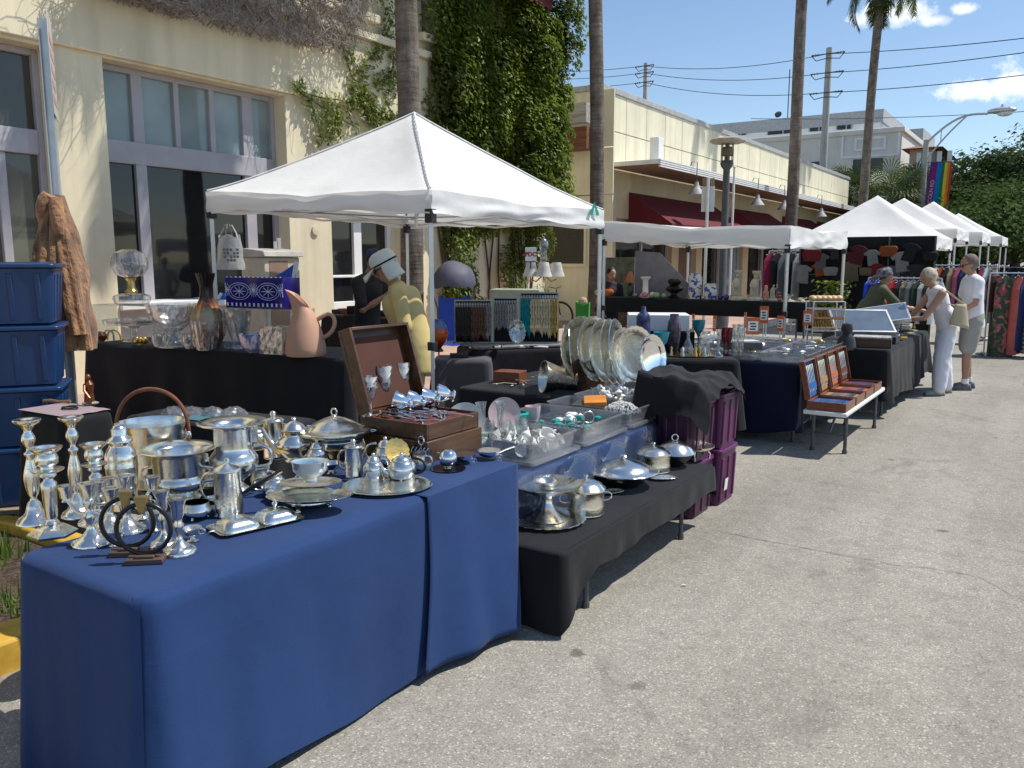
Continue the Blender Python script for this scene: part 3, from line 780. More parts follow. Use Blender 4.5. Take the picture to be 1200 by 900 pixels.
def street_light():
    Y = 45; p = aty(1083,200,Y); t = T('street_light', 'cobra head street light on a curved arm above the rainbow banner', 'street light', (p.x,Y,0))
    top = aty(1086,164,Y).z
    m = MB(); m.tube([(0,0,0),(.0,0,top)], [.17,.12], 12); O(m, 'pole', M_concrete_pole, t)
    h = aty(1158,132,Y); q = aty(1183,128,Y)
    m = MB(); pts = []
    a, c = Vector((0,0,top-.15)), Vector((h.x-p.x,0,h.z-.05))
    for i in range(13):
        u = i/12; pts.append(a.lerp(c, u)+Vector((0,0,.55*sin(pi*u)*.8)))
    m.tube(pts, .05, 7)
    a2 = Vector((0,0,top-1.0)); pts2 = [a2.lerp(pts[8], i/8)+Vector((0,0,.12*sin(pi*i/8))) for i in range(9)]
    m.tube(pts2, .04, 6); m.tube([pts2[3], pts[3]], .03, 5); O(m, 'arm', M_steel, t)
    m = MB(); L_ = q.x-h.x+.25
    m.ell((c.x+L_*.5, 0, c.z+.1), L_*.55, .22, .15, 0); m.ell((c.x+L_*.62, 0, c.z-.03), L_*.3, .17, .15, 1)
    m.lathe([(.05,0),(.07,.06),(.03,.16)], 8, 0, M=Matrix.Translation((c.x+L_*.5,0,c.z+.22)))
    O(m, 'lamp_head', [M_steel, mat('milky_lens',(.7,.72,.72),.25)], t)
    # banner
    Yb = Y-.02
    tl, tr, br, bl = [aty(a_, b_, Yb) for a_, b_ in ((1091,190),(1116,189.5),(1111,249),(1082,248))]
    t = T('rainbow_banner', 'rainbow striped vertical banner lettered LINCOLN RD on the street light pole', 'banner', tuple(bl))
    cs = [('purple_cloth',(.16,.02,.16)),('blue_cloth',(.0,.17,.45)),('green_cloth',(.015,.14,.05)),('yellow_cloth',(.62,.5,.03)),('orange_cloth',(.62,.2,.02)),('red_cloth',(.45,.04,.03))]
    ed = [0,.34,.54,.67,.80,.90,1]
    m = MB()
    for k in range(6):
        a_, b_ = ed[k], ed[k+1]
        def fn(u, v, a_=a_, b_=b_):
            s = a_+(b_-a_)*u; q_ = bl.lerp(br, s).lerp(tl.lerp(tr, s), v)-bl; q_.y += .05*sin(v*5+s*3); return q_
        m.grid(fn, 3, 14, k)
    O(m, 'cloth', [mat(n_, c_, .7, var=.06, tl=.2) for n_, c_ in cs], t, sharp=0)
    m = MB()
    for a_, b_ in ((tl,tr),(bl,br)): m.tube([a_-bl-(b_-a_).normalized()*.35, b_-bl+(b_-a_).normalized()*.05], .025, 6)
    O(m, 'bracket', M_dsteel, t)
    up = (tl-bl).normalized(); rg = (br-bl).normalized()
    def txt(s, size, off, u0, nm):
        cu = bpy.data.curves.new('lettering', 'FONT'); cu.body = s; cu.size = size; cu.extrude = .004
        tmp = bpy.data.objects.new('tmp', cu); C.objects.link(tmp)
        bpy.context.view_layer.update()
        me = bpy.data.meshes.new_from_object(tmp.evaluated_get(bpy.context.evaluated_depsgraph_get())); bpy.data.objects.remove(tmp)
        me.materials.clear(); me.materials.append(M_whitepaint)
        x = up; y = (-rg-up*(-rg).dot(up)).normalized(); z = x.cross(y)
        Mx = Matrix((x,y,z)).transposed().to_4x4(); Mx.translation = rg*off+up*u0+Vector((0,-.11,0))
        me.transform(Mx); link(nm, me, t)
    txt('LINCOLN RD', .235, .29, .08, 'lettering')
street_light()

def disk_lamp():
    p = atx(850, 240, -6.5); t = T('street_lamp', 'dark post lamp with a flat round disk top above the small canopy', 'street lamp', (-6.5,p.y,.15))
    zt_ = zup(p, 165)-.15; zl = zup(p, 181)-.15; zb = zup(p, 193)-.15
    m = MB(); m.lathe([(.16,0),(.16,.3),(.085,.4),(.075,zb-.1),(.12,zb-.05),(.15,zb+.03),(.12,zb+.09)], 16); O(m, 'post', M_dsteel, t)
    m = MB(); m.lathe([(0,zl-.03),(.13,zl-.03),(.14,zl),(.14,zl+.12),(.1,zl+.16),(0,zl+.16)], 16); m.lathe([(.06,zb+.08),(.06,zl-.03)], 12)
    for k in range(6):
        a = 2*pi*k/6; m.tube([(.135*cos(a),.135*sin(a),zb+.05),(.135*cos(a),.135*sin(a),zt_-.04)], .011, 5)
    m.lathe([(.05,zl+.16),(.05,zt_-.04)], 10)
    O(m, 'lantern', mat('bronze_lamp',(.16,.14,.09),.5,metal=.5), t)
    m = MB(); m.lathe([(.02,zt_-.07),(.33,zt_-.05),(.39,zt_-.02),(.39,zt_+.02),(.3,zt_+.05),(0,zt_+.07)], 32); O(m, 'disk', mat('pale_disk',(.45,.43,.36),.5), t)
disk_lamp()
def post_sign():
    p = atx(829, 240, -6.5); t = T('sign_post', 'grey sign post with the blank white back of a sign, left of the disk lamp', 'sign', (-6.5,p.y,.15))
    zt_ = zup(p, 208); z0, z1 = zup(p, 248)-.15, zup(p, 218)-.15
    m = MB(); m.tube([(0,0,0),(0,0,zt_-.15)], .035, 8); O(m, 'post', M_steel, t)
    w = wid(p, 15)/2
    m = MB(); m.box(-w,w,.04,.05,z0,z1); O(m, 'sign_plate', M_whitepaint, t, rz=R(12), bevel=.004)
    m = MB(); m.box(-w*.9,w*.9,.04,.055,z1+.01,zt_-.16); O(m, 'sign_plate', mat('tan_plate',(.35,.26,.15),.6), t, rz=R(12))
    p = atx(859, 240, -6.9); m = MB(); m.tube([(0,0,0),(0,0,zup(p,196)-.15)], .03, 8); m.ell((0,0,zup(p,196)-.15),.04,.04,.04)
    S(m, 'white_post', M_whitepaint, 'thin plain white post right beside the disk lamp', 'post', (-6.9,p.y,.15))
post_sign()

# =============================== trees and bushes
M_tl = mat('tree_leaf_dark', (.03,.06,.016), .7, var=.45, scale=.7, two=(.08,.125,.033), tl=.35, spec=.12)
M_tl2 = mat('tree_leaf_mid', (.045,.09,.02), .7, var=.45, scale=.7, two=(.11,.17,.042), tl=.35, spec=.12)
M_bark = mat('bark', (.16,.13,.10), .9, var=.4, scale=4, stretch=(3,3,.5), bs=.6, bscale=12, bd=.03)
def tree(p, h, cr, lab, ml, n=5200, ls=.36, group='trees at the end of the street', thin=1.0, low=.25):
    t = T('tree', lab, 'tree', p, 0, group)
    m = MB(); m.tube([(0,0,0),(.1,.05,h*.2),(0,.1,h*.45)], [.32,.24,.16], 10)
    cs = []
    for k in range(22):
        a = 2.399*k; rr = cr*sqrt((k+.5)/22); z = h*(low+.12)+(h*(1-low)-cr*.3)*(1-(rr/cr)**1.8)*rnd(.45,1.0)+rnd(-.3,.3)
        c = Vector((rr*cos(a), rr*sin(a), z)); cs.append((c, cr*rnd(.24,.42)))
        if k % 2 == 0: m.tube([(0,.05,h*.3),(c.x*.5,c.y*.5,h*.3+(c.z-h*.3)*.6),tuple(c)], [.14,.08,.03], 6)
    O(m, 'trunk', M_bark, t)
    m = MB()
    for i in range(n):
        c, r = random.choice(cs); d = Vector((rnd(-1,1), rnd(-1,1), rnd(-.7,1)))
        if d.length < .1: continue
        d.normalize(); q = c+Vector((d.x*r*1.25, d.y*r*1.25, d.z*r*.75))*rnd(.5,1.12)**thin
        m.leaf(q, ls*rnd(.6,1.25), 0, asp=.6, nrm=d+Vector((0,0,.7)), jit=.8)
    O(m, 'crown', ml, t, sharp=0)
for px, Y, ytop, cr, ml, lab in [(1150,58,166,6.2,M_tl,'broad dark feathery tree filling the right end of the street'),
                                 (1188,44,205,5.0,M_tl2,'brighter green rounded tree at the right edge of the picture'),
                                 (1122,52,205,3.6,M_tl,'smaller dark tree right behind the rainbow banner'),
                                 (1215,66,150,7,M_tl,'big dark tree cut by the right edge of the picture'),
                                 (1265,52,170,6,M_tl2,'tree just beyond the right edge of the picture')]:
    p = aty(px, 300, Y); h = aty(px, ytop, Y).z
    tree((p.x,Y,0), h, cr, lab, ml, 17000 if px < 1200 else 11000, .25 if ml is M_tl2 else .31)
def fan_palm(p, h, lab, nf=30, fr=.85):
    t = T('fan_palm', lab, 'palm', p, 0, 'bushy fan palms')
    m = MB(); m.tube([(0,0,0),(0,0,h*.75)], [.2,.16], 10); O(m, 'trunk', M_trunk, t)
    m = MB()
    for k in range(nf):
        az = 2.399*k; el = rnd(-.7,1.3); d = Vector((cos(az)*cos(el), sin(az)*cos(el), sin(el))); c = Vector((0,0,h*.75)); e = c+d*rnd(.6,1.2)
        m.tube([c,e], .015, 4, cap=False)
        s1 = d.cross(Vector((0,0,1))).normalized(); s2 = d
        for j in range(17):
            a = -1.9+3.8*j/16; q = (s2*cos(a)+s1*sin(a)).normalized(); w = q.cross(d.cross(s1)).normalized()*.035
            tip = e+q*fr*rnd(.85,1.1)+Vector((0,0,-fr*.22)); md = e+q*fr*.6
            m.add([e, md+w, tip, md-w], [(0,1,2,3)])
    O(m, 'crown', M_frond, t, sharp=0)
for px, Y, ytop, lab in ((990,47,186,'bushy fan palm left of the leaning palm trunk'),(1040,44,192,'bushy fan palm right of the leaning palm trunk'),(1062,47,188,'bushy fan palm next to the street light pole'),(1022,50,205,'low fan palm behind the leaning palm trunk')):
    p = aty(px, 300, Y); fan_palm((p.x,Y,0), aty(px,ytop,Y).z/1.0, lab, 40, 1.1)
p = aty(1003,300,43)
tree((p.x,43,0), 4.3, 2.6, 'dark round shrub filling the gap below the fan palms', M_tl, 3000, .3, 'shrubs behind the tents', low=.05)
p = aty(1060,300,41)
tree((p.x,41,0), 4.0, 2.6, 'dark shrub behind the row of tent peaks', M_tl, 3000, .3, 'shrubs behind the tents', low=.05)
# =============================== tents
def tent(name, lab, x0, x1, y0, y1, zb, vh, pk, group='white canopy tents', legs=(1,1,1,1), legz=(0,0,0,0), sag=.10, flat=False, seed=0, logo=False):
    # corners: 0 (x1,y0) 1 (x1,y1) 2 (x0,y1) 3 (x0,y0); zb = valance bottoms, vh = valance height, pk = peak height
    cx, cy = (x0+x1)/2, (y0+y1)/2
    t = T(name, lab, 'tent', (cx,cy,0), 0, group)
    hx, hy = (x1-x0)/2, (y1-y0)/2
    def ze(u, v):   # eave top, bilinear
        a = zb[3]+(zb[0]-zb[3])*u; b = zb[2]+(zb[1]-zb[2])*u
        return a+(b-a)*v+vh
    m = MB(); n = 44
    def fn(u, v):
        x, y = -hx+2*hx*u, -hy+2*hy*v
        d = max(abs(2*u-1), abs(2*v-1)); k = min(abs(2*u-1), abs(2*v-1))/max(d, 1e-6)
        h = (1-d)
        prof = h**1.12
        z = ze(u, v)+(pk-ze(.5,.5))*prof
        z -= sag*(1-k*k)*d*(1-d)*4*.9
        z += .012*noise.noise(Vector((x*2.3+seed, y*2.3, seed)))
        z -= .05*(1-k)**2*max(0, d-.85)/.15*(1 if not flat else 1.5)
        return (x, y, z)
    m.grid(fn, n, n)
    can = O(m, 'canopy', M_fab, t, sharp=50)
    if logo:
        for (sx, sy) in ((1,-1),(1,1),(-1,1),(-1,-1)):
            m = MB(); pts = []
            for i in range(25):
                u = i/24; q = fn(.5+.5*u*sx, .5+.5*u*sy); pts.append((q[0], q[1], q[2]+.012))
            m.tube(pts, .009, 6, flat=.8); O(m, 'seam', mat('seam_tape', (.74,.74,.73), .8), can)
    m = MB(); cs = [(hx,-hy),(hx,hy),(-hx,hy),(-hx,-hy)]
    for k in range(4):
        a, b = cs[k], cs[(k+1) % 4]; za, zb_ = zb[k], zb[(k+1) % 4]
        nx, ny = (b[1]-a[1]), -(b[0]-a[0]); l = sqrt(nx*nx+ny*ny); nx /= l; ny /= l
        def fv(u, v):
            x, y = a[0]+(b[0]-a[0])*u, a[1]+(b[1]-a[1])*u
            top = fn((x+hx)/(2*hx), (y+hy)/(2*hy))[2]
            bot = za+(zb_-za)*u+.03*sin(pi*u)+.012*sin(u*23+seed+k)
            o = .015+.012*sin(v*7+u*9+k)*v
            wv = .014*noise.noise(Vector((u*9, v*2.5, seed+k)))
            return (x+nx*(o+wv), y+ny*(o+wv), top+(bot-top)*v-(0 if v > 0 else .0))
        m.grid(fv, 40, 8)
    O(m, 'valance', M_fab, can, sharp=60)
    # frame
    for k, (x, y) in enumerate(cs):
        if not legs[k]: continue
        m = MB(); X, Y = x*.985, y*.985; zt_ = zb[k]+vh-.04
        m.tube([(X,Y,legz[k]),(X,Y,zt_)], .019, 4, cap=True); m.tube([(X,Y,legz[k]+1.0),(X,Y,zt_)], .025, 4)
        lg = O(m, 'leg', M_steel, t, sharp=30)
        for nm, d, a_, b_ in (('foot_plate',.05,legz[k],legz[k]+.012),('corner_bracket',.035,zb[k]-.06,zb[k]+.05),('slider',.03,legz[k]+.97,legz[k]+1.04)):
            m = MB(); m.box(X-d,X+d,Y-d,Y+d,a_,b_); O(m, nm, M_blk_plastic, lg, bevel=.004)
    m = MB()
    for k in range(4):
        a, b = cs[k], cs[(k+1) % 4]; za, zb_ = zb[k]+.03, zb[(k+1) % 4]+.03
        P0 = Vector((a[0]*.98,a[1]*.98,za)); P1 = Vector((b[0]*.98,b[1]*.98,zb_)); h = Vector((0,0,vh*.45))
        mid = (P0+P1)/2
        for A_, B2 in ((P0+h, mid-Vector((0,0,.02))), (P0, mid+h*1.1), (mid+h*1.1, P1), (mid-Vector((0,0,.02)), P1+h)): m.tube([A_, B2], .011, 4)
    O(m, 'truss', M_steel, t)
    if not flat:
        m = MB(); zmn = sum(zb)/4+vh
        m.tube([(0,0,zmn-.25),(0,0,pk-.03)], .016, 6)
        for (x, y) in cs: m.tube([(0,0,zmn-.15),(x*.97,y*.97,zmn-.08)], .011, 4)
        O(m, 'centre_pole', M_steel, t)
    if logo:
        m = MB(); yy = hy-.28; z = zb[1]+.13
        for s in (-1, 1): m.add([(0,yy,z+.14),(0,yy+s*.1,z+.03),(0,yy+s*.1,z-.0),(0,yy+s*.04,z+.0),(0,yy,z+.08)], [(0,1,2,3,4)])
        m.v = [(hx+.045, y, z) for x, y, z in m.v]
        O(m, 'logo', mat('teal_print',(.0,.25,.2),.6), t, sharp=0)
    return t
# big tent
TX = -4.25; TY = atx(505,255,TX).y
TA = Vector((TX, TY, 0)); TBY = atx(706.5,255,TX).y
za = zup(TA,252); vh1 = zup(TA,222)-za
TB = Vector((TX, TBY, 0)); TD = aty(244,250,TY)
zbb = zup(TB,268); zd = zup(TD,249)
TCn = Vector(((TD.x+TX)/2, (TY+TBY)/2, 0))
tent('canopy_tent', 'large white peaked canopy tent over the silver and glass tables', TD.x, TX, TY, TBY, (za, zbb, (zbb+zd)/2, zd), vh1, zup(TCn,133), legz=(0,0,.15,.15), seed=1, logo=True)
# flat tent
FA = Vector((-3.0, atx(925,280,-3.0).y, 0)); FBY = atx(992,280,-3.0).y
z2, v2 = zup(FA,291), zup(FA,264)-zup(FA,291)
FL = aty(706,262,FA.y)
tent('canopy_tent', 'low white canopy tent with a nearly flat sagging roof', FL.x, -3.0, FA.y, FBY, (z2, zup(Vector((-3,FBY,0)),293), z2+.05, zup(FL,283)), v2, z2+v2+.03, flat=True, sag=.16, seed=5)
# third, peaked
HY = 20.2
HA = aty(1095,285,HY); HL = aty(930,285,HY)
z3 = zup(HA,292); v3 = zup(HA,276)-z3
HC = Vector(((HA.x+HL.x)/2, HY+1.6, 0))
tent('canopy_tent', 'white peaked tent behind the flat one, over the clothes racks', HL.x, HA.x, HY, HY+3.2, (z3,z3,z3,z3), v3, zup(HC,229), seed=9)
for i, (px, py, X, Y) in enumerate(((1055,232,-2.4,23.9),(1080,236,-2.1,27.4),(1108,250,-1.9,32.5))):
    x1 = X; x0 = X-3.0; c = Vector(((x0+x1)/2, Y+1.5, 0))
    zq = 2.2
    tent('canopy_tent', ['fourth white tent peak counted from the left, partly behind the third', 'fifth white tent along the row, with a bluish side flap', 'last and smallest white tent at the far end of the row'][i], x0, x1, Y, Y+3, (zq,)*4, .3, zup(c,py), seed=20+i)
# =============================== cloths and tables
def cloth_mat(name, col, two=None, rough=.85):
    m, nt, N, L, B = mk(name)
    f = nz(N, L, 1.6, 5, .6); w = nz(N, L, 220, 2, .5); cr = nz(N, L, 3.2, 3, .5)
    L.new(ramp(N, L, f, [(.3, sh(col,.82)), (.7, two or sh(col,1.12))]), B.inputs['Base Color'])
    B.inputs['Roughness'].default_value = rough; B.inputs['Specular IOR Level'].default_value = .2
    B.inputs['Sheen Weight'].default_value = .12; B.inputs['Sheen Roughness'].default_value = .4
    mx = N.new('ShaderNodeMath'); mx.operation = 'MULTIPLY_ADD'; mx.inputs[1].default_value = .06; L.new(w, mx.inputs[0]); L.new(cr, mx.inputs[2])
    tc = N.new('ShaderNodeTexCoord'); sp = N.new('ShaderNodeSeparateXYZ'); L.new(tc.outputs['Object'], sp.inputs[0]); hh = mx.outputs[0]
    def op(o, a, b):
        x = N.new('ShaderNodeMath'); x.operation = o
        for i, q in enumerate((a, b)):
            if isinstance(q, (int, float)): x.inputs[i].default_value = q
            else: L.new(q, x.inputs[i])
        return x.outputs[0]
    for ax, per in (('Y',.46),('Z',.37),('X',.46)):      # packing creases
        fr = op('ABSOLUTE', op('SUBTRACT', op('FRACT', op('ADD', op('DIVIDE', sp.outputs[ax], per), op('MULTIPLY', cr, .035)), 0), .5), 0)
        hh = op('ADD', hh, op('MULTIPLY', op('MAXIMUM', op('SUBTRACT', 1.0, op('MULTIPLY', fr, 40.0)), 0.0), .022))
    bump(N, L, B, hh, .32, .035); return m
M_blue = cloth_mat('blue_tablecloth', (.018,.046,.140))
M_black = cloth_mat('black_tablecloth', (.012,.0125,.0145))
M_charc = cloth_mat('charcoal_cloth', (.013,.0128,.0145))
M_navy = cloth_mat('navy_tablecloth', (.008,.011,.032))
M_mauve = cloth_mat('mauve_cloth', (.34,.25,.27))
def cloth(lab, x0, x1, y0, y1, z, hem, m, flare=.03, fold=.018, nf=15, rz=0, loc=None, seed=0, group=None, y_open=None, thick=.004, per=None, name='tablecloth', cnr=.09, rc=.05):
    # one cloth draped over a table; hem(side, t) gives the height of the hem. sides: 0 +x, 1 +y, 2 -x, 3 -y
    cx, cy = (x0+x1)/2, (y0+y1)/2; hx, hy = (x1-x0)/2, (y1-y0)/2
    cs = [(hx,-hy),(hx,hy),(-hx,hy),(-hx,-hy)]; nr = [(1,0),(0,1),(-1,0),(0,-1)]
    P = []
    for k in range(4):
        a, b = cs[k], cs[(k+1) % 4]; l = sqrt((a[0]-b[0])**2+(a[1]-b[1])**2); n = max(10, int(l/.022))
        for i in range(n):
            t = i/n; nx, ny = nr[k]
            d = min(t*l, (1-t)*l)
            if d < .06:
                o = nr[(k-1) % 4] if t < .5 else nr[(k+1) % 4]; w = .5*(1-d/.06); nx, ny = nx*(1-w)+o[0]*w, ny*(1-w)+o[1]*w
            o_ = rc-sqrt(max(0, rc*rc-(rc-d)**2)) if d < rc else 0
            P.append((a[0]+(b[0]-a[0])*t-nr[k][0]*o_, a[1]+(b[1]-a[1])*t-nr[k][1]*o_, nx, ny, k, t, max(0, 1-d/.16), k+t))
    mb = MB(); N_ = len(P); rows = [0,.012,.03,.08,.16,.26,.38,.5,.62,.74,.86,.95,1.0]
    vs, fs = [], []
    ins = [(1-.6),(1-.25),(1-.06)]
    for q in ins:
        for (x, y, *_r) in P: vs.append((x*q, y*q, z+.002*noise.noise(Vector((x*q*6+seed, y*q*6, 0)))))
    c0 = len(ins)
    for v in rows:
        for (x, y, nx, ny, k, t, cn, s) in P:
            hz = hem(k, t); zz = z-(z-hz)*v - (0 if v > .005 else 0)
            big = noise.noise(Vector((x*2.2+seed, y*2.2, seed*1.7)))*1.3; fine = noise.noise(Vector((x*nf*.55+seed, y*nf*.55, v*1.1+seed)))
            o = .006*min(1, v*40)-.02*(1-min(1,v/.035))**2+flare*v*(1+.5*big)+fold*(v**.7)*(fine*1.1+.5*sin((x+y)*nf*1.4+seed+big*3))*min(1,(z-hz)/.3)
            o += cn**1.5*cnr*v*min(1,(z-hz)/.5)
            zz -= .002 if v < .005 else 0
            vs.append((x+nx*o, y+ny*o, zz))
    R_ = c0+len(rows)
    for r in range(R_-1):
        for i in range(N_):
            j = (i+1) % N_; fs.append((r*N_+i, r*N_+j, (r+1)*N_+j, (r+1)*N_+i))
    vs.append((0,0,z)); ci = len(vs)-1
    for i in range(N_): fs.append((ci, (i+1) % N_, i))
    fs = [tuple(reversed(f)) for f in fs]
    mb.add(vs, fs)
    o = S(mb, name, m, lab, 'tablecloth', loc or (cx,cy,0), rz, group, sharp=70)
    return o
def table(lab, x0, x1, y0, y1, z, top=.035, mt=None, style=0, rz=0, group=None, loc=None, inset=.12, legr=.014, cat='table'):
    cx, cy = (x0+x1)/2, (y0+y1)/2; hx, hy = (x1-x0)/2, (y1-y0)/2
    t = T('folding_table', lab, cat, loc or (cx,cy,0), rz, group)
    m = MB(); m.box(-hx,hx,-hy,hy,z-top,z); O(m, 'tabletop', mt or mat('white_resin_top',(.74,.74,.72),.5,var=.06), t, bevel=.012)
    for sy in (-1, 1):
        for sx in (-1, 1):
            m = MB(); X = sx*(hx-.045); Y = sy*(hy-inset)
            m.tube([(X,Y,.0),(X,Y,z-top-.001)], legr, 8); m.tube([(X,Y,0),(X,Y,.03)], legr*1.4, 8)
            O(m, 'leg', M_dsteel, t)
        m = MB(); m.tube([(-hx+.05,sy*(hy-inset),z*.42),(hx-.05,sy*(hy-inset),z*.42)], legr*.7, 6); O(m, 'crossbar', M_dsteel, t)
        if style:
            m = MB(); m.tube([(0,sy*(hy-inset),z*.42),(0,sy*(hy-inset-.35),z-top-.001)], legr*.7, 6); O(m, 'brace', M_dsteel, t)
    return t

TZ = .745
q0, q1 = atz(165,704,TZ), atz(600,546,TZ)
TX1 = (q0.x+q1.x)/2; TX0 = TX1-.71; TY0 = q0.y; TY1 = q1.y+.04
table('folding table hidden under the long blue cloth at the front', TX0+.02, TX1-.02, TY0+.02, TY1-.02, TZ-.006)
cloth('long royal blue cloth over the nearest table, crowded with silver', TX0, TX1, TY0, TY1-.25, TZ, lambda k, t: (.02 if k == 3 else .035+.02*sin(t*9)), M_blue, .04, .012, 12, seed=3, cnr=.03)
# the second blue cloth, overlapping the right end
def flap():
    m = MB(); ya, yb = atx(497,585,TX1).y, TY1
    def fn(u, v):
        w = max(0,(v-.1)/.9); y0 = ya-.02*w-.09*w*w; y1 = yb-.22*w; y = y0+(y1-y0)*u
        if v < .1: return (TX1-(TX1-TX0)*(1-v/.1), y, TZ+.005)
        z = TZ+.004-(TZ-.04)*w
        x = TX1+.016+(.05+.10*u)*w+.014*noise.noise(Vector((y*6, w*1.5, 9)))*w+.010*w*sin(y*19+w)+.02*w*(1-u)**3
        return (x, y, z)
    m.grid(fn, 26, 30)
    def fs_(u, v):
        p = fn(1, .1+.9*v); return (p[0]+(TX0-p[0])*u, p[1]+(TY1+.02-p[1])*u*(2-u)+.012*sin(u*14)*v, p[2])
    m.grid(fs_, 20, 14)
    S(m, 'tablecloth', M_blue, 'second blue cloth lapped over the right end of the front table, its edge slanting down', 'tablecloth', sharp=70, solid=.003)
flap()

M_sil = silver_mat('polished_silver', (.93,.89,.79), .11, .22)
M_sil2 = silver_mat('worn_silver', (.84,.80,.70), .16, .35, .1)
M_sil3 = silver_mat('bright_chrome', (.88,.88,.87), .05, .1, .02)
M_tarn = silver_mat('tarnished_silver', (.55,.5,.4), .25, .5, .12)
M_copper = mat('copper_lining', (.50,.24,.11), .3, metal=.85, var=.2)
M_blackw = mat('black_handle', (.012,.011,.01), .3, var=.3)
M_gold = silver_mat('brass', (.72,.50,.16), .18, .3)
M_walnut = mat('walnut_wood', (.075,.034,.016), .38, var=.35, scale=2.4, stretch=(14,1.2,14), two=(.125,.057,.026), coat=.15)
M_redwood = mat('reddish_wood', (.20,.065,.03), .35, var=.3, scale=2.4, stretch=(10,2,14), coat=.2)

def item(name, lab, cat, px, py, wpx, ytop, z=TZ+.001, group=None, rz=0):
    p = atz(px, py, z); t = T(name, lab, cat, tuple(p), rz, group)
    return t, wid(p, wpx)/2, zup(p, ytop)-z
def prof(P, w, h): return [(max(r*w, 1e-6 if r > 0 else 0), z*h) for r, z in P]
def scal(n, a): return lambda th, u, r: 1+a*abs(sin(n*th/2)) - a*.5
def flut(n, a, u0, u1): return lambda th, u, r: 1+(a*cos(n*th) if u0 <= u <= u1 else 0)
def hand(mb, x0, z0, x1, z1, out, r=.006, az=0, seg=7, n=14, sq=1.0):
    pts = []
    for i in range(n+1):
        u = i/n; b = 3*u*(1-u)
        x = x0+(x1-x0)*u+out*(sin(pi*u)**.7); z = z0+(z1-z0)*u+abs(z1-z0)*.12*sin(2*pi*u)*-1
        pts.append((x*cos(az), x*sin(az), z))
    mb.tube(pts, [r*(1.15-.3*sin(pi*i/n)) for i in range(n+1)], seg)
# ---- candlesticks
P_baroque = [(1,0),(1,.018),(.93,.03),(.9,.045),(.66,.07),(.5,.1),(.42,.15),(.36,.19),(.2,.22),(.17,.245),(.27,.27),(.36,.33),(.43,.41),(.42,.46),(.33,.53),(.22,.60),(.2,.63),(.3,.655),(.3,.675),(.17,.69),(.16,.72),(.27,.75),(.38,.79),(.35,.83),(.22,.87),(.21,.89),(.3,.91),(.34,.93),(.62,.955),(.74,.975),(.74,.99),(.5,.993),(.3,.985),(.26,.95),(0,.95)]
P_column = [(1,0),(1,.025),(.9,.045),(.72,.075),(.55,.1),(.32,.125),(.26,.15),(.2,.17),(.24,.2),(.3,.5),(.33,.58),(.2,.61),(.18,.63),(.34,.665),(.3,.69),(.62,.72),(.66,.735),(.28,.745),(.26,.765),(.44,.8),(.46,.86),(.38,.91),(.62,.96),(.66,.98),(.4,.985),(.34,.93),(0,.93)]
P_short = [(1,0),(1,.05),(.9,.09),(.62,.14),(.34,.2),(.2,.26),(.17,.34),(.24,.45),(.34,.53),(.22,.58),(.26,.64),(.36,.7),(.40,.86),(.56,.96),(.6,1),(.36,1),(.3,.86),(0,.86)]
def stick(px, py, wpx, ytop, P, lab, hexa=False, m=None):
    t, w, h = item('candlestick', lab, 'candlestick', px, py, wpx, ytop, group='silver candlesticks')
    cut = next(i for i, (r, z) in enumerate(P) if z > .12)
    b = MB(); b.lathe(prof(P[:cut+1], w, h), 6 if hexa else 32, rf=None if hexa else scal(12,.05)); O(b, 'base', m or M_sil, t, sharp=30 if hexa else 50)
    b = MB(); b.lathe(prof(P[cut:], w, h), 28); O(b, 'stem', m or M_sil, t, sharp=60)
    return t, w, h
stick(42, 612, 40, 490, P_baroque, 'tall ornate silver candlestick at the far left end of the blue table')
stick(62, 626, 54, 522, P_column, 'silver column candlestick with a wide drip pan on a broad six sided foot', True)
stick(92, 604, 36, 487, P_baroque, 'tall ornate silver candlestick with bulbous stem, second from the left')
stick(116, 612, 44, 518, P_column, 'medium silver candlestick with drip pan, left of the cocktail shaker')
stick(193, 641, 32, 575, P_short, 'short bright silver candlestick standing behind the one at the table edge')
stick(211, 648, 38, 584, P_short, 'short silver candlestick right of the two black rings')
def candelabrum(px, py, wpx, ytop, azs, lab, reach=.085):
    t, w, h = item('candelabrum', lab, 'candelabrum', px, py, wpx, ytop, group='low silver candelabra')
    b = MB(); b.lathe(prof([(1,0),(1,.04),(.9,.07),(.6,.11),(.4,.17),(.22,.24),(.18,.34),(.3,.42),(.36,.48),(.2,.54),(.2,.6),(.3,.66),(.26,.74),(.2,.76)], w, h), 28, rf=scal(10,.06)); O(b, 'stem', M_sil, t, sharp=55)
    cup = [(.0,.72),(.3,.74),(.2,.78),(.36,.8),(.4,.92),(.52,.98),(.54,1),(.34,1),(.3,.86),(0,.86)]
    c = MB(); c.lathe(prof(cup, w*.92, h), 20); O(c, 'cup', M_sil, t, sharp=50)
    for az in azs:
        a = MB(); pts = []
        for i in range(11):
            u = i/10; pts.append((reach*u*cos(az), reach*u*sin(az), h*(.55-.13*sin(pi*u*1.0)+.17*u)))
        a.tube(pts, .006, 7); ar = O(a, 'arm', M_sil, t)
        c = MB(); c.lathe([(r, z-h*.06) for r, z in prof(cup, w*.85, h)], 20, M=Matrix.Translation((reach*cos(az), reach*sin(az), 0))); O(c, 'cup', M_sil, ar, sharp=50)
candelabrum(108, 637, 44, 566, (ang(170), ang(-10)), 'low three light silver candelabrum nearest the left front corner of the blue table')
candelabrum(150, 622, 42, 557, (ang(20), ang(200)), 'low silver candelabrum partly behind the two black rings')
candelabrum(130, 616, 36, 560, (ang(60), ang(240)), 'low silver candelabrum squeezed below the cocktail shaker')
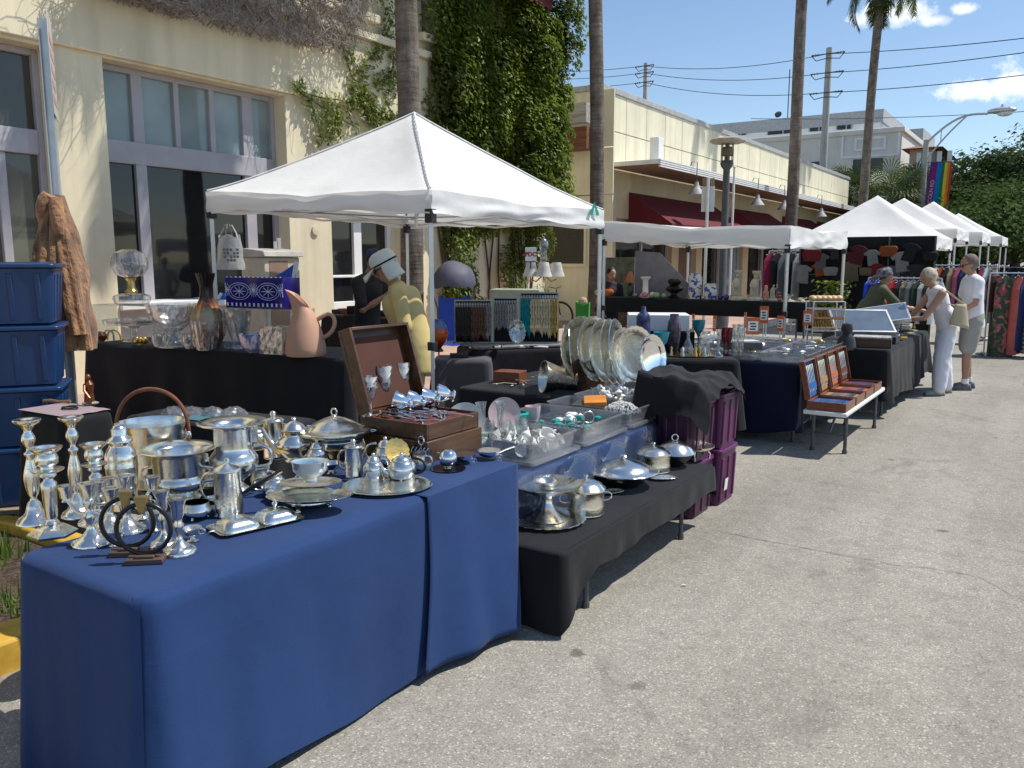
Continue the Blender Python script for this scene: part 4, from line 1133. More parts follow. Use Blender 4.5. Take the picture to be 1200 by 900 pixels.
# ---- rings on blocks
def ring_stand(px, py, cx_, cy_, rpx, lab):
    p = atz(px, py, TZ+.001); t = T('ring_stand', lab, 'ring stand', tuple(p), ang(8), 'black rings on wooden blocks')
    b = MB(); b.box(-.058,.058,-.026,.026,0,.018); b.box(-.03,.03,-.02,.02,.018,.028); O(b, 'block', mat('dark_block',(.10,.06,.045),.5,var=.3), t, bevel=.003)
    r = wid(p, rpx); zc_ = r+.03
    b = MB(); b.tube([(r*cos(2*pi*i/48), 0, zc_+r*sin(2*pi*i/48)) for i in range(48)], .0075, 10, closed=True); O(b, 'ring', M_blackw, t)
    b = MB(); b.prism([(-.008,zc_+r-.028),(.008,zc_+r-.028),(.022,zc_+r+.024),(-.022,zc_+r+.024)], -.014, .014, 'y'); O(b, 'wedge', mat('dull_brass',(.32,.23,.10),.35,metal=.7), t, bevel=.002)
ring_stand(152, 650, 151, 624, 29, 'black ring on a wooden block with a brass wedge, the left of the pair')
ring_stand(171, 659, 170, 629, 30, 'black ring on a wooden block with a brass wedge, the right of the pair')
# ---- shaker, buckets, urns
t, w, h = item('cocktail_shaker', 'tall silver cocktail shaker with stepped domed lid behind the candlesticks', 'shaker', 146, 596, 36, 497)
b = MB(); b.lathe(prof([(.78,0),(.82,.02),(.9,.3),(.98,.48),(1,.50),(1,.52),(.97,.53),(.97,.6)], w, h), 32); O(b, 'body', M_sil, t, sharp=60)
b = MB(); b.lathe(prof([(.975,.601),(.96,.64),(.85,.7),(.68,.745),(.66,.77),(.78,.79),(.78,.82),(.66,.84),(.5,.865),(.46,.88),(.48,.94),(.36,.98),(0,1)], w, h), 32); O(b, 'lid', M_sil, t, sharp=60)
t, w, h = item('ice_bucket', 'wide silver ice bucket with a tall arched brown handle', 'bucket', 183, 566, 78, 494)
b = MB(); b.lathe(prof([(.8,0),(.84,.02),(.9,.4),(.96,.85),(1.02,.96),(1.03,1),(.99,1),(.93,.9),(.86,.3),(.8,.06),(0,.06)], w, h), 44); O(b, 'body', M_sil, t, sharp=60)
zt_ = zup(atz(183,566,TZ), 456)-TZ
b = MB(); az = ang(3); b.tube([((w*1.05*cos(pi*i/30))*cos(az), (w*1.05*cos(pi*i/30))*sin(az), h*.8+(zt_-h*.8)*sin(pi*i/30)**.8) for i in range(31)], .0085, 8); O(b, 'handle', M_redwood, t)
for s in (-1, 1):
    b = MB(); b.ell((s*w*1.03*cos(az), s*w*1.03*sin(az), h*.78), .014,.014,.022); O(b, 'lug', M_sil, t)
P_cool = [(.5,0),(.55,.03),(.5,.06),(.42,.09),(.44,.12),(.62,.2),(.74,.3),(.76,.37),(.7,.43),(.66,.47),(.67,.5),(.7,.86),(.74,.92),(1.0,.965),(1.03,.985),(1,1),(.9,.975),(.68,.94),(.62,.9),(.6,.55),(0,.5)]
t, w, h = item('wine_cooler', 'silver wine cooler with broad flat rim and gadrooned bowl', 'wine cooler', 212, 584, 84, 524)
b = MB(); b.lathe(prof(P_cool, w, h), 80, rf=lambda th, u, r: 1+(.022*cos(32*th) if .22 < u < .34 else 0)); O(b, 'body', M_sil, t, sharp=70)
for s in (0, pi):
    b = MB(); hand(b, w*.72, h*.35, w*.68, h*.62, w*.35, .006, ang(0)+s); O(b, 'handle', M_sil, t)
P_urn = [(.46,0),(.5,.02),(.48,.06),(.3,.12),(.24,.16),(.3,.2),(.5,.26),(.66,.34),(.72,.42),(.72,.5),(.64,.56),(.56,.6),(.55,.66),(.56,.9),(.6,.94),(.98,.97),(1.02,.985),(.98,1),(.8,.98),(.54,.95),(.5,.9),(.49,.6),(0,.55)]
t, w, h = item('champagne_urn', 'tall two handled silver urn with flared scalloped rim and footed base', 'urn', 276, 578, 76, 493)
b = MB(); b.lathe(prof(P_urn, w, h), 64, rf=lambda th, u, r: 1+(.03*abs(sin(9*th)) if .64 < u < .8 else 0)); O(b, 'body', M_sil, t, sharp=70)
for s in (0, pi):
    b = MB(); hand(b, w*.68, h*.36, w*.62, h*.66, w*.5, .007, ang(5)+s); O(b, 'handle', M_sil, t)
t, w, h = item('sugar_bowl', 'small squat silver bowl with copper coloured lining, left of the tall pot', 'bowl', 231, 608, 34, 588)
b = MB(); b.lathe(prof([(.5,.12),(.8,.24),(1,.45),(1,.6),(.86,.8),(.8,.95),(.86,1)], w, h), 32); O(b, 'body', M_sil, t, sharp=60)
b = MB(); b.lathe(prof([(.84,1.0),(.78,.94),(.82,.7),(.6,.4),(0,.35)], w, h), 32); O(b, 'lining', M_copper, t)
for k in range(3):
    a = 2*pi*k/3+1; b = MB(); b.tube([(w*.6*cos(a),w*.6*sin(a),h*.22),(w*.7*cos(a),w*.7*sin(a),.003)], [.006,.005], 6); O(b, 'foot', M_sil, t)
t, w, h = item('chocolate_pot', 'tall straight silver pot with a slanting dark side handle', 'pot', 269, 603, 34, 547)
b = MB(); b.lathe(prof([(.95,0),(1,.02),(.96,.05),(.92,.5),(.9,.9),(.95,.92),(.93,.95)], w, h), 32); O(b, 'body', M_sil, t, sharp=55)
b = MB(); b.lathe(prof([(.94,.951),(.9,.98),(.6,1.03),(.2,1.07),(.12,1.09),(.2,1.13),(.1,1.18),(0,1.19)], w, h), 28); O(b, 'lid', M_sil, t)
b = MB(); az = ang(12); b.tube([(w*.9*cos(az),w*.9*sin(az),h*.42),(w*1.6*cos(az),w*1.6*sin(az),h*.55),(w*3.6*cos(az),w*3.6*sin(az),h*.86)], [.006,.009,.008], 8); O(b, 'handle', M_blackw, t)
b = MB(); hand(b, w*.9, h*.3, w*.9, h*.88, w*1.0, .005, ang(178)); O(b, 'ear', M_sil, t)
# ---- double covered dish
A_, B2 = atz(262,626,TZ), atz(345,607,TZ); dv = (B2-A_).to_2d(); c = (A_+B2)/2+Vector((-.02,.0,0))
t = T('butter_dish', 'oblong silver tray carrying two low domed covers with finials', 'dish', (c.x,c.y,TZ+.001), atan2(dv.y,dv.x))
L2 = dv.length/2+.022; W2_ = .078
def rrect(hx, hy, r, n=6):
    o = []
    for k, (sx, sy) in enumerate(((1,1),(-1,1),(-1,-1),(1,-1))):
        for i in range(n+1):
            a = pi/2*k+pi/2*i/n; o.append((sx*(hx-r)+r*cos(a), sy*(hy-r)+r*sin(a)))
    return o
def loft(mb, secs, m=0, cap0=True, cap1=True):
    n = len(secs[0][0]); vs, fs = [], []
    for poly, z in secs: vs += [(x,y,z) for x, y in poly]
    for i in range(len(secs)-1):
        for k in range(n): fs.append((i*n+k, i*n+(k+1) % n, (i+1)*n+(k+1) % n, (i+1)*n+k))
    if cap0: fs.append(tuple(range(n-1,-1,-1)))
    if cap1: fs.append(tuple((len(secs)-1)*n+k for k in range(n)))
    mb.add(vs, fs, m); return mb
b = loft(MB(), [(rrect(L2*.9,W2_*.85,.02),0),(rrect(L2,W2_,.03),.008),(rrect(L2+.004,W2_+.004,.03),.012),(rrect(L2*.97,W2_*.94,.03),.011),(rrect(L2*.9,W2_*.86,.02),.005)]); O(b, 'tray', M_sil, t, sharp=60)
for s in (-1, 1):
    b = MB(); sec = [(rrect(L2*.43,W2_*.8,.025),.008),(rrect(L2*.43,W2_*.8,.025),.014),(rrect(L2*.38,W2_*.7,.03),.03),(rrect(L2*.29,W2_*.5,.03),.042),(rrect(L2*.12,W2_*.2,.01),.047)]
    loft(b, sec); b.v = [(x+s*L2*.47, y, z) for x, y, z in b.v]; cv = O(b, 'cover', M_sil, t, sharp=60)
    b = MB(); b.lathe([(.006,.046),(.004,.052),(.009,.06),(.011,.066),(.006,.073),(.003,.08),(0,.082)], 14, M=Matrix.Translation((s*L2*.47,0,0))); O(b, 'finial', M_sil, cv)
for s in (-1, 1):
    b = MB(); hand(b, L2*.98, .01, L2*.98, .011, .02, .004, 0 if s > 0 else pi); O(b, 'handle', M_sil, t)
# ---- teapot with dome lid behind
def teapot(name, lab, px, py, wpx, ytop, P, lidz, spout_az, handle_az, hm=None, mm=None, feet=0, cat='teapot', hz=(.25,.8), sc_=1.0, group=None):
    t, w, h = item(name, lab, cat, px, py, wpx, ytop, group=group)
    mm = mm or M_sil
    i = next(k for k, (r, z) in enumerate(P) if z >= lidz)
    b = MB(); b.lathe(prof(P[:i+1], w, h), 32); O(b, 'body', mm, t, sharp=60)
    b = MB(); b.lathe([(r, z+.001) for r, z in prof(P[i:], w, h)], 32); O(b, 'lid', mm, t, sharp=60)
    if spout_az is not None:
        b = MB(); pts = []
        for k in range(9):
            u = k/8; x = w*(.75+1.0*u); z = h*(.22+.12*u+.42*u*u); pts.append((x*cos(spout_az), x*sin(spout_az), z))
        b.tube(pts, [w*.24*(1-.62*k/8) for k in range(9)], 10); O(b, 'spout', mm, t)
    if handle_az is not None:
        b = MB(); hand(b, w*.82, h*hz[0], w*.72, h*hz[1], w*.85*sc_, .0055, handle_az); O(b, 'handle', hm or mm, t)
    for k in range(feet):
        a = 2*pi*k/feet+.6; b = MB(); b.tube([(w*.5*cos(a),w*.5*sin(a),h*.12),(w*.62*cos(a),w*.62*sin(a),.004)], [.008,.006], 7); O(b, 'foot', mm, t)
    return t, w, h
P_squat = [(.5,.0),(.55,.03),(.45,.08),(.6,.12),(.95,.3),(1,.42),(.86,.5),(.62,.56),(.56,.64),(.66,.7),(.68,.72),(.62,.76),(.45,.84),(.2,.9),(.1,.92),(.1,.95),(.14,.97),(.08,1),(0,1)]
teapot('teapot', 'round bellied silver teapot with pointed lid, right of the scalloped urn', 346, 540, 44, 489, P_squat, .7, ang(175), ang(-5))
# ---- chafing dish
t, w, h = item('chafing_dish', 'big silver chafing dish with domed lid and ring finial on a legged stand', 'chafing dish', 393, 536, 82, 480)
b = MB(); b.lathe(prof([(.95,.50),(1.0,.53),(1.02,.56),(1,.6),(.84,.62),(.7,.68),(.5,.76),(.3,.82),(.12,.86),(0,.87)], w, h), 60, rf=lambda th, u, r: 1+(.03*abs(sin(8*th)) if u < .4 else 0)); ld = O(b, 'lid', M_sil, t, sharp=60)
b = MB(); b.tube([(.0+.013*cos(2*pi*k/20), 0, h*.95+.017*sin(2*pi*k/20)) for k in range(20)], .0045, 7, closed=True); b.lathe([(.012,h*.86),(.008,h*.88),(.005,h*.9)], 10); O(b, 'finial', M_sil, ld, rz=ang(0))
b = MB(); b.lathe(prof([(.3,.17),(.62,.24),(.8,.36),(.85,.48),(.9,.5),(.8,.5),(.7,.35),(0,.25)], w, h), 48); O(b, 'pan', M_tarn, t, sharp=60)
b = MB(); b.tube([(w*.8*cos(2*pi*k/40), w*.8*sin(2*pi*k/40), h*.4) for k in range(40)], .006, 7, closed=True); st_ = O(b, 'stand', M_sil, t)
for k in range(4):
    a = pi/2*k+.5; b = MB(); b.tube([(w*.8*cos(a),w*.8*sin(a),h*.4),(w*.9*cos(a),w*.9*sin(a),h*.2),(w*.8*cos(a),w*.8*sin(a),.004)], [.009,.006,.01], 8); O(b, 'leg', M_sil, t)
for s in (0, pi):
    b = MB(); hand(b, w*.98, h*.52, w*.98, h*.56, .03, .005, ang(8)+s); O(b, 'handle', M_sil, t)
b = MB(); b.lathe([(.03,0),(.035,.02),(.02,.035),(0,.04)], 20); O(b, 'burner', M_tarn, t)
# ---- stacked trays
P_tray = [(.0,.35),(.62,.35),(.7,.42),(.82,.78),(.96,.92),(1,1),(1.02,.9),(.98,.72),(.8,.5),(.66,0),(0,0)]
def tray(name, lab, cat, loc, w, h, sx=1, sy=1, n=24, a=.05, m=None, rz=0, group=None, seg=72):
    b = MB(); b.lathe([(r*w, z*h) for r, z in P_tray], seg, rf=lambda th, u, r: 1+(a*(abs(sin(n*th/2))-.5) if r > w*.78 else 0), sx=sx, sy=sy)
    return S(b, name, m or M_sil, lab, cat, loc, rz, group, sharp=70)
t, w, h = item('tray_stand', 'round low footed silver stand under the stacked trays', 'stand', 363, 592, 58, 578)
b = MB(); b.lathe(prof([(.95,.3),(1,.4),(1,.7),(.92,.85),(.7,1),(.3,1.0),(0,1.0)], w, h), 48, rf=scal(20,.04)); O(b, 'body', M_sil, t, sharp=60)
for k in range(4):
    a = pi/2*k+.3; b = MB(); b.lathe([(.009,.002),(.006,.008),(.012,.016)], 10, M=Matrix.Translation((w*.88*cos(a),w*.88*sin(a),0))); O(b, 'foot', M_sil, t)
zs_ = TZ+h+.002
p = atz(363, 585, zs_)
tray('tray', 'wide oval silver tray with beaded edge on the low footed stand', 'tray', tuple(p), wid(p, 98)/2, .02, 1, .62, 40, .03, rz=ang(4), group='silver trays on the blue table')
tray('plate', 'small tilted silver plate leaning at the left of the stacked trays', 'plate', tuple(atz(331, 577, TZ+.035)), .062, .016, 1, .8, 18, .06, rz=(R(10),R(-12),ang(0)))
p2 = atz(364, 568, zs_+.022)
b = MB(); t = T('gravy_boat', 'oval silver gravy bowl with its own saucer on top of the stacked trays', 'gravy boat', tuple(p2), ang(6))
w = wid(p2, 88)/2*.9
b.lathe([(r*w*.9, z*.014) for r, z in P_tray], 60, rf=scal(24,.04), sx=1, sy=.62); O(b, 'saucer', M_sil, t, sharp=70)
b = MB(); hh = zup(p2,540)-p2.z; b.lathe(prof([(.26,.15),(.2,.22),(.34,.4),(.5,.62),(.52,.9),(.56,1),(.53,1),(.47,.66),(.3,.45),(0,.4)], w, hh), 48, sx=1, sy=.75); O(b, 'bowl', M_sil, t, sharp=60)
# ---- the tea set on its round tray
pt = atz(454, 572, TZ+.001)
tw = wid(pt, 104)/2
tray('tray', 'large round silver tray holding the small tea set near the wooden chest', 'tray', tuple(pt), tw, .018, 1, .86, 60, .015, rz=ang(8), group='silver trays on the blue table')
TT = TZ+.01
P_mug = [(.95,0),(1,.02),(.96,.06),(.9,.5),(.88,.86),(.98,.88),(.98,.9),(.8,.93),(.3,.96),(.16,.97),(.26,1.0),(.3,1.05),(.16,1.1),(0,1.11)]
teapot('tankard', 'straight sided silver tankard with ball finial at the left of the tea set', 415, 560, 22, 519, P_mug, .88, None, ang(180), cat='tankard', sc_=1.0)
P_jar = [(.6,.04),(.8,.12),(1,.32),(1,.5),(.8,.62),(.7,.66),(.72,.68),(.62,.74),(.4,.86),(.14,.9),(.18,.95),(.1,1),(0,1)]
teapot('sugar_pot', 'small lidded silver sugar pot in the middle of the tea set', 438, 562, 24, 531, P_jar, .66, None, ang(10), feet=3, cat='sugar pot', sc_=.8)
P_pot = [(.6,.06),(.85,.12),(1,.34),(.96,.52),(.8,.66),(.72,.7),(.72,.72),(.6,.8),(.3,.88),(.12,.9),(.16,.95),(.08,1),(0,1)]
teapot('teapot', 'silver teapot with black handle on the round tray', 471, 562, 34, 530, P_pot, .7, ang(188), ang(-8), M_blackw, feet=4)
teapot('creamer', 'open silver creamer at the right rim of the round tray', 492, 552, 20, 530, [(.6,.04),(.85,.2),(1,.45),(.8,.75),(.86,.95),(.9,1),(.78,1),(.0,.9)], .95, None, ang(0), cat='creamer', sc_=.8)
teapot('coffee_pot', 'plain silver coffee pot behind the tea set, in front of the chest', 452, 546, 28, 512, P_jar, .66, ang(20), ang(190), cat='coffee pot')
def tilted_bowl():
    p = atz(462, 545, TZ+.03); p.z = TZ+.085
    b = MB(); b.lathe([(.02,0),(.036,.01),(.042,.03),(.046,.032),(.038,.03),(.03,.012),(0,.01)], 28); b.lathe([(.046,.03),(.058,.034),(.06,.038),(.046,.036)], 32, 0, rf=scal(14,.1))
    S(b, 'bonbon_dish', M_gold, 'gilt rimmed little dish tipped up behind the tea set', 'dish', tuple(p), (R(62),R(10),ang(30)), sharp=60)
tilted_bowl()
def egg_rack():
    t, w, h = item('toast_rack', 'wire silver rack with a looped handle in front of the chest', 'rack', 494, 545, 22, 511)
    b = MB()
    for k in range(5):
        x = -w+2*w*k/4; b.tube([(x, w*.7*cos(pi*i/14), .012+h*.52*sin(pi*i/14)) for i in range(15)], .0022, 5)
    b.tube([(w*cos(2*pi*i/30), w*.75*sin(2*pi*i/30), .01) for i in range(30)], .003, 5, closed=True); O(b, 'wires', M_sil3, t)
    b = MB(); b.tube([(0,0,h*.5),(0,0,h*.72)], .003, 6); b.tube([(.017*cos(2*pi*i/20), 0, h*.84+.02*sin(2*pi*i/20)) for i in range(20)], .003, 6, closed=True); O(b, 'handle', M_sil3, t)
egg_rack()
# ---- ball on dark plate
p = atz(525, 551, TZ+.001)
b = MB(); w = wid(p, 42)/2; b.lathe([(w*.5,0),(w*.95,.006),(w,.01),(w*.9,.009),(0,.006)], 36); S(b, 'plate', mat('dark_lacquer',(.02,.018,.02),.15,metal=.5), 'round dark plate under the mirror ball', 'plate', tuple(p))
t = T('dome_dish', 'mirror bright silver ball dish on the round dark plate', 'dish', (p.x,p.y,TZ+.009)); r = wid(p, 22)/2
b = MB(); b.lathe([(r*.5,0),(r*.55,.004),(r*.3,.008)], 20); O(b, 'foot', M_sil3, t)
b = MB(); b.ell((0,0,r+.006), r, r, r, seg=32, rings=20); O(b, 'ball', M_sil3, t)
# ---- carts
def cart(px, py, lab, flip):
    p = atz(px, py, TZ+.001); t = T('salt_cart', lab, 'salt cart', tuple(p), ang(12), 'silver wheelbarrow salts'); r = wid(p, 28)/2
    b = MB(); b.lathe([(r*.4,.016),(r*.8,.026),(r*.98,.042),(r,.05),(r*.96,.05)], 28); O(b, 'bowl', M_sil3, t)
    b = MB(); b.lathe([(r*.95,.049),(r*.7,.042),(0,.04)], 28); O(b, 'lining', M_copper, t)
    for s in (-1, 1):
        b = MB(); q = (r*.75, s*r*.75, .019); b.tube([(q[0]+.0165*cos(2*pi*i/22), q[1], q[2]+.0165*sin(2*pi*i/22)) for i in range(22)], .0025, 5, closed=True)
        for k in range(6): b.tube([q, (q[0]+.016*cos(pi*k/3), q[1], q[2]+.016*sin(pi*k/3))], .0013, 4)
        O(b, 'wheel', M_sil3, t)
    b = MB(); s_ = 1 if flip else -1; b.tube([(s_*r*.9,0,.036),(s_*r*1.5,0,.05),(s_*r*2.2,0,.062)], [.004,.003,.0045], 6); O(b, 'handle', M_sil3, t)
    b = MB(); b.tube([(-r*.6,0,.02),(-r*.65,0,.003)], .003, 6); O(b, 'prop', M_sil3, t)
cart(543, 544, 'little silver wheelbarrow salt with copper lining, nearest the mirror ball', False)
cart(573, 539, 'little silver wheelbarrow salt with its handle pointing right at the table corner', True)
# ---- the cutlery chest
cA = atz(501, 545, TZ+.001); cD = atz(424, 531, TZ); cB = atz(562, 520, TZ)
chL = atx(565, 520, cA.x).y-cA.y; chW = .42
hz1, hz2 = zup(cA, 518)-TZ, zup(cA, 499)-TZ
t = T('cutlery_chest', 'open two tier brown wooden cutlery chest with its lid raised', 'chest', (cA.x-chW/2, cA.y+chL/2, TZ+.001))
hx, hy = chW/2, chL/2
b = MB(); b.box(-hx,hx,-hy,hy,0,hz1-.003); O(b, 'lower_drawer', M_walnut, t, bevel=.004)
b = MB(); i_ = .012
for x0, x1, y0, y1 in ((-hx+i_,hx-i_,-hy+i_,-hy+2*i_),(-hx+i_,hx-i_,hy-2*i_,hy-i_),(-hx+i_,-hx+2*i_,-hy+2*i_,hy-2*i_),(hx-2*i_,hx-i_,-hy+2*i_,hy-2*i_)): b.box(x0,x1,y0,y1,hz1,hz2)
b.box(-hx+2*i_,hx-2*i_,-hy+2*i_,hy-2*i_,hz1,hz2-.02); O(b, 'upper_tray', M_walnut, t, bevel=.003)
b = MB(); b.box(-hx+2*i_+.001,hx-2*i_-.001,-hy+2*i_+.001,hy-2*i_-.001,hz2-.019,hz2-.014); O(b, 'lining', mat('red_felt',(.13,.035,.03),.95,var=.2), t)
lidh = .43
b = MB(); e = .016
b.box(0,.02,-hy,hy,0,lidh); fr_ = [(-hy,-hy+e,0,lidh),(hy-e,hy,0,lidh),(-hy+e,hy-e,lidh-e,lidh)]
for a, b_, c_, d_ in fr_: b.box(.02,.085,a,b_,c_,d_)
ld = O(b, 'lid', M_walnut, t, (-hx-.02,0,hz2+.002), (0,R(-17),0), bevel=.003)
b = MB(); b.box(.0205,.026,-hy+e+.03,hy-e-.03,.02,lidh-e-.03); O(b, 'lid_lining', mat('brown_felt',(.085,.032,.022),.9,var=.15), ld)
CT = TZ+hz2-.012
M_gob = thin_glass('etched_goblet', (.86,.88,.88), .16, .08, .42, 1.0, (.9,.92,.92), 30)
def goblet(lab, px, py, wpx, ytop, z, gm, rz=0, group='cut crystal goblets'):
    t, w, h = item('goblet', lab, 'goblet', px, py, wpx*1.15, ytop, z, group)
    b = MB(); b.lathe(prof([(.45,.42),(.7,.48),(.9,.6),(.96,.8),(1,1),(.95,1),(.88,.62),(.6,.5),(0,.47)], w, h), 24); O(b, 'bowl', gm, t, sharp=60)
    b = MB(); b.lathe(prof([(.75,0),(.8,.02),(.42,.05),(.28,.1),(.34,.2),(.26,.28),(.34,.38),(.44,.419)], w, h), 20); O(b, 'stem', gm, t, sharp=60)
M_cut = thin_glass('cut_crystal', (.93,.95,.95), .10, .06, .045, .7, (.9,.92,.92), 18)
M_clear = thin_glass('clear_glass', (.95,.975,.97), .02, .02, .06, .7)
goblet('cut crystal goblet before the chest lid, leftmost and shortest of three', 433, 488, 19, 441, CT, M_gob)
goblet('cut crystal goblet before the chest lid, in the middle of three', 451, 482, 17, 428, CT, M_gob)
goblet('cut crystal goblet before the chest lid, rightmost of three', 471, 476, 18, 424, CT, M_gob)
M_glr = silver_mat('blue_grey_silver', (.62,.68,.76), .12, .2)
for k, (px, py) in enumerate(((484,485),(499,483),(515,479),(532,474))):
    p = atz(px, py, CT); b = MB(); b.lathe([(.032,0),(.036,.007),(.017,.016),(.028,.03),(.043,.058),(.049,.1),(.045,.1),(.038,.058),(0,.045)], 24)
    S(b, 'beaker', M_sil3, ['first silver beaker lying in the chest, nearest its lid','second silver beaker lying in the chest','third silver beaker lying in the chest','last silver beaker lying in the chest, at the right end'][k], 'beaker', (p.x,p.y,CT+.046), (R(75),0,R(-60)+.1*k), 'silver beakers in the chest', sharp=60)
for k in range(26):
    u = rnd(-.9,.9); v = rnd(-.85,.85); L_ = rnd(.15,.22)
    b = MB(); b.tube([(-L_/2,0,0),(L_*.15,0,.003),(L_*.3,0,.002)], [.005,.0035,.003], 6, flat=.4); b.ell((L_*.42,0,.003), L_*.16,.014,.004, seg=12, rings=6)
    S(b, 'spoon', M_sil3, 'silver spoon lying loose on the lining of the open chest', 'spoon', (cA.x-chW/2+u*hx*.75, cA.y+chL/2+v*hy*.7, CT+.004+.004*(k % 4)), (0,0,rnd(2.2,4.0)), 'spoons in the chest')

# ---- more pieces filling the gaps at the back
for (nm, lab, cat, px, py, w_, yt, P, lz, sp, hn, ft) in (
    ('creamer','squat silver creamer behind the tall straight pot','creamer',306,572,24,548,[(.6,.04),(.85,.2),(1,.45),(.8,.75),(.86,.95),(.9,1),(.78,1),(0,.9)],.95,None,ang(5),0),
    ('sugar_pot','lidded silver sugar pot left of the chafing dish','sugar pot',372,545,24,515,P_jar,.66,None,ang(180),3),
    ('hot_water_jug','tall silver jug standing behind the scalloped urn','jug',322,536,26,487,P_mug,.88,ang(180),ang(0),0),
    ('teapot','small silver teapot right behind the oblong covered dish','teapot',322,580,30,553,P_pot,.7,ang(20),ang(200),0),
    ('tankard','plain silver tankard between the wine cooler and the scalloped urn','tankard',243,570,22,535,P_mug,.88,None,ang(0),0),
    ('teapot','round silver teapot at the back edge between the urn and the chafing dish','teapot',300,528,34,497,P_pot,.7,ang(185),ang(5),0),
    ('sugar_pot','little lidded silver pot at the back right of the chafing dish','sugar pot',433,530,22,506,P_jar,.66,None,ang(10),0)):
    teapot(nm, lab, px, py, w_, yt, P, lz, sp, hn, feet=ft, cat=cat)
for k_, (px, py, w_, yt) in enumerate(((168,608,22,583),(182,622,20,600),(250,598,20,583),(226,634,22,618),(388,556,26,542),(134,640,18,622))):
    t, w, h = item('goblet', ['small silver goblet below the wine cooler, the left one','small silver goblet behind the short candlesticks','small silver cup just left of the tall straight pot','low silver cup at the left end of the oblong covered dish','low silver cup between the stacked trays and the tea set','small silver cup beside the nearest candelabrum'][k_], 'goblet', px, py, w_, yt, group='small silver cups')
    b = MB(); b.lathe(prof([(.6,0),(.64,.04),(.3,.12),(.2,.3),(.5,.42),(.85,.6),(1,1),(.94,1),(.75,.6),(0,.45)], w, h), 26); O(b, 'cup', [M_sil, M_sil2][k_ % 2], t, sharp=60)
    b = MB(); hand(b, w*.8,h*.5,w*.9,h*.9,w*.5,.003,ang(0)); O(b, 'handle', M_sil, t)
# =============================== low black bench in front of the bins
BZ_ = .40
b0, b1_ = atz(655,648,BZ_), atz(842,546,BZ_)
BXf = (b0.x+b1_.x)/2; BYa, BYb = b0.y, b1_.y; BXb = BXf-.46
def bench_hem(k, t):
    if k == 0:
        d = t*(BYb-BYa)
        return .02+.225*min(1,(d/.30))**.7+.012*sin(t*16) if d < .30 else .245+.012*sin(t*16)
    if k == 1: return .20
    if k == 2: return .12
    return .02
table('low folding bench with grey legs under the black cloth', BXb+.02, BXf-.03, BYa+.03, BYb-.03, BZ_-.008, .03, inset=.33, group=None)
cloth('black cloth over the low bench, one corner hanging to the ground', BXb, BXf, BYa, BYb, BZ_, bench_hem, M_charc, .012, .014, 14, seed=8, cnr=.04, rc=.02)
BT = BZ_+.004
# comport on tray
pc = atz(641, 610, BT)
tray('tray', 'round scalloped silver tray under the tall comport on the black bench', 'tray', tuple(pc), wid(pc,88)/2, .018, 1, 1, 22, .06, M_sil2, group=None)
t, w, h = item('comport', 'footed silver comport with scalloped top plate and a small bowl set on it', 'comport', 641, 607, 80, 566, BT+.008)
b = MB(); b.lathe(prof([(.62,0),(.64,.03),(.5,.1),(.3,.25),(.17,.45),(.16,.6),(.22,.72),(.3,.76)], w, h), 32); O(b, 'foot', M_sil, t, sharp=60)
b = MB(); b.lathe(prof([(0,.77),(.3,.77),(.75,.82),(.95,.95),(1,.98),(1.02,1.0),(.95,1),(.75,.88),(0,.84)], w, h), 64, rf=scal(22,.06)); O(b, 'plate', M_sil, t, sharp=70)
pq = Vector((pc.x,pc.y,BT+.008+h*.85))
b = MB(); ww = wid(pq,30)/2; b.lathe([(ww*.6,0),(ww*.65,.004),(ww*.5,.01),(ww*.9,.03),(ww,.042),(ww*.92,.042),(ww*.8,.028),(0,.012)], 32)
S(b, 'bowl', M_sil, 'small plain silver bowl on top of the footed comport', 'bowl', (pq.x,pq.y,pq.z+.004), sharp=60)
def lidpot(name, lab, px, py, wpx, ytop, cat, lidz=.62, rings=True, hs=True, z=None):
    t, w, h = item(name, lab, cat, px, py, wpx, ytop, z or BT)
    b = MB(); b.lathe(prof([(.9,0),(.96,.02),(.94,.06),(.96,.1),(.94,.14),(.96,.18),(.94,.22),(.93,.4),(.95,lidz-.02),(1,lidz)], w, h), 40); O(b, 'body', M_sil2, t, sharp=50)
    b = MB(); b.lathe(prof([(1.02,lidz+.002),(1.02,lidz+.04),(.96,lidz+.06),(.8,lidz+.15),(.5,lidz+.22),(.15,lidz+.26),(.08,lidz+.28)], w, h), 40); ld = O(b, 'lid', M_sil, t, sharp=50)
    b = MB(); b.lathe(prof([(.08,lidz+.27),(.07,.93),(.14,.96),(.1,.99),(0,1)], w, h), 14); O(b, 'finial', M_sil, ld)
    if hs:
        for s in (0, pi):
            b = MB(); hand(b, w*.95, h*.3, w*.97, h*.52, w*.4, .005, ang(10)+s); O(b, 'handle', M_sil, t)
lidpot('biscuit_barrel', 'ribbed silver barrel with lid and two handles beside the comport', 686, 601, 46, 556, 'barrel')
tray('leaf_dish', 'small silver leaf shaped dish behind the ribbed barrel', 'dish', tuple(atz(716,578,BT)), .075, .014, 1, .55, 14, .1, M_sil2, ang(20))
t, w, h = item('tureen', 'wide covered silver tureen with shell rim in the middle of the black bench', 'tureen', 730, 568, 80, 532, BT)
b = MB(); b.lathe(prof([(.45,0),(.5,.05),(.62,.15),(.74,.3),(.8,.38),(1,.44),(1.02,.47),(.95,.47)], w, h), 56, rf=lambda th,u,r: 1+(.04*abs(sin(9*th)) if r > w*.9 else 0)); O(b, 'bowl', M_sil2, t, sharp=60)
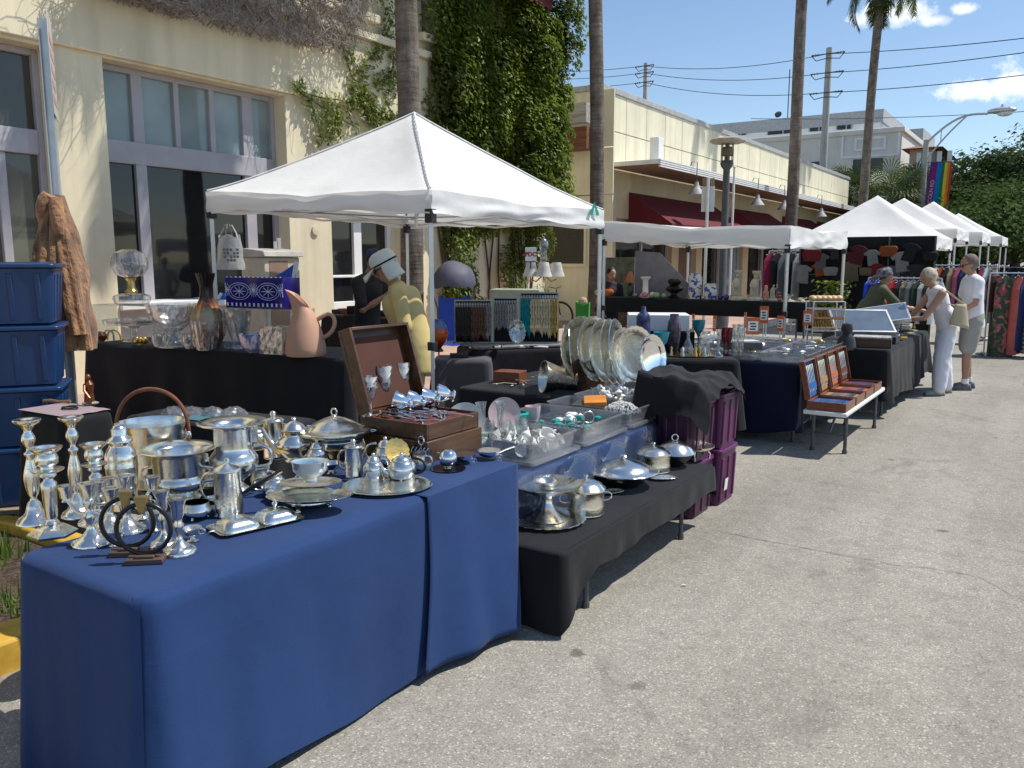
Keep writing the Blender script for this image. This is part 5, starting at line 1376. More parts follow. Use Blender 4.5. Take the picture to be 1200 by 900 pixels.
b = MB(); b.lathe(prof([(1.0,.475),(.98,.5),(.82,.52),(.76,.6),(.55,.72),(.3,.8),(.12,.84),(.07,.86)], w, h), 56, rf=lambda th,u,r: 1+(.04*abs(sin(9*th)) if r > w*.9 else 0)); ld = O(b, 'lid', M_sil, t, sharp=60)
b = MB(); b.lathe(prof([(.07,.85),(.06,.9),(.12,.94),(.08,.98),(0,1)], w, h), 14); O(b, 'finial', M_sil, ld)
lidpot('lidded_pot', 'plain silver pot with a low domed lid right of the tureen', 765, 551, 42, 518, 'pot', .6, hs=False)
tray('shell_tray', 'small oval silver tray with shell edge in front of the plain pot', 'tray', tuple(atz(776,561,BT)), .085, .012, 1, .6, 16, .08, M_sil, ang(5))
t, w, h = item('covered_dish', 'round silver dish with a bright domed cover and loop finial', 'dish', 790, 545, 46, 509, BT)
b = MB(); b.lathe(prof([(.4,0),(.5,.05),(.8,.25),(.95,.4),(1,.42),(.9,.42)], w, h), 40); O(b, 'bowl', M_sil2, t, sharp=60)
b = MB(); b.lathe(prof([(1.04,.425),(1.0,.46),(.85,.58),(.6,.7),(.3,.78),(.08,.8)], w, h), 40); ld = O(b, 'cover', M_sil, t, sharp=60)
b = MB(); b.tube([(h*.1*cos(2*pi*i/18), 0, h*.9+h*.1*sin(2*pi*i/18)) for i in range(18)], .004, 6, closed=True); O(b, 'finial', M_sil, ld, rz=ang(0))
t, w, h = item('pierced_stand', 'four footed pierced silver stand at the far end of the bench', 'stand', 813, 537, 46, 521, BT)
b = MB(); b.lathe(prof([(.3,.62),(.8,.7),(1,.9),(1.02,1),(.95,.97),(.8,.82),(0,.8)], w, h), 48, rf=scal(18,.06)); O(b, 'plate', M_sil, t, sharp=60)
for k in range(4):
    a = pi/2*k+.4; b = MB(); b.tube([(w*.6*cos(a),w*.6*sin(a),h*.66),(w*.8*cos(a),w*.8*sin(a),h*.4),(w*.75*cos(a),w*.75*sin(a),.004)], [.008,.005,.008], 6); O(b, 'foot', M_sil, t)
pz = atz(806,528,BT); b = MB(); r = .033
b.lathe([(r*.5,0),(r*.55,.004),(r*.3,.014),(r*.9,.03),(r,.04),(r*.92,.04),(r*.7,.026),(0,.02)], 28)
q_ = atz(813,537,BT); S(b, 'salt_bowl', M_sil, 'tiny footed silver bowl standing on the pierced stand', 'bowl', (q_.x-.01,q_.y,BT+h*.8+.002), sharp=60)
# =============================== clear storage bins on the second blue table
M_bin = thin_glass('frosted_plastic', (.86,.88,.9), .02, .25, .2, .4, (.42,.43,.46))
M_film = thin_glass('plastic_film', (.95,.97,.99), .0, .1, .025, .3, (.6,.68,.8))
BX1 = -2.22; BZT = .62
def fy(px): return atx(px, 520, BX1).y
Y1a, Y1b = TY1+.03, 5.62
table('folding table under the blue cloth with the clear bins', BX1-.80, BX1-.02, Y1a+.02, Y1b-.02, BZT-.006)
cloth('royal blue cloth under the row of clear plastic bins', BX1-.82, BX1, Y1a, Y1b, BZT, lambda k, t: .12, M_blue, .03, .016, 12, seed=14)
def film():
    m = MB()
    def fn(u, v):
        y = Y1a+.06+(Y1b-Y1a-.1)*u; s = noise.noise(Vector((y*3.1, v*2, 2)))
        if v < .12: return (BX1-.12*(1-v/.12), y, BZT+.012)
        w = (v-.12)/.88; return (BX1+.03+.035*w+.03*s+.02*sin(y*14+w*2), y, BZT+.008-(.30+.04*sin(y*7))*w)
    m.grid(fn, 110, 22); S(m, 'plastic_sheet', M_film, 'crinkled clear plastic sheet hanging over the front of the blue cloth below the bins', 'plastic sheet', sharp=0)
film()
def bin_(lab, x0, x1, y0, y1, z, h, m=None, wt=.004, group='clear plastic bins'):
    t = T('storage_bin', lab, 'bin', ((x0+x1)/2,(y0+y1)/2,z), 0, group); hx, hy = (x1-x0)/2, (y1-y0)/2
    m = m or M_bin
    b = MB(); n = 6
    o = [(rrect(hx*.93,hy*.93,.03,n),0),(rrect(hx*.98,hy*.98,.03,n),h*.93),(rrect(hx,hy,.03,n),h*.94),(rrect(hx*1.015,hy*1.015,.03,n),h*.95),(rrect(hx*1.015,hy*1.015,.03,n),h),(rrect(hx*.97,hy*.97,.03,n),h),(rrect(hx*.915,hy*.915,.028,n),.006)]
    loft(b, o); O(b, 'tub', m, t, sharp=40)
    b = MB()
    # lid lying upside under the tub: its lip shows as a flange
    loft(b, [(rrect(hx*1.04,hy*1.04,.03,n),.012),(rrect(hx*1.06,hy*1.06,.03,n),.014),(rrect(hx*1.06,hy*1.06,.03,n),.03),(rrect(hx*1.03,hy*1.03,.03,n),.033),(rrect(hx*.96,hy*.96,.03,n),.031)], cap0=True, cap1=False)
    O(b, 'flange', m, t, sharp=40); return t
ys = [(fy(626),fy(682)),(fy(687),fy(737)),(fy(742),fy(767)),(fy(770),fy(803))]
labs = ['clear bin nearest the wooden chest, full of white china and stemmed glass','second clear bin, with teal glass and wire loops','third clear bin, with a flat orange box and white beads','last clear bin, heaped with glass stoppers below the standing trays']
BH = .125
bins = []
for (a, b_), l in zip(ys, labs):
    bin_(l, BX1-.66, BX1-.02, a+.01, b_-.01, BZT+.006, BH); bins.append((BX1-.66, BX1-.02, a+.01, b_-.01))
M_china = mat('white_china', (.78,.77,.73), .25, var=.06, coat=.3)
M_pinkc = mat('pink_china', (.66,.50,.50), .3, var=.1, coat=.3)
M_teal = mat('teal_glass', (.02,.33,.30), .1, var=.25, coat=.6)
M_mint = mat('mint_china', (.55,.68,.58), .3, var=.1)
M_green = mat('green_glass', (.02,.30,.07), .12, var=.2, coat=.5)
M_orange = mat('orange_card', (.60,.22,.03), .5, var=.25)
M_steelj = silver_mat('mixed_metal', (.7,.68,.64), .2, .4)
BF = BZT+.05
def put(i, u, v, dz=.0):
    x0, x1, y0, y1 = bins[i]; return (x0+(x1-x0)*(.1+.8*u), y0+(y1-y0)*(.1+.8*v), BF+dz)
def plate(lab, loc, r, m, rz=0, name='plate', cat='plate', group=None, dp=.12):
    b = MB(); b.lathe([(0,0),(r*.55,0),(r*.6,r*.03),(r,r*dp*1.4),(r*1.0,r*dp*1.4+.003),(r*.6,r*.06+.003),(0,r*.03+.003)], 32)
    return S(b, name, m, lab, cat, loc, rz, group, sharp=60)
def cup(lab, loc, r, h, m, rz=0, name='cup', cat='cup', group=None, hd=True):
    t = T(name, lab, cat, loc, rz, group); b = MB(); b.lathe([(r*.55,0),(r*.6,.004),(r*.55,.008),(r*.85,h*.4),(r,h),(r*.94,h),(r*.78,h*.42),(0,h*.15)], 24); O(b, 'body', m, t, sharp=60)
    if hd: b = MB(); hand(b, r*.75, h*.25, r*.93, h*.8, r*.7, .004, .6); O(b, 'handle', m, t)
    return t
# bin 1
def facing(az, tiltdeg=12):      # euler that turns local +z to look along az, leaning back
    d = Vector((cos(az)*cos(R(tiltdeg)), sin(az)*cos(R(tiltdeg)), sin(R(tiltdeg)))); return d.to_track_quat('Z','Y').to_euler()
plate('white china plate standing upright at the back left of the first bin', (*put(0,.12,.15)[:2], BF+.13), .11, M_china, facing(ang(-80)), group=None)
plate('pink and white oval dish standing upright at the right of the first bin', (*put(0,.25,.9)[:2], BF+.14), .095, M_pinkc, facing(ang(-85)))
for k, (u, v) in enumerate(((.25,.42),(.35,.58))):
    p = put(0,u,v,.0); b = MB(); b.lathe([(.036,0),(.036,.006),(.012,.02),(.014,.12),(.02,.19),(.034,.235),(.032,.235),(.014,.17),(0,.03)], 20)
    S(b, 'bud_vase', M_cut, ['slim flared glass bud vase at the back of the first bin','second slim flared glass bud vase, slightly nearer'][k], 'vase', (p[0],p[1],BF), (R(4),R(-5+10*k),0), sharp=60)
for k, (u, v) in enumerate(((.42,.18),(.55,.35),(.7,.48),(.62,.62))):
    p = put(0,u,v); t = T('hock_glass', 'green stemmed wine glass standing in the first bin', 'glass', p, 0, 'green stemmed glasses')
    b = MB(); b.lathe([(.03,0),(.03,.003),(.006,.01),(.005,.075)], 16); O(b, 'stem', M_green, t); b = MB(); b.lathe([(.008,.075),(.03,.09),(.036,.12),(.032,.15),(.03,.15),(.033,.12),(.026,.094),(0,.082)], 20); O(b, 'bowl', M_clear, t, sharp=60)
for k in range(26):
    u, v = rnd(.4,1), rnd(.1,1)
    cup('small white china cup heaped at the front of the first bin', put(0,u,v,rnd(.0,.045)), rnd(.026,.042), rnd(.03,.055), M_china, (rnd(-1,1),rnd(-1,1),rnd(0,6)), 'china_cup', 'cup', 'white china cups')
plate('pale mint dish lying flat in the first bin', put(0,.3,.3,.02), .09, M_mint, (.2,.1,0))
# bin 2
b = MB(); b.lathe([(.05,0),(.055,.01),(.06,.09),(.052,.1),(.045,.1),(.05,.02),(0,.015)], 14, rf=lambda th,u,r: 1+.06*cos(7*th))
S(b, 'glass_jar', M_teal, 'chunky teal pressed glass jar at the back of the second bin', 'jar', put(1,.12,.12), sharp=30)
cup('tall pink lustre cup at the back of the second bin', put(1,.15,.42), .05, .12, M_pinkc, 1)
for k in range(26): 
    b = MB(); r = rnd(.018,.038); b.ell((0,0,r*.6), r, r*rnd(.7,1), r*.6, seg=9, rings=6)
    S(b, 'glass_lump', M_teal if k % 3 else M_china, 'broken looking lump of teal or white glass in the second bin', 'glass', put(1,rnd(.25,1),rnd(.0,1),rnd(.0,.05)), rnd(0,6), 'glass lumps in the second bin', sharp=25)
for k, v in enumerate((.2,.42,.7)):
    p = put(1,.8,v,.0); b = MB(); b.tube([(.036*cos(2*pi*i/24), 0, .065+.036*sin(2*pi*i/24)) for i in range(24)], .004, 6, closed=True); b.lathe([(.03,0),(.03,.005),(.006,.012),(.005,.03)], 16)
    S(b, 'loop_stand', M_steelj, 'small silver loop stand at the front of the second bin', 'loop stand', p, ang(10), 'loop stands', sharp=60)
for k in range(6): plate('small silver coaster lying in the second bin', put(1,rnd(.3,.95),rnd(.1,.9),.01+.004*k), .04, M_steelj, (rnd(-.2,.2),rnd(-.2,.2),0), 'coaster', 'coaster', 'coasters in the bins')
# bin 3
b = MB(); b.box(-.075,.075,-.1,.1,0,.03); S(b, 'flat_box', M_orange, 'flat orange cardboard box in the third bin', 'box', put(2,.45,.5,.075), (.08,-.06,.5), bevel=.003)
b = MB(); b.box(-.09,.09,-.11,.11,0,.07); S(b, 'cassette_box', mat('dark_card',(.05,.045,.04),.5), 'dark box under the orange one in the third bin', 'box', put(2,.35,.45,.005), .3, bevel=.003)
b = MB()
for k in range(420):
    a, q = rnd(0,2*pi), sqrt(rnd(0,1)); b.ell((q*.13*cos(a), q*.1*sin(a), .06*(1-q*q)+rnd(0,.01)), .006,.006,.006, seg=6, rings=4)
o = S(b, 'beads', M_china, 'heap of small white beads at the front of the third bin', 'beads', put(2,.82,.6,.03)); o['kind'] = 'stuff'
# bin 4
for k in range(30):
    t_ = k % 4; p = put(3,rnd(.05,.95),rnd(.05,.95),rnd(.02,.09)); b = MB(); r = rnd(.016,.03)
    b.lathe([(r*.8,0),(r,.02),(r*.5,.035),(r*.4,.05),(r*.9,.065),(r*.9,.08),(0,.1)], 10)
    S(b, 'stopper', [M_clear, M_cut, M_steelj, M_china][t_], 'glass or metal decanter stopper heaped in the last bin', 'stopper', p, (rnd(-1.4,1.4),rnd(-1.4,1.4),rnd(0,6)), 'stoppers in the last bin', sharp=30)
for k, (u, v) in enumerate(((.1,.2),(.2,.55))):
    cup('pale glass beaker at the back of the last bin', put(3,u,v,.03), .04, .09, M_cut, 0, 'beaker', 'glass', 'beakers of the last bin', False)

# =============================== standing trays behind the bins
SX0, SX1, SY0, SY1, SZ = -4.15, -3.07, 5.42, 7.25, .66
table('folding table under the standing silver trays', SX0+.02, SX1-.02, SY0+.02, SY1-.02, SZ-.006)
cloth('black cloth under the row of standing silver trays', SX0, SX1, SY0, SY1, SZ, lambda k, t: .06, M_black, .03, .02, 12, seed=21)
def big_tray(lab, px, pyc, dpx, az, tl, m, sx=1.0, n=24, Y=None, dep=6.4):
    # centre on the ray through (px,pyc) at the given viewing depth
    d = ray(px, pyc); k = dep/(d.x*FX+d.y*FY); p = Vector((d.x*k, d.y*k, CZ+d.z*k)); r = dpx*dep/F/2
    b = MB(); b.lathe([(.0,0),(r*.68,0),(r*.74,.006),(r*.8,.016),(r*.95,.02),(r,.024),(r*1.01,.018),(r*.95,.013),(r*.8,.008),(r*.7,-.004),(0,-.004)], 72, rf=lambda th,u,q: 1+(.05*(abs(sin(n*th/2))-.5)*.5 if q > r*.78 else 0), sx=sx)
    S(b, 'serving_tray', m, lab, 'serving tray', tuple(p), facing(az, tl*.6), 'silver trays standing on edge', sharp=70)
tl_ = [(662,420,78,ang(-8),10,M_sil2),(671,416,80,ang(-12),12,M_sil2),(683,410,78,ang(-48),14,M_sil2),(696,409,76,ang(-40),12,M_sil),(707,411,74,ang(-35),14,M_sil),(715,412,76,ang(-28),14,M_sil2),(722,413,78,ang(-22),14,M_sil),(731,416,64,ang(-40),16,M_sil2),(744,415,66,ang(-52),16,M_sil),(763,419,54,ang(-44),12,M_sil3)]
nm = ['dull tray at the far left of the standing silver trays','ornate rimmed tray second in the standing row','bright round tray turned to the viewer behind the wooden boxes','scalloped tray fourth in the standing row','scalloped tray in the middle of the standing row','heavy bordered tray sixth in the standing row','tall bordered tray just left of the plain round ones','plain round silver tray, first of the three at the right end','large pale silver tray with beaded rim, second from the right end','small dark mirrored tray at the right end of the standing row']
for k, (a, l) in enumerate(zip(tl_, nm)): big_tray(l, *a, dep=6.75-.06*k, sx=.96 if k % 2 else 1)
for k in range(2):
    p = atz(688, 459, SZ); 
    b = MB(); b.box(-.13,.13,-.1,.1,0,.115); b.box(-.135,.135,-.105,.105,.116,.13)
    S(b, 'wooden_box', M_redwood, ['lower of two small reddish wooden boxes in front of the standing trays','upper of two small reddish wooden boxes in front of the standing trays'][k], 'box', (p.x-.06,p.y+.12,SZ+.004+k*.133), ang(-20+4*k), 'small wooden boxes', bevel=.003)
def bucket_lying():
    p = atz(645, 462, SZ); b = MB(); b.lathe([(0,.26),(.06,.26),(.07,.25),(.085,.12),(.11,.03),(.125,0),(.13,0),(.12,.04),(.095,.13),(.08,.265),(.06,.27),(0,.27)], 40, rf=lambda th,u,r: 1+(.03*abs(sin(8*th)) if r > .1 else 0))
    S(b, 'silver_pail', M_sil2, 'silver pail lying on its side left of the small wooden boxes', 'pail', (p.x-.1,p.y+.05,SZ+.125), (0,R(98),ang(14)), sharp=60)
bucket_lying()
# dish and brown box behind the first bin
p = atz(600,462,BZT); b = MB(); b.box(-.12,.12,-.09,.09,0,.1); S(b, 'cigar_box', M_redwood, 'plain reddish brown wooden box behind the first clear bin', 'box', (p.x-.22,p.y+.3,SZ+.004), .2, bevel=.003)
for k in range(7):
    p = atz(628+k*5,455,BZT); b = MB(); b.tube([(-.08,0,0),(.02,0,.01),(.09,.02,.004)], .006, 6, flat=.5); b.ell((.1,.02,.004),.025,.014,.005)
    S(b, 'tarnished_ladle', M_tarn, 'dark tarnished ladle in the pile behind the first clear bin', 'ladle', (p.x-.12+rnd(-.08,.08),p.y-.22+rnd(-.08,.08),SZ+.012+.01*k), rnd(0,6), 'tarnished ladles', sharp=60)

# =============================== purple totes with a black cover
def tote(lab, loc, rz, sx, sy, h, body, lidm, lidlab=None, group=None, ribs=5, haslid=True):
    t = T('storage_tote', lab, 'storage tote', loc, rz, group); n = 3
    hx, hy = sx/2, sy/2
    b = loft(MB(), [(rrect(hx*.88,hy*.88,.03,n),0),(rrect(hx*.97,hy*.97,.035,n),h*.9)])
    for k in range(ribs):
        x = -hx*.7+2*hx*.7*k/(ribs-1)
        for s in (-1, 1):
            y0, y1 = s*hy*.885, s*hy*.965
            b.add([(x-.016,y0,h*.06),(x+.016,y0,h*.06),(x+.018,y1,h*.82),(x-.018,y1,h*.82),(x-.012,y0+s*.009,h*.06),(x+.012,y0+s*.009,h*.06),(x+.013,y1+s*.009,h*.82),(x-.013,y1+s*.009,h*.82)], [(4,5,6,7),(0,1,5,4),(1,2,6,5),(2,3,7,6),(3,0,4,7)])
    for k in range(3):
        y = -hy*.5+hy*.5*k
        for s in (-1, 1):
            x0, x1 = s*hx*.885, s*hx*.965
            b.add([(x0,y-.016,h*.06),(x0,y+.016,h*.06),(x1,y+.018,h*.8),(x1,y-.018,h*.8),(x0+s*.006,y-.012,h*.06),(x0+s*.006,y+.012,h*.06),(x1+s*.006,y+.013,h*.8),(x1+s*.006,y-.013,h*.8)], [(4,5,6,7),(0,1,5,4),(1,2,6,5),(2,3,7,6),(3,0,4,7)])
    O(b, 'body', body, t, bevel=.003, sharp=30)
    b = loft(MB(), [(rrect(hx*.99,hy*.99,.035,n),h*.905),(rrect(hx*1.03,hy*1.03,.035,n),h*.91),(rrect(hx*1.03,hy*1.03,.035,n),h*.965),(rrect(hx*1.0,hy*1.0,.035,n),h*.975),(rrect(hx*.85,hy*.85,.03,n),h*.98),(rrect(hx*.84,hy*.84,.03,n),h*1.0)])
    O(b, 'lid' if haslid else 'rim', lidm, t, bevel=.004, sharp=30, lab=lidlab); return t
M_purple = mat('purple_plastic', (.10,.010,.085), .38, var=.1, scale=3, coat=.1)
M_purple2 = mat('plum_plastic', (.085,.010,.066), .4, var=.1, scale=3)
M_dplum = mat('dark_plum_plastic', (.045,.010,.034), .4, var=.1, scale=3)
M_bluepl = mat('blue_plastic', (.010,.040,.12), .35, var=.12, scale=3, coat=.12)
gA = Vector((-1.915, 5.22, 0)); gB = Vector((-1.88, 5.61, 0))
hA = zup(Vector((-1.915,5.38,0)), 531); hB = zup(Vector((-1.88,5.79,0)), 516); hB2 = zup(Vector((-1.88,5.79,0)), 453)-hB
for k in range(2):
    tote(['lower dark purple tote standing on the asphalt at the end of the bench','upper dark purple tote hidden under the black cover'][k], (gA.x-.15, gA.y, k*hA), R(90), .36,.30,hA, M_dplum, M_purple, group='purple totes by the bench', ribs=3)
for k in range(2):
    tote(['lower purple tote of the farther stack, with a white tag','upper bright purple tote of the farther stack, its lid edge uncovered'][k], (gB.x-.15, gB.y, k*hB), R(90), .36,.30,(hB,hB2)[k], (M_purple2, M_purple2)[k], M_purple, group='purple totes by the bench', ribs=3)
b = MB(); b.box(-.001,.001,-.03,.03,0,.085); S(b, 'paper_tag', M_whitepaint, 'small white paper tag stuck on the lower purple tote', 'tag', (gB.x-.001,gB.y-.06,.1), (0,R(5),0))
def cover():
    # crumpled black sheet thrown over the totes and the end of the table, sloping down toward the right
    m = MB(); x0, x1, y0, y1 = gA.x-.50, gA.x+.03, 5.0, 5.80; zt_ = hB+hB2+.06
    def fn(u, v):
        x = x0+(x1-x0)*u; y = y0+(y1-y0)*v
        rg = lambda p: 1-abs(noise.noise(p))*2
        top = zt_+.0+.10*(1-u)**1.2*(1-v*.6)+.035*rg(Vector((x*3.2+y*1.5,y*2.2-x,1)))+.02*rg(Vector((x*7,y*6+x*3,4)))
        ed = max(0,(u-.9)/.1); ey = max(0,(.12-v)/.12); ez = max(0,(v-.94)/.06); el = max(0,(.1-u)/.1)
        z = top-(.08+.05*sin(y*9))*ed-.34*ey*(1-.45*u)-.08*ez-.3*el
        return (x+.03*ed+.035*rg(Vector((y*5,z*5,0)))*ed, y-.03*ey+.03*rg(Vector((x*5,z*4,2)))*ey, z)
    m.grid(fn, 60, 64)
    S(m, 'black_cover', M_charc, 'crumpled black cloth cover thrown over the purple totes', 'cloth', sharp=60)
cover()

# =============================== crystal on the black covered table beyond
ZA = .92
pA, pB = atz(405,421,ZA), atz(98,402,ZA)
dv = (pA-pB); LT = dv.to_2d().length; az0 = atan2(dv.y, dv.x)
def t0(u, v, dz=0):    # u along the front edge from the left, v depth from the front edge
    a = Vector((cos(az0), sin(az0), 0)); n_ = Vector((-sin(az0), cos(az0), 0)); return pB+a*u+n_*v+Vector((0,0,dz))
ctr = t0(LT/2, .38)
def local_table(lab, clab, c, L_, D_, z, rz, hem, m, seed, flare=.03):
    table(lab, -L_/2+.02, L_/2-.02, -D_/2+.02, D_/2-.02, z-.006, rz=rz, loc=(c.x,c.y,0))
    return cloth(clab, -L_/2, L_/2, -D_/2, D_/2, z, hem, m, flare, .03, 9, rz, (c.x,c.y,0), seed)
local_table('long table under the black cloth with the crystal', 'long black cloth over the crystal table, hanging in deep folds', ctr, LT, .76, ZA, az0, lambda k, t: .08, M_black, 31)
def ray_t0(px, v):      # point on the table top, on the line v behind its front edge, seen in column px
    n_ = Vector((-sin(az0), cos(az0), 0)); p0 = pB+n_*v; a = Vector((cos(az0), sin(az0), 0)); d = ray(px, 400)
    k = (p0.x*d.y-p0.y*d.x)/(a.y*d.x-a.x*d.y); return p0+a*k
def g0(name, lab, cat, px, v, wpx, ytop, dz=.002, group=None, rz=0, ybase=None):
    p = ray_t0(px, v)+Vector((0,0,dz)); p = Vector((p.x,p.y,ZA+dz)); t = T(name, lab, cat, tuple(p), rz, group); return t, wid(p, wpx)/2, zup(p, ytop)-p.z
def riser(lab, px0, px1, v0, v1, ytop):
    a, b_ = ray_t0(px0, v0), ray_t0(px1, v0); c = (a+b_)/2; w = (a-b_).length/2; h = zup(a, ytop)-ZA
    m = MB(); d = (v1-v0); e = .004
    m.box(-w,w,0,d,h-e,h); m.box(-w,-w+e,0,d,0,h-e-.0005); m.box(w-e,w,0,d,0,h-e-.0005)
    S(m, 'acrylic_riser', M_clear, lab, 'riser', (c.x,c.y,ZA+.002), az0, 'acrylic risers', sharp=0); return h
h1 = riser('clear acrylic riser under the glass oil lamp', 110, 180, .06, .34, 357)
h2 = riser('clear acrylic riser under the cobalt blue box', 262, 345, .10, .38, 361)
t, w, h = g0('oil_lamp', 'cut glass oil lamp with round crystal globe and brass collar', 'oil lamp', 158, .2, 40, 292, h1+.004)
b = MB(); b.lathe(prof([(.8,0),(.9,.02),(1,.1),(.95,.16),(.6,.2),(.25,.21)], w, h), 24, rf=lambda th,u,r: 1+.05*cos(12*th)); O(b, 'font', M_cut, t, sharp=30)
b = MB(); b.lathe(prof([(.3,.211),(.36,.25),(.24,.3),(.2,.42),(.3,.46),(.3,.48),(0,.48)], w, h), 20); O(b, 'collar', M_gold, t)
b = MB(); b.lathe(prof([(.3,.49),(.75,.54),(1,.68),(1,.78),(.8,.93),(.4,.99),(.3,1)], w, h), 28, rf=lambda th,u,r: 1+.03*cos(14*th)); O(b, 'globe', M_cut, t, sharp=30)
t, w, h = g0('cake_stand', 'low glass cake plate under the acrylic riser', 'cake stand', 158, .26, 66, 374)
b = MB(); b.lathe(prof([(.4,0),(.42,.05),(.15,.2),(.13,.6),(.4,.72),(.95,.8),(1,1),(.9,.88),(0,.8)], w, h), 36, rf=lambda th,u,r: 1+(.04*cos(20*th) if r>w*.7 else 0)); O(b, 'plate', M_cut, t, sharp=50)
t, w, h = g0('punch_bowl', 'large fluted pressed glass punch bowl on a pedestal', 'punch bowl', 204, .1, 58, 356)
b = MB(); b.lathe(prof([(.62,0),(.64,.03),(.42,.1),(.26,.25),(.26,.36),(.38,.42)], w, h), 28, rf=lambda th,u,r: 1+.06*cos(10*th)); O(b, 'pedestal', M_cut, t, sharp=40)
b = MB(); b.lathe(prof([(.38,.42),(.7,.58),(.92,.8),(1,1),(.96,1),(.86,.8),(.6,.6),(0,.46)], w, h), 40, rf=lambda th,u,r: 1+.035*cos(16*th)); O(b, 'bowl', M_cut, t, sharp=40)
for k, px in enumerate((186,198,222,232)):
    t, w, h = g0('punch_cup', 'small glass punch cup below the pedestal bowl', 'cup', px, .05+.03*(k % 2), 16, 391, group='glass punch cups')
    b = MB(); b.lathe(prof([(.6,0),(.7,.1),(1,.5),(.95,1),(.88,1),(.9,.5),(0,.15)], w, h), 18); O(b, 'bowl', M_cut, t, sharp=50); b = MB(); hand(b, w*.9,h*.3,w*.9,h*.8,w*.6,.003,ang(180)); O(b, 'handle', M_cut, t)
t, w, h = g0('vase', 'tall necked lustre vase shading from black to copper pink', 'vase', 245, .16, 42, 320)
b = MB(); b.lathe(prof([(.55,0),(.6,.03),(.9,.18),(1,.32),(.88,.45),(.6,.56),(.4,.66),(.34,.74),(.36,.84),(.5,.97),(.52,1),(.44,1),(.3,.84),(0,.7)], w, h), 32)
def vase_mat():
    m, nt, N, L, B = mk('lustre_vase'); tc = N.new('ShaderNodeTexCoord'); sp = N.new('ShaderNodeSeparateXYZ'); L.new(tc.outputs['Generated'], sp.inputs[0])
    f = nz(N, L, 14, 4); ad = N.new('ShaderNodeMath'); ad.operation = 'MULTIPLY_ADD'; ad.inputs[1].default_value = .25; L.new(f, ad.inputs[0]); L.new(sp.outputs['Z'], ad.inputs[2])
    L.new(ramp(N, L, ad.outputs[0], [(.15,(.42,.17,.12)),(.45,(.5,.27,.2)),(.58,(.45,.40,.2)),(.7,(.36,.14,.07)),(.8,(.03,.02,.02)),(1,(.015,.012,.012))]), B.inputs['Base Color']); B.inputs['Roughness'].default_value = .18; B.inputs['Metallic'].default_value = .35; return m
O(b, 'body', vase_mat(), t, sharp=60)
def tumbler(name, lab, px, v, wpx, ytop, m, P=None, group=None, rib=.05, nr=14):
    t, w, h = g0(name, lab, 'glass', px, v, wpx, ytop, group=group)
    b = MB(); b.lathe(prof(P or [(.72,0),(.76,.04),(.9,.5),(1,1),(.94,1),(.82,.5),(.66,.12),(0,.1)], w, h), 42, rf=lambda th,u,r: 1+(rib*cos(nr*th) if .1<u<.5 else 0)); O(b, 'body', m, t, sharp=40)
tumbler('crystal_tumbler', 'heavy cut crystal tumbler at the front of the crystal table', 242, .03, 30, 376, M_cut)
tumbler('crystal_vase', 'cut crystal vase under the cobalt box riser', 280, .22, 32, 362, M_cut, [(.5,0),(.55,.03),(.4,.12),(.5,.25),(.85,.6),(1,1),(.94,1),(.75,.6),(0,.25)])
M_vio = thin_glass('violet_crystal', (.82,.82,.97), .1, .06, .1, .8, (.5,.5,.9), 21)
tumbler('crystal_bowl', 'low violet tinted crystal bowl at the front of the crystal table', 296, .05, 34, 391, M_vio, [(.4,0),(.45,.05),(.8,.4),(1,1),(.94,1),(.72,.4),(0,.2)])
t, w, h = g0('glass_block_vase', 'square clear crystal block vase left of the pink jug', 'vase', 324, .06, 34, 382)
b = MB(); e = w*.16; b.box(-w,w,-w*.6,w*.6,0,h*.14)
for x0,x1,y0,y1 in ((-w,w,-w*.6,-w*.6+e),(-w,w,w*.6-e,w*.6),(-w,-w+e,-w*.6+e,w*.6-e),(w-e,w,-w*.6+e,w*.6-e)): b.box(x0,x1,y0,y1,h*.14,h)
O(b, 'body', M_cut, t, rz=az0, bevel=.003)
# cobalt box
def cobalt():
    a, b_ = ray_t0(267,.14), ray_t0(334,.14); c = (a+b_)/2; w = (a-b_).length/2; z = ZA+h2+.004; h = zup(a,325)-z
    t = T('cobalt_box', 'cobalt blue cut to clear glass box with star pattern on the acrylic riser', 'box', (c.x,c.y,z), az0)
    m = MB(); d = .22; e = .012
    m.box(-w,w,0,d,0,e)
    for x0,x1,y0,y1 in ((-w,w,0,e),(-w,w,d-e,d),(-w,-w+e,e,d-e),(w-e,w,e,d-e)): m.box(x0,x1,y0,y1,e,h)
    O(m, 'body', mat('cobalt_glass',(.012,.006,.16),.08,var=.2,coat=.6), t, bevel=.003)
    m = MB(); y = -.0015
    def line(p, q, r=.0028): m.tube([(p[0],y,p[1]),(q[0],y,q[1])], r, 4)
    for k in range(13):
        x = -w+2*w*(k+.5)/13; m.box(x-.006,x+.006,-.002,.004,h+.001,h+.009); m.box(x-.0085,x+.0085,-.003,-.0005,h*.06,h*.17)
    for cx in (-w*.5, w*.5):
        for s in (.34,.26):
            pts = [(cx+w*s*1.15*cos(2*pi*i/24), h*.55+h*s*.82*sin(2*pi*i/24)) for i in range(25)]
            for p, q in zip(pts, pts[1:]): line(p, q, .0022)
        for i in range(4):
            a_ = pi*i/4; line((cx-.07*cos(a_), h*.55-.045*sin(a_)), (cx+.07*cos(a_), h*.55+.045*sin(a_)))
    for cx in (0,-w*.98,w*.98):
        for i in range(8):
            a_ = pi*i/8; x0, x1 = cx-.06*cos(a_), cx+.06*cos(a_); line((max(-w,min(w,x0)), h*.6-.06*sin(a_)), (max(-w,min(w,x1)), h*.6+.06*sin(a_)), .002)
    O(m, 'cut_pattern', mat('cut_white',(.62,.66,.78),.2), t)
cobalt()
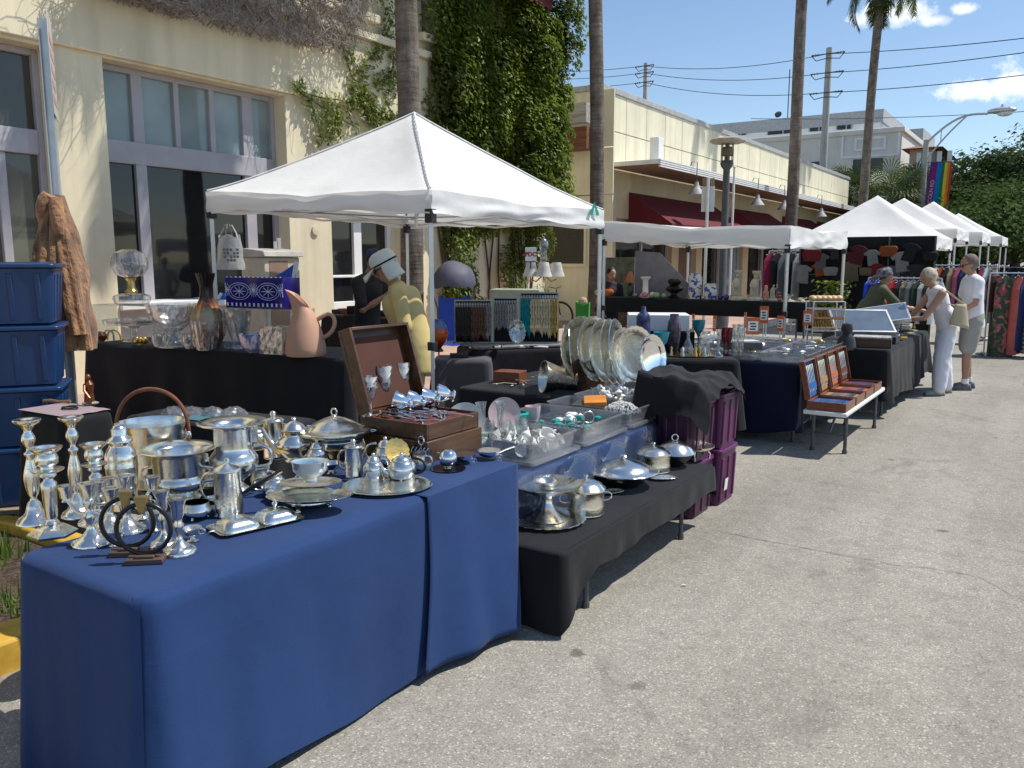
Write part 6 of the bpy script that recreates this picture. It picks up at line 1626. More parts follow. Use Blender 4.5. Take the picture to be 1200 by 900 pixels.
# pink jug
t, w, h = g0('pitcher', 'matt pink stoneware pitcher with tilted mouth and loop handle', 'pitcher', 358, .07, 47, 350)
def jug():
    m = MB(); P = [(.94,0),(1,.04),(1,.14),(.9,.34),(.72,.56),(.52,.74),(.42,.86),(.40,.93),(.46,1)]; vs = []; fs = []; n = 36
    for r, z in P+[(.40,.995),(.3,.85),(0.001,.6)]:
        k = max(0,(z-.72)/.28)
        for i in range(n):
            a = 2*pi*i/n; x, y = r*w*cos(a), r*w*sin(a); x = x-.18*w*k+(-.28*w*k*max(0,-cos(a))**3)
            vs.append((x, y, z*h-.16*h*k*cos(a)*1.0*k))
    for i in range(len(P)+2):
        for j in range(n): fs.append((i*n+j, i*n+(j+1) % n, (i+1)*n+(j+1) % n, (i+1)*n+j))
    fs.append(tuple(range(n-1,-1,-1))); m.add(vs, fs); return m
M_pink = mat('pink_stoneware', (.52,.29,.19), .55, var=.06, scale=4)
O(jug(), 'body', M_pink, t, rz=ang(0), sharp=60)
b = MB(); pts = [(w*(.72),0,h*.30),(w*1.15,0,h*.34),(w*1.5,0,h*.5),(w*1.5,0,h*.68),(w*1.2,0,h*.76),(w*.72,0,h*.66),(w*.5,0,h*.6)]; b.tube(pts, .02, 10); O(b, 'handle', M_pink, t, rz=ang(0), sub=1)
# brass, hoses under the riser
t, w, h = g0('brass_flower', 'little brass flower ornament under the acrylic riser', 'ornament', 165, .1, 18, 391)
b = MB()
for k in range(9):
    a = 2.4*k; b.ell((w*.5*cos(a),w*.5*sin(a),h*(.35+.05*(k % 3))), w*.35,w*.2,h*.3, M=Matrix.Rotation(a,4,'Z'))
b.lathe(prof([(.5,0),(.4,.1),(.1,.4)], w, h), 12); O(b, 'body', M_gold, t)
for k, (px, c_, lab) in enumerate(((134,(.7,.45,.02),'bright yellow plastic loop on the crystal table'),(128,(.7,.7,.66),'white plastic loop beside the yellow one'))):
    p = ray_t0(px, .3); b = MB(); r = .09-.02*k; b.tube([(r*cos(pi*i/16), 0, .1*sin(pi*i/16)**.6) for i in range(17)], .009, 8)
    S(b, 'handle_loop', mat(['yellow_plastic','white_plastic'][k], c_, .4), lab, 'loop', (p.x,p.y,ZA+.002), az0)
b = MB(); b.lathe([(.04,0),(.07,.03),(.075,.06),(.05,.09),(0,.1)], 20); p = ray_t0(117,.16); S(b, 'glazed_ball', mat('oxblood_glaze',(.25,.05,.025),.2,coat=.5), 'round oxblood glazed pot at the left end of the crystal table', 'pot', (p.x,p.y,ZA+.002))

# =============================== left edge: totes, coat on the sign pole, small table
dT = 5.3; twd = .66
d_ = ray(63, 310); k_ = dT/(d_.x*FX+d_.y*FY); cR = Vector((d_.x*k_, d_.y*k_, 0))
fwv = Vector((FX,FY,0)); rtv = Vector((RX,RY,0))
zr = [zup(cR, y) for y in (306, 379, 453)]
hT = zr[0]-zr[1]; aT = ang(21); cT = cR-Vector((cos(aT),sin(aT),0))*(twd/2)+Vector((-sin(aT),cos(aT),0))*.24
labs = ['topmost dark blue tote of the stack at the left edge','second dark blue tote from the top of the stack','third dark blue tote from the top, behind the mauve table','lowest dark blue tote of the stack, mostly hidden']
for k in range(4):
    tote(labs[k], (cT.x-.008*k*RX, cT.y-.008*k*RY, zr[0]-hT*(k+1)), aT+R(-1+1.5*(k % 2)), twd, .46, hT*.985, M_bluepl, M_bluepl, group='stacked blue totes', ribs=4)
z_ = zr[0]-4*hT
if z_ > .03:
    b = MB()
    for k in range(5): b.box(-.34,.34,-.3+k*.125,-.3+k*.125+.09,z_-.025,z_-.003)
    for x in (-.32,0,.26): b.box(x,x+.06,-.29,.29,.0,z_-.0255)
    S(b, 'pallet', mat('pallet_wood',(.3,.22,.14),.9,var=.3,scale=4,stretch=(2,14,14)), 'wooden pallet under the stack of blue totes', 'pallet', (cT.x,cT.y,.0), aT)
def pole_and_coat():
    fp = 6.1; d = ray(86,470); k = 6.0/(d.x*FX+d.y*FY); base = Vector((d.x*k, d.y*k, 0))
    zt_ = zup(base, 22); t = T('parking_sign', 'grey sign post with a weathered parking sign seen edge on', 'sign', (base.x,base.y,0), 0)
    off = atz(60,300,1.7)  # slight lean like the photograph's post
    m = MB(); m.box(-.03,.03,-.006,.006,0,zt_); m.box(-.03,-.022,-.028,-.0065,0,zt_); m.box(.022,.03,-.028,-.0065,0,zt_); O(m, 'post', M_steel, t, rz=ang(12))
    z0, z1 = zup(base, 138), zup(base, 17); m = MB(); m.box(-.23,.23,-.036,-.031,z0,z1); sg = O(m, 'sign_plate', mat('faded_sign',(.50,.46,.42),.5,var=.12), t, rz=ang(115), bevel=.003)
    m = MB()
    for i in range(5): m.box(-.18,.18-.06*(i % 2),-.0385,-.0365,z1-.2-i*.1,z1-.15-i*.1)
    m.v = m.v; O(m, 'sign_print', mat('faded_red_print',(.46,.30,.26),.6), sg)
    # coat
    zc1, zc0 = zup(base, 223), zup(base, 414); H = zc1-zc0
    t = T('fur_coat', 'long brown fur coat hanging from the sign post', 'coat', (base.x,base.y,zc0), ang(-8))
    M_fur = mat('brown_fur', (.20,.095,.045), .85, var=.5, scale=7, two=(.42,.21,.095), stretch=(1.2,1.2,.8), sheen=.25, bs=.8, bscale=28, bd=.03)
    def shell(sx, x_off, y_off, z0, z1, tw, ww, seed, n=56, mrows=30, taper=.25):
        m = MB(); vs, fs = [], []
        for i in range(mrows+1):
            u = i/mrows; z = z0+(z1-z0)*u
            for k in range(n):
                a = 2*pi*k/n
                r = (1-(u**3)*(1-taper))*(1+.13*cos(5*a+seed+u*2)*(1-u*.6)+.05*cos(8*a+2*seed+u*5))
                nn = noise.noise(Vector((cos(a)*1.6+seed, sin(a)*1.6, u*5)))*.16
                vs.append((x_off(u)+ww*sx*r*(1+nn)*cos(a), y_off(u)+tw*r*(1+nn)*sin(a), z))
        for i in range(mrows):
            for k in range(n): fs.append((i*n+k, i*n+(k+1) % n, (i+1)*n+(k+1) % n, (i+1)*n+k))
        fs.append(tuple(range(n-1,-1,-1))); fs.append(tuple(mrows*n+k for k in range(n)))
        m.add(vs, fs); return m
    cw = .135
    O(shell(1, lambda u: .05*(1-u)+.0, lambda u: 0, .03, H*.97, .15, cw, 1, taper=.3), 'body', M_fur, t, sharp=0)
    O(shell(.55, lambda u: -.085+.05*u, lambda u: -.16*(1-u*.85), H*.34, H*.93, .08, .12, 4, taper=.5), 'sleeve', M_fur, t, sharp=0)
    O(shell(.5, lambda u: .15-.13*u, lambda u: -.10*(1-u*.7), H*.13, H*.88, .075, .115, 7, taper=.5), 'sleeve', M_fur, t, sharp=0)
    m = MB(); m.tube([(-.075,-.06,H*.78),(-.07,-.075,H*.9),(-.02,-.05,H*.985),(.03,-.05,H*.96),(.05,-.09,H*.84),(.07,-.1,H*.7)], [.04,.06,.06,.055,.05,.03], 12); O(m, 'collar', M_fur, t, sub=1)
    m = MB()
    rr = random.Random(5)
    cols = 0
    t2 = [c for c in t.children]
pole_and_coat()
# small mauve topped table with trinkets
zM = .80
c1, c2, c3 = atz(20,481,zM), atz(76,490,zM), atz(113,483,zM)
cM = (c1+c3)/2+Vector((-.02,.02,0)); dM = (c2-c1); azM = atan2(dM.y, dM.x); lM = dM.to_2d().length; wM = max(.3,(c3-c2).to_2d().length)
cM = c2+(c1-c2)/2+Vector((-sin(azM),cos(azM),0))*wM/2
table('small table under the mauve cloth at the far left', -lM/2+.02, lM/2-.02, -wM/2+.02, wM/2-.02, zM-.008, rz=azM, loc=(cM.x,cM.y,0))
cloth('black cloth hanging below the small mauve table top', -lM/2, lM/2, -wM/2, wM/2, zM, lambda k, t: .1, M_black, .02, .02, 10, azM, (cM.x,cM.y,0), 41)
b = MB(); b.grid(lambda u, v: (-lM/2*.99+lM*.98*u, -wM/2*.99+wM*.98*v, zM+.006+.002*sin(u*20)*sin(v*17)), 12, 12)
S(b, 'table_mat', M_mauve, 'mauve cloth spread on the small table at the far left', 'cloth', (cM.x,cM.y,0), azM)
p = atz(80,470,zM+.008); b = MB(); b.tube([(-.1,0,.008),(-.05,.01,.01),(.03,.0,.01),(.1,.02,.012)], [.008,.012,.007,.011], 8); S(b, 'carved_stick', mat('carved_wood',(.25,.14,.07),.5), 'short carved wooden stick lying on the mauve cloth', 'carving', (p.x,p.y-.08,zM+.008), azM+.2)
p = atz(82,479,zM+.008); b = MB(); b.tube([(.055*cos(2*pi*i/26),.035*sin(2*pi*i/26),.006) for i in range(26)], .006, 6, closed=True); S(b, 'bead_bracelet', M_blackw, 'black bead bracelet lying on the mauve cloth', 'bracelet', (p.x,p.y,zM+.008), azM)
# copper figure behind, on the ground cloth
p = atz(97,476,zM+.008)
t = T('copper_figure', 'seated copper coloured figure statue at the back of the mauve table', 'statue', (p.x-.02,p.y+.06,zM+.01), ang(0)); t.scale = (.45,.45,.45)
b = MB(); b.lathe([(.1,0),(.11,.02),(.06,.04)], 20); O(b, 'base', mat('stone_base',(.28,.27,.25),.8), t)
b = MB(); b.tube([(0,0,.04),(.0,.0,.16),(.01,0,.28),(.0,0,.34)], [.06,.05,.055,.022], 12); b.tube([(-.05,-.02,.28),(-.03,-.08,.2),(.05,-.1,.1)], [.02,.018,.015], 8); b.tube([(.0,-.03,.06),(.06,-.11,.09),(.05,-.1,.0)], [.03,.025,.016], 8); b.ell((0,-.01,.38), .035,.04,.045); O(b, 'body', mat('copper_statue',(.20,.065,.03),.3,metal=.5,var=.3), t, sharp=0)
# grey crate low at the left edge
p = atz(12,560,.0); q_ = atz(14,546,.12)
def crate():
    c = atz(10,545,.2); t = T('grey_crate', 'grey plastic crate with a cut out handle at the left edge', 'crate', (c.x-.05,c.y+.18,.0), ang(-4))
    m = MB(); w, d, h = .22,.16,zup(c,497)
    h0 = .15
    for z0, z1, x0, x1 in ((h0,h-.20,-w,w),(h-.06,h,-w,w),(h-.1999,h-.0601,-w,-w*.55),(h-.1999,h-.0601,w*.55,w)): m.box(x0,x1,-d,-d+.012,z0,z1)
    m.box(-w,w,d-.012,d,h0,h); m.box(-w,-w+.012,-d+.0125,d-.0125,h0,h); m.box(w-.012,w,-d+.0125,d-.0125,h0,h); m.box(-w+.0125,w-.0125,-d+.0125,d-.0125,h0,h0+.012)
    O(m, 'body', mat('grey_plastic',(.30,.29,.26),.5), t)
    m = MB(); m.box(-w-.02,w+.02,-d-.02,d+.02,0,h0-.002); S(m, 'cardboard_box', mat('cardboard',(.24,.16,.10),.9), 'flat brown box under the grey crate', 'box', (c.x-.05,c.y+.18,0), ang(-4), bevel=.004)
crate()
# ice cooler shelf with plastic wrapped goods on teal cloth, behind the ice bucket
p = atz(240,496,.62)
local_table('low table under black cloth behind the silver urns', 'black cloth on the low table behind the silver urns', Vector((p.x-.1,p.y+.2,0)), 1.3, .5, .62, az0, lambda k, t: .1, M_black, 51)
b = MB(); b.grid(lambda u, v: (-.22+.44*u, -.14+.28*v, .004*sin(u*9)*sin(v*7)), 10, 8); S(b, 'teal_mat', cloth_mat('teal_cloth',(.05,.15,.17)), 'small teal mat under the plastic wrapped goods', 'mat', (p.x-.05,p.y+.16,.628), az0)
for k in range(4):
    q = atz(195+k*24, 488, .625); b = MB(); b.grid(lambda u, v: (-.09+.18*u, -.07+.14*v, .06*sin(pi*u)**.5*sin(pi*v)**.5+.012*noise.noise(Vector((u*7+k,v*7,k)))), 14, 14)
    S(b, 'wrapped_glass', M_bin, 'goods wrapped in crinkled clear plastic on the teal mat', 'wrapped goods', (q.x,q.y+.05,.627), rnd(0,3), 'plastic wrapped goods', sharp=25)
def spots(name, stops, scale, rough=.5, coat=0):
    m, nt, N, L, B = mk(name); f = nz(N, L, scale, 3, .5, dist=.6)
    L.new(ramp(N, L, f, stops), B.inputs['Base Color']); B.inputs['Roughness'].default_value = rough; B.inputs['Coat Weight'].default_value = coat; return m
# =============================== necklace stall under the far side of the big tent
ZN = .80
n0, n1 = atz(541,411,ZN), atz(655,407,ZN)
cN = (n0+n1)/2+fwv*.28; LN = (n1-n0).length
rzN = atan2((n1-n0).y, (n1-n0).x)
table('table under the dark cloth of the necklace stall', -LN/2+.02, LN/2-.02, -.26, .26, ZN-.006, rz=rzN, loc=(cN.x,cN.y,0))
cloth('dark cloth over the necklace table', -LN/2, LN/2, -.28, .28, ZN, lambda k, t: .1, cloth_mat('dark_plum_cloth',(.02,.016,.02)), .03, .025, 10, rzN, (cN.x,cN.y,0), 61)
b = MB(); b.box(-LN/2*.97,LN/2*.97,-.27,.2,0,.022); S(b, 'jewellery_tray', mat('pale_grey_tray',(.16,.16,.16),.6), 'shallow pale tray on the necklace table', 'tray', (cN.x,cN.y,ZN+.004), rzN, bevel=.004)
M_grid = mat('grey_wire_panel', (.33,.34,.33), .4, metal=.5)
beads = [('dark_beads',(.03,.028,.026)),('brown_beads',(.13,.07,.045)),('silver_beads',(.22,.22,.21)),('pearl_beads',(.36,.34,.30)),('teal_beads',(.0,.24,.27)),('cream_beads',(.62,.52,.33)),('gold_beads',(.5,.34,.1)),('green_beads',(.3,.36,.22))]
MBd = {n: mat(n, c, .3, var=.3, scale=30) for n, c in beads}
def pan(px0, px1, yt, sets, lab, tl=0):
    a, c = atz(px0, 405, ZN+.025), atz(px1, 405, ZN+.025); m_ = (a+c)/2+fwv*.24; w = (c-a).length/2; h = zup(m_, yt)-ZN-.03
    t = T('necklace_display', lab, 'display panel', (m_.x,m_.y,ZN+.027), ang(tl), 'necklace display panels')
    m = MB(); e = .014
    for x0,x1,z0,z1 in ((-w,-w+e,0,h),(w-e,w,0,h),(-w+e,w-e,0,e),(-w+e,w-e,h-e,h),(-w+e,w-e,h*.9-.002,h*.9+.002)): m.box(x0,x1,-.012,.012,z0,z1)
    m.box(-w+e,w-e,.006,.009,e,h-e,1); O(m, 'frame', [M_grid, M_black], t)
    m = MB(); n = int(w*2/.018)
    for k in range(n): x = -w+e+(2*w-2*e)*(k+.5)/n; m.tube([(x,-.012,h-.03),(x,-.025,h-.05),(x,-.022,h-.075)], .003, 4)
    O(m, 'hooks', M_steel, t)
    for k in range(n):
        x = -w+e+(2*w-2*e)*(k+.5)/n; nm, ln = sets(k/n); L_ = h*ln*rnd(.8,1.05); 
        pts = []; g = .008
        for i in range(21):
            u = i/20; pts.append((g*(1 if u > .5 else -1)*min(1,abs(u-.5)*8)+.002*sin(i*2), 0, -L_*(1-abs(2*u-1)**1.0)))
        b = MB(); b.tube(pts, [.0035+.0035*abs(sin(i*1.3+k)) for i in range(21)], 5)
        q = Vector((x,-.028,h-.075)); ca, sa = cos(ang(tl)), sin(ang(tl))
        S(b, 'necklace', MBd[nm], 'strand of beads among many on '+lab.split(',')[0], 'necklace', (m_.x+q.x*ca-q.y*sa, m_.y+q.x*sa+q.y*ca, ZN+.027+q.z), ang(tl), 'necklaces on '+lab.split(',')[0], sharp=60)
pan(531,576,351, lambda u: ('dark_beads' if u < .45 else 'brown_beads' if u < .85 else 'silver_beads', .82), 'the left wire panel, hung with dark necklaces', 3)
pan(577,607,348, lambda u: ('silver_beads' if u < .55 else 'pearl_beads', .55), 'the middle wire panel, hung with short grey necklaces', 0)
pan(609,656,342, lambda u: ('teal_beads' if u < .25 else 'cream_beads' if u < .8 else 'gold_beads', .78), 'the right wire panel, hung with teal and cream necklaces', -4)
p = atz(605,403,ZN+.03); b = MB(); b.lathe([(0,0),(.06,.0),(.085,.012),(.105,.03),(.1,.03),(.06,.012),(0,.01)], 40, rf=lambda th,u,r: 1+(.05*cos(20*th) if r>.07 else 0), sx=.9, sy=1.2)
S(b, 'glass_dish', M_cut, 'oval cut glass dish standing upright before the necklace panels', 'dish', (p.x,p.y,ZN+.16), facing(ang(-70),10))
for k in range(12):
    p = atz(rnd(548,645),408,ZN+.03)+fwv*rnd(.0,.15); b = MB(); b.cbox((0,0,.006), rnd(.05,.1), rnd(.03,.06), rnd(.008,.02)); S(b, 'jewellery_card', [M_whitepaint, M_charc, M_steelj][k % 3], 'small card or box of jewellery lying before the necklace panels', 'card', (p.x,p.y,ZN+.03), rnd(0,3), 'jewellery cards')
# small grey table with a painted glass vase
p = atz(528,421,.74); 
table('little table under the grey cloth behind the tent pole', -.26,.26,-.2,.2,.734, rz=ang(0), loc=(p.x,p.y+.2,0))
cloth('grey cloth on the little table behind the tent pole', -.28,.28,-.22,.22,.74, lambda k, t: .15, cloth_mat('grey_cloth',(.09,.085,.095)), .02, .02, 10, ang(0), (p.x,p.y+.2,0), 71)
q = atz(514,412,.745); t = T('painted_vase', 'round glass vase with orange and red swirls behind the tent pole', 'vase', (q.x,q.y,.745))
m, nt, N, L, B = mk('swirl_glass'); tc = N.new('ShaderNodeTexCoord'); sp = N.new('ShaderNodeSeparateXYZ'); L.new(tc.outputs['Generated'], sp.inputs[0])
f = nz(N, L, 12, 4, dist=2); ad = N.new('ShaderNodeMath'); ad.operation = 'MULTIPLY_ADD'; ad.inputs[1].default_value = .5; L.new(f, ad.inputs[0]); L.new(sp.outputs['Z'], ad.inputs[2])
L.new(ramp(N, L, ad.outputs[0], [(.3,(.02,.04,.02)),(.5,(.4,.02,.02)),(.75,(.65,.15,.02)),(.95,(.5,.08,.02)),(1.0,(.1,.15,.3))]), B.inputs['Base Color']); B.inputs['Roughness'].default_value = .1
b = MB(); b.lathe([(.05,0),(.055,.01),(.03,.04),(.08,.1),(.105,.19),(.09,.27),(.05,.32),(.055,.34),(.05,.34),(.04,.3),(0,.2)], 28); O(b, 'body', m, t, sharp=60)
q = atz(537,420,.745)+fwv*.1; b = MB(); b.box(-.09,.09,-.05,.05,0,.04); S(b, 'dark_case', M_blk_plastic, 'flat dark case on the little grey table', 'case', (q.x,q.y,.744), ang(5), bevel=.004)
# grey umbrella top of a stroller or camp chair behind the yellow shirt
p = aty(532,400,9.0); t = T('camp_umbrella', 'grey and blue domed shade of a camp chair behind the man in yellow', 'shade', (p.x,p.y,.15), ang(0))
zc_ = 1.14; m = MB(); m.grid(lambda u, v: (.30*sin(pi*(v-.5))*(1-.15*u), .12-.34*sin(pi*.55*u)*cos(pi*(v-.5)*.8), zc_+.40*cos(pi*(v-.5)*.86)*cos(pi*.5*u*.9)*1.0+.01*cos(v*pi*5)), 16, 24, 0)
O(m, 'shade', mat('grey_blue_nylon',(.13,.13,.175),.6,tl=.2), t, sharp=0, solid=.004)
m = MB()
for s in (-1, 1): m.tube([(s*.2,-.05,0),(s*.22,0,.9),(s*.3,.0,zc_+.02)], .012, 6)
m.tube([(-.2,-.05,.45),(.2,-.05,.45)], .012, 6); fr_ = O(m, 'frame', M_dsteel, t)
m = MB(); m.grid(lambda u, v: (-.22+.44*u, -.25+.3*v, .46-.05*sin(pi*u)), 6, 4); m.grid(lambda u, v: (-.22+.44*u, .05+.1*v, .46+.6*v-.03*sin(pi*u)), 6, 6); O(m, 'seat', mat('royal_blue_nylon',(.01,.05,.35),.6), t, sharp=0, solid=.004)
# bright blue nylon hoop (folded camp shade) behind the cobalt box, grey cabinet, bag on the tent pole
q0, q1 = ray_t0(258,.7), ray_t0(347,.7); c = (q0+q1)/2; w = (q1-q0).length/2; z0, z1 = zup(c,356), zup(c,307)
t = T('folded_shade', 'bright blue curved nylon sheet with white rim behind the cobalt box', 'shade', (c.x,c.y,0), az0)
def bl(u, v):
    x = -w+2*w*u; top = z0+.22*(z1-z0)+(z1-z0)*.78*(u**1.4); bot = z0+.03
    return (x, .08*sin(pi*u)+.05*v, bot+(top-bot)*v)
m = MB(); m.grid(bl, 20, 10); O(m, 'nylon', mat('sky_blue_nylon',(.01,.12,.62),.55,tl=.2), t, sharp=0, solid=.003)
m = MB(); m.tube([bl(1-.03*sin(pi*i/12), i/12) for i in range(13)], .022, 8); O(m, 'rim', M_whitepaint, t); m = MB(); m.tube([bl(0, i/12) for i in range(13)], .018, 8); O(m, 'rim', M_whitepaint, t)
m = MB(); m.tube([(-w*.5,.06,0),(-w*.5,.06,z0-.2)], .015, 6); m.tube([(w*.5,.06,0),(w*.5,.06,z0-.2)], .015, 6); O(m, 'legs', M_dsteel, t)
p = atx(318,330,-7.6); zt_, zb_ = p.z+ (zup(p,288)-p.z), zup(p,338)
t = T('utility_cabinet', 'grey and beige metal cabinet with sloping lid by the shop window', 'cabinet', (p.x,p.y,.15), R(0)); h = zup(p,291)-.15; w = wid(p,52)/2
m = MB(); m.box(-.2,.2,-w,w,0,h-.1); O(m, 'body', mat('beige_metal',(.5,.47,.40),.5), t, bevel=.015)
m = MB(); m.prism([(-.24,h-.098),(.24,h-.098),(.22,h-.03),(-.1,h),(-.24,h-.02)], -w-.03, w+.03, 'y'); O(m, 'lid', mat('grey_metal_lid',(.42,.41,.39),.5), t, bevel=.01)
m = MB(); m.box(.201,.205,-w*.75,w*.3,h*.45,h-.14); O(m, 'door', mat('brown_panel',(.27,.19,.15),.6), t, bevel=.003)
m = MB(); m.tube([(.0,w*.5,h),(.0,w*.5,h+.12)], .03, 8); m.tube([(.0,w*.3,h),(.0,w*.3,h+.08)], .02, 8); O(m, 'valve', M_steel, t)
p = aty(268,268,4.70); w = wid(p,34)/2; z1 = zup(p,262); z0 = zup(p,316)
t = T('shopping_bag', 'white plastic shopping bag with faded print hung on the tent pole', 'bag', (p.x,p.y,z0), ang(0)); h = z1-z0
m = MB(); m.grid(lambda u, v: (w*(1-.25*v)*cos(2*pi*u)*(1+.08*noise.noise(Vector((cos(2*pi*u)*2,sin(2*pi*u)*2,v*4)))), .07*(1-.5*v)*sin(2*pi*u), h*.72*v+.02*sin(6*pi*u)*v), 40, 14); m.grid(lambda u, v: (w*v*cos(2*pi*u), .07*v*sin(2*pi*u), 0), 40, 3); O(m, 'bag', mat('white_plastic_bag',(.5,.49,.46),.4,tl=.35,var=.1,bs=.5,bscale=12,bd=.03), t, sharp=0)
m = MB()
for s in (-1, 1): m.tube([(s*w*.62,0,h*.64),(s*w*.5,.0,h*.8),(s*w*.22,.0,h*.97),(s*w*.08,.0,h*.99),(s*w*.2,0,h*.8),(s*w*.22,.0,h*.64)], [.02,.016,.009,.009,.014,.02], 6, flat=.35)
O(m, 'handles', mat('white_plastic_bag',(.62,.61,.58)), t)
m = MB()
for i in range(5):
    for j in range(4):
        if (i*3+j) % 4: m.box(-w*.1+.028*i-.02, -w*.1+.028*i, -.0705, -.069, h*.18+.03*j, h*.18+.03*j+.02)
O(m, 'print', mat('faded_black_print',(.16,.16,.155),.6), t)
# things by the wall: dark table with bric a brac left of the yellow man, at the wall
p = aty(412,372,8.2); local_table('dark table by the french window, stacked with small boxes', 'black cloth on the table by the french window', Vector((p.x,p.y+.3,0)), 1.3, .5, .95, R(0), lambda k, t: .2, M_black, 81)
for k in range(9):
    b = MB(); a_, c_ = rnd(.06,.14), rnd(.04,.09); b.box(-a_,a_,-c_,c_,0,rnd(.04,.13)); S(b, 'trinket_box', [M_blk_plastic, M_redwood, M_walnut, M_charc][k % 4], 'small dark box among bric a brac on the table by the french window', 'box', (p.x-.5+.13*k, p.y+.25+rnd(-.1,.1), .954), rnd(-.3,.3), 'bric a brac boxes', bevel=.004)
# sidewalk things: pale box, chandelier lamp on a stand, letter sign, bicycle, green bag
p = atz(607,470,.15); p = aty(606,345,10.6); zt_ = zup(p,334); zb_ = zup(p,347)
b = MB(); b.box(-.38,.38,-.25,.25,0,zt_-.15-.06); S(b, 'storage_box', mat('pale_green_board',(.36,.39,.29),.6), 'pale green grey box standing behind the necklace panels', 'box', (p.x,p.y,.15), ang(-10), bevel=.01)
p = aty(637,340,11.2); t = T('chandelier_lamp', 'lamp with three white bell shades and hanging crystals on a glass stem', 'lamp', (p.x,p.y,.15), ang(0)); zS = zup(p,318)-.15
m = MB(); m.lathe([(.2,0),(.2,.03),(.03,.06),(.025,.6),(.04,.7),(.025,.8),(.03,zS),(.05,zS+.1),(.06,zS+.2),(.05,zS+.3),(.07,zS+.36),(.075,zS+.44),(.04,zS+.5),(0,zS+.53)], 18); O(m, 'stem', M_cut, t, sharp=40)
for k, dx in enumerate((-.20,.0,.20)):
    m = MB(); y = -.12 if k == 1 else 0; m.tube([(0,0,zS-.05),(dx*.6,y*.6,zS-.16),(dx,y,zS-.12)], .012, 6); ar = O(m, 'arm', M_gold, t)
    m = MB(); m.lathe([(.13,-.06),(.125,-.04),(.09,.06),(.075,.15),(.07,.16),(.07,.155),(.12,-.04)], 18, M=Matrix.Translation((dx,y,zS-.02))); O(m, 'lamp_shade', mat('white_shade',(.74,.72,.68),.7,tl=.3), ar, sharp=50)
    m = MB()
    for i in range(5): m.ell((dx-.1+.05*i, y, zS-.24-.03*(i % 2)), .009,.009,.045, seg=6, rings=4)
    O(m, 'crystal', M_cut, ar, sharp=20)
p = aty(622,298,11.0); t = T('letter_sign', 'small white sign with red letters hung before the creeper', 'sign', (p.x,p.y,p.z), ang(0)); w, h = wid(p,13)/2, wid(p,16)/2
m = MB(); m.box(-w,w,-.006,.006,-h,h); O(m, 'board', M_whitepaint, t, bevel=.003)
m = MB(); m.tube([(0,.02,h),(0,.02,-p.z+.16)], .012, 6); O(m, 'post', M_dsteel, t)
cu = bpy.data.curves.new('lettering', 'FONT'); cu.body = 'PDC'; cu.size = w*1.05; cu.align_x = 'CENTER'; cu.extrude = .002; cu.offset = .004
tmp = bpy.data.objects.new('tmp', cu); C.objects.link(tmp); bpy.context.view_layer.update()
me = bpy.data.meshes.new_from_object(tmp.evaluated_get(bpy.context.evaluated_depsgraph_get())); bpy.data.objects.remove(tmp)
me.materials.clear(); me.materials.append(mat('crimson_print',(.35,.01,.04),.5)); me.transform(Matrix.Translation((0,-.009,-w*.35)) @ Matrix.Rotation(pi/2,4,'X')); link('lettering', me, t)
def bicycle():
    pw = aty(657,349,17.6); r = .34; t = T('bicycle', 'bicycle leaning at the side wall, mostly its black wheel showing', 'bicycle', (pw.x,pw.y,.0), R(0))
    for dx in (0,-1.05):
        m = MB(); m.tube([(dx+r*cos(2*pi*i/40),0,r+r*sin(2*pi*i/40)) for i in range(40)], .028, 8, closed=True); wh = O(m, 'wheel', M_blackw, t)
        m = MB()
        for k in range(14): m.tube([(dx,0,r),(dx+r*.95*cos(2*pi*k/14),0,r+r*.95*sin(2*pi*k/14))], .004, 4)
        m.tube([(dx,-.05,r),(dx,.05,r)], .03, 8); O(m, 'spokes', M_steel, wh)
    m = MB()
    for a, b_ in (((-1.05,0,r),(-.62,0,.34)),((-.62,0,.34),(-.12,0,.82)),((-.62,0,.34),(-.78,0,.86)),((-.78,0,.8),(-.12,0,.85)),((-1.05,0,r),(-.76,0,.78)),((-.12,0,.95),(0,0,r))): m.tube([a,b_], .018, 8)
    O(m, 'frame', mat('dark_blue_paint',(.02,.03,.08),.3,coat=.4), t)
    m = MB(); m.tube([(-.16,-.3,1.05),(-.12,0,1.02),(-.16,.3,1.05)], .013, 6); m.tube([(-.12,0,.92),(-.12,0,1.02)], .014, 6); O(m, 'handlebar', M_dsteel, t)
    m = MB(); m.ell((-.8,0,.92),.14,.07,.035); m.tube([(-.78,0,.84),(-.79,0,.92)], .012, 6); O(m, 'saddle', M_blackw, t)
    t.location.z = .004
bicycle()
p = aty(683,366,13.4); h = zup(p,354)-.15; w = wid(p,16)/2
t = T('green_bag', 'bright green paper bag on the pink sidewalk beside the slim palm', 'bag', (p.x,p.y,.15), ang(-15))
m = MB(); m.prism([(-w*.85,0),(w*.85,0),(w,h),(w*.2,h*.92),(-w,h*1.02)], -.08, .08, 'y'); O(m, 'bag', mat('green_paper',(.03,.30,.04),.6), t, bevel=.006)
m = MB(); m.ell((.0,.0,h*1.0),w*.7,.07,h*.12, seg=10, rings=6); O(m, 'tissue', mat('tan_paper',(.5,.4,.28),.8), t, sharp=20)

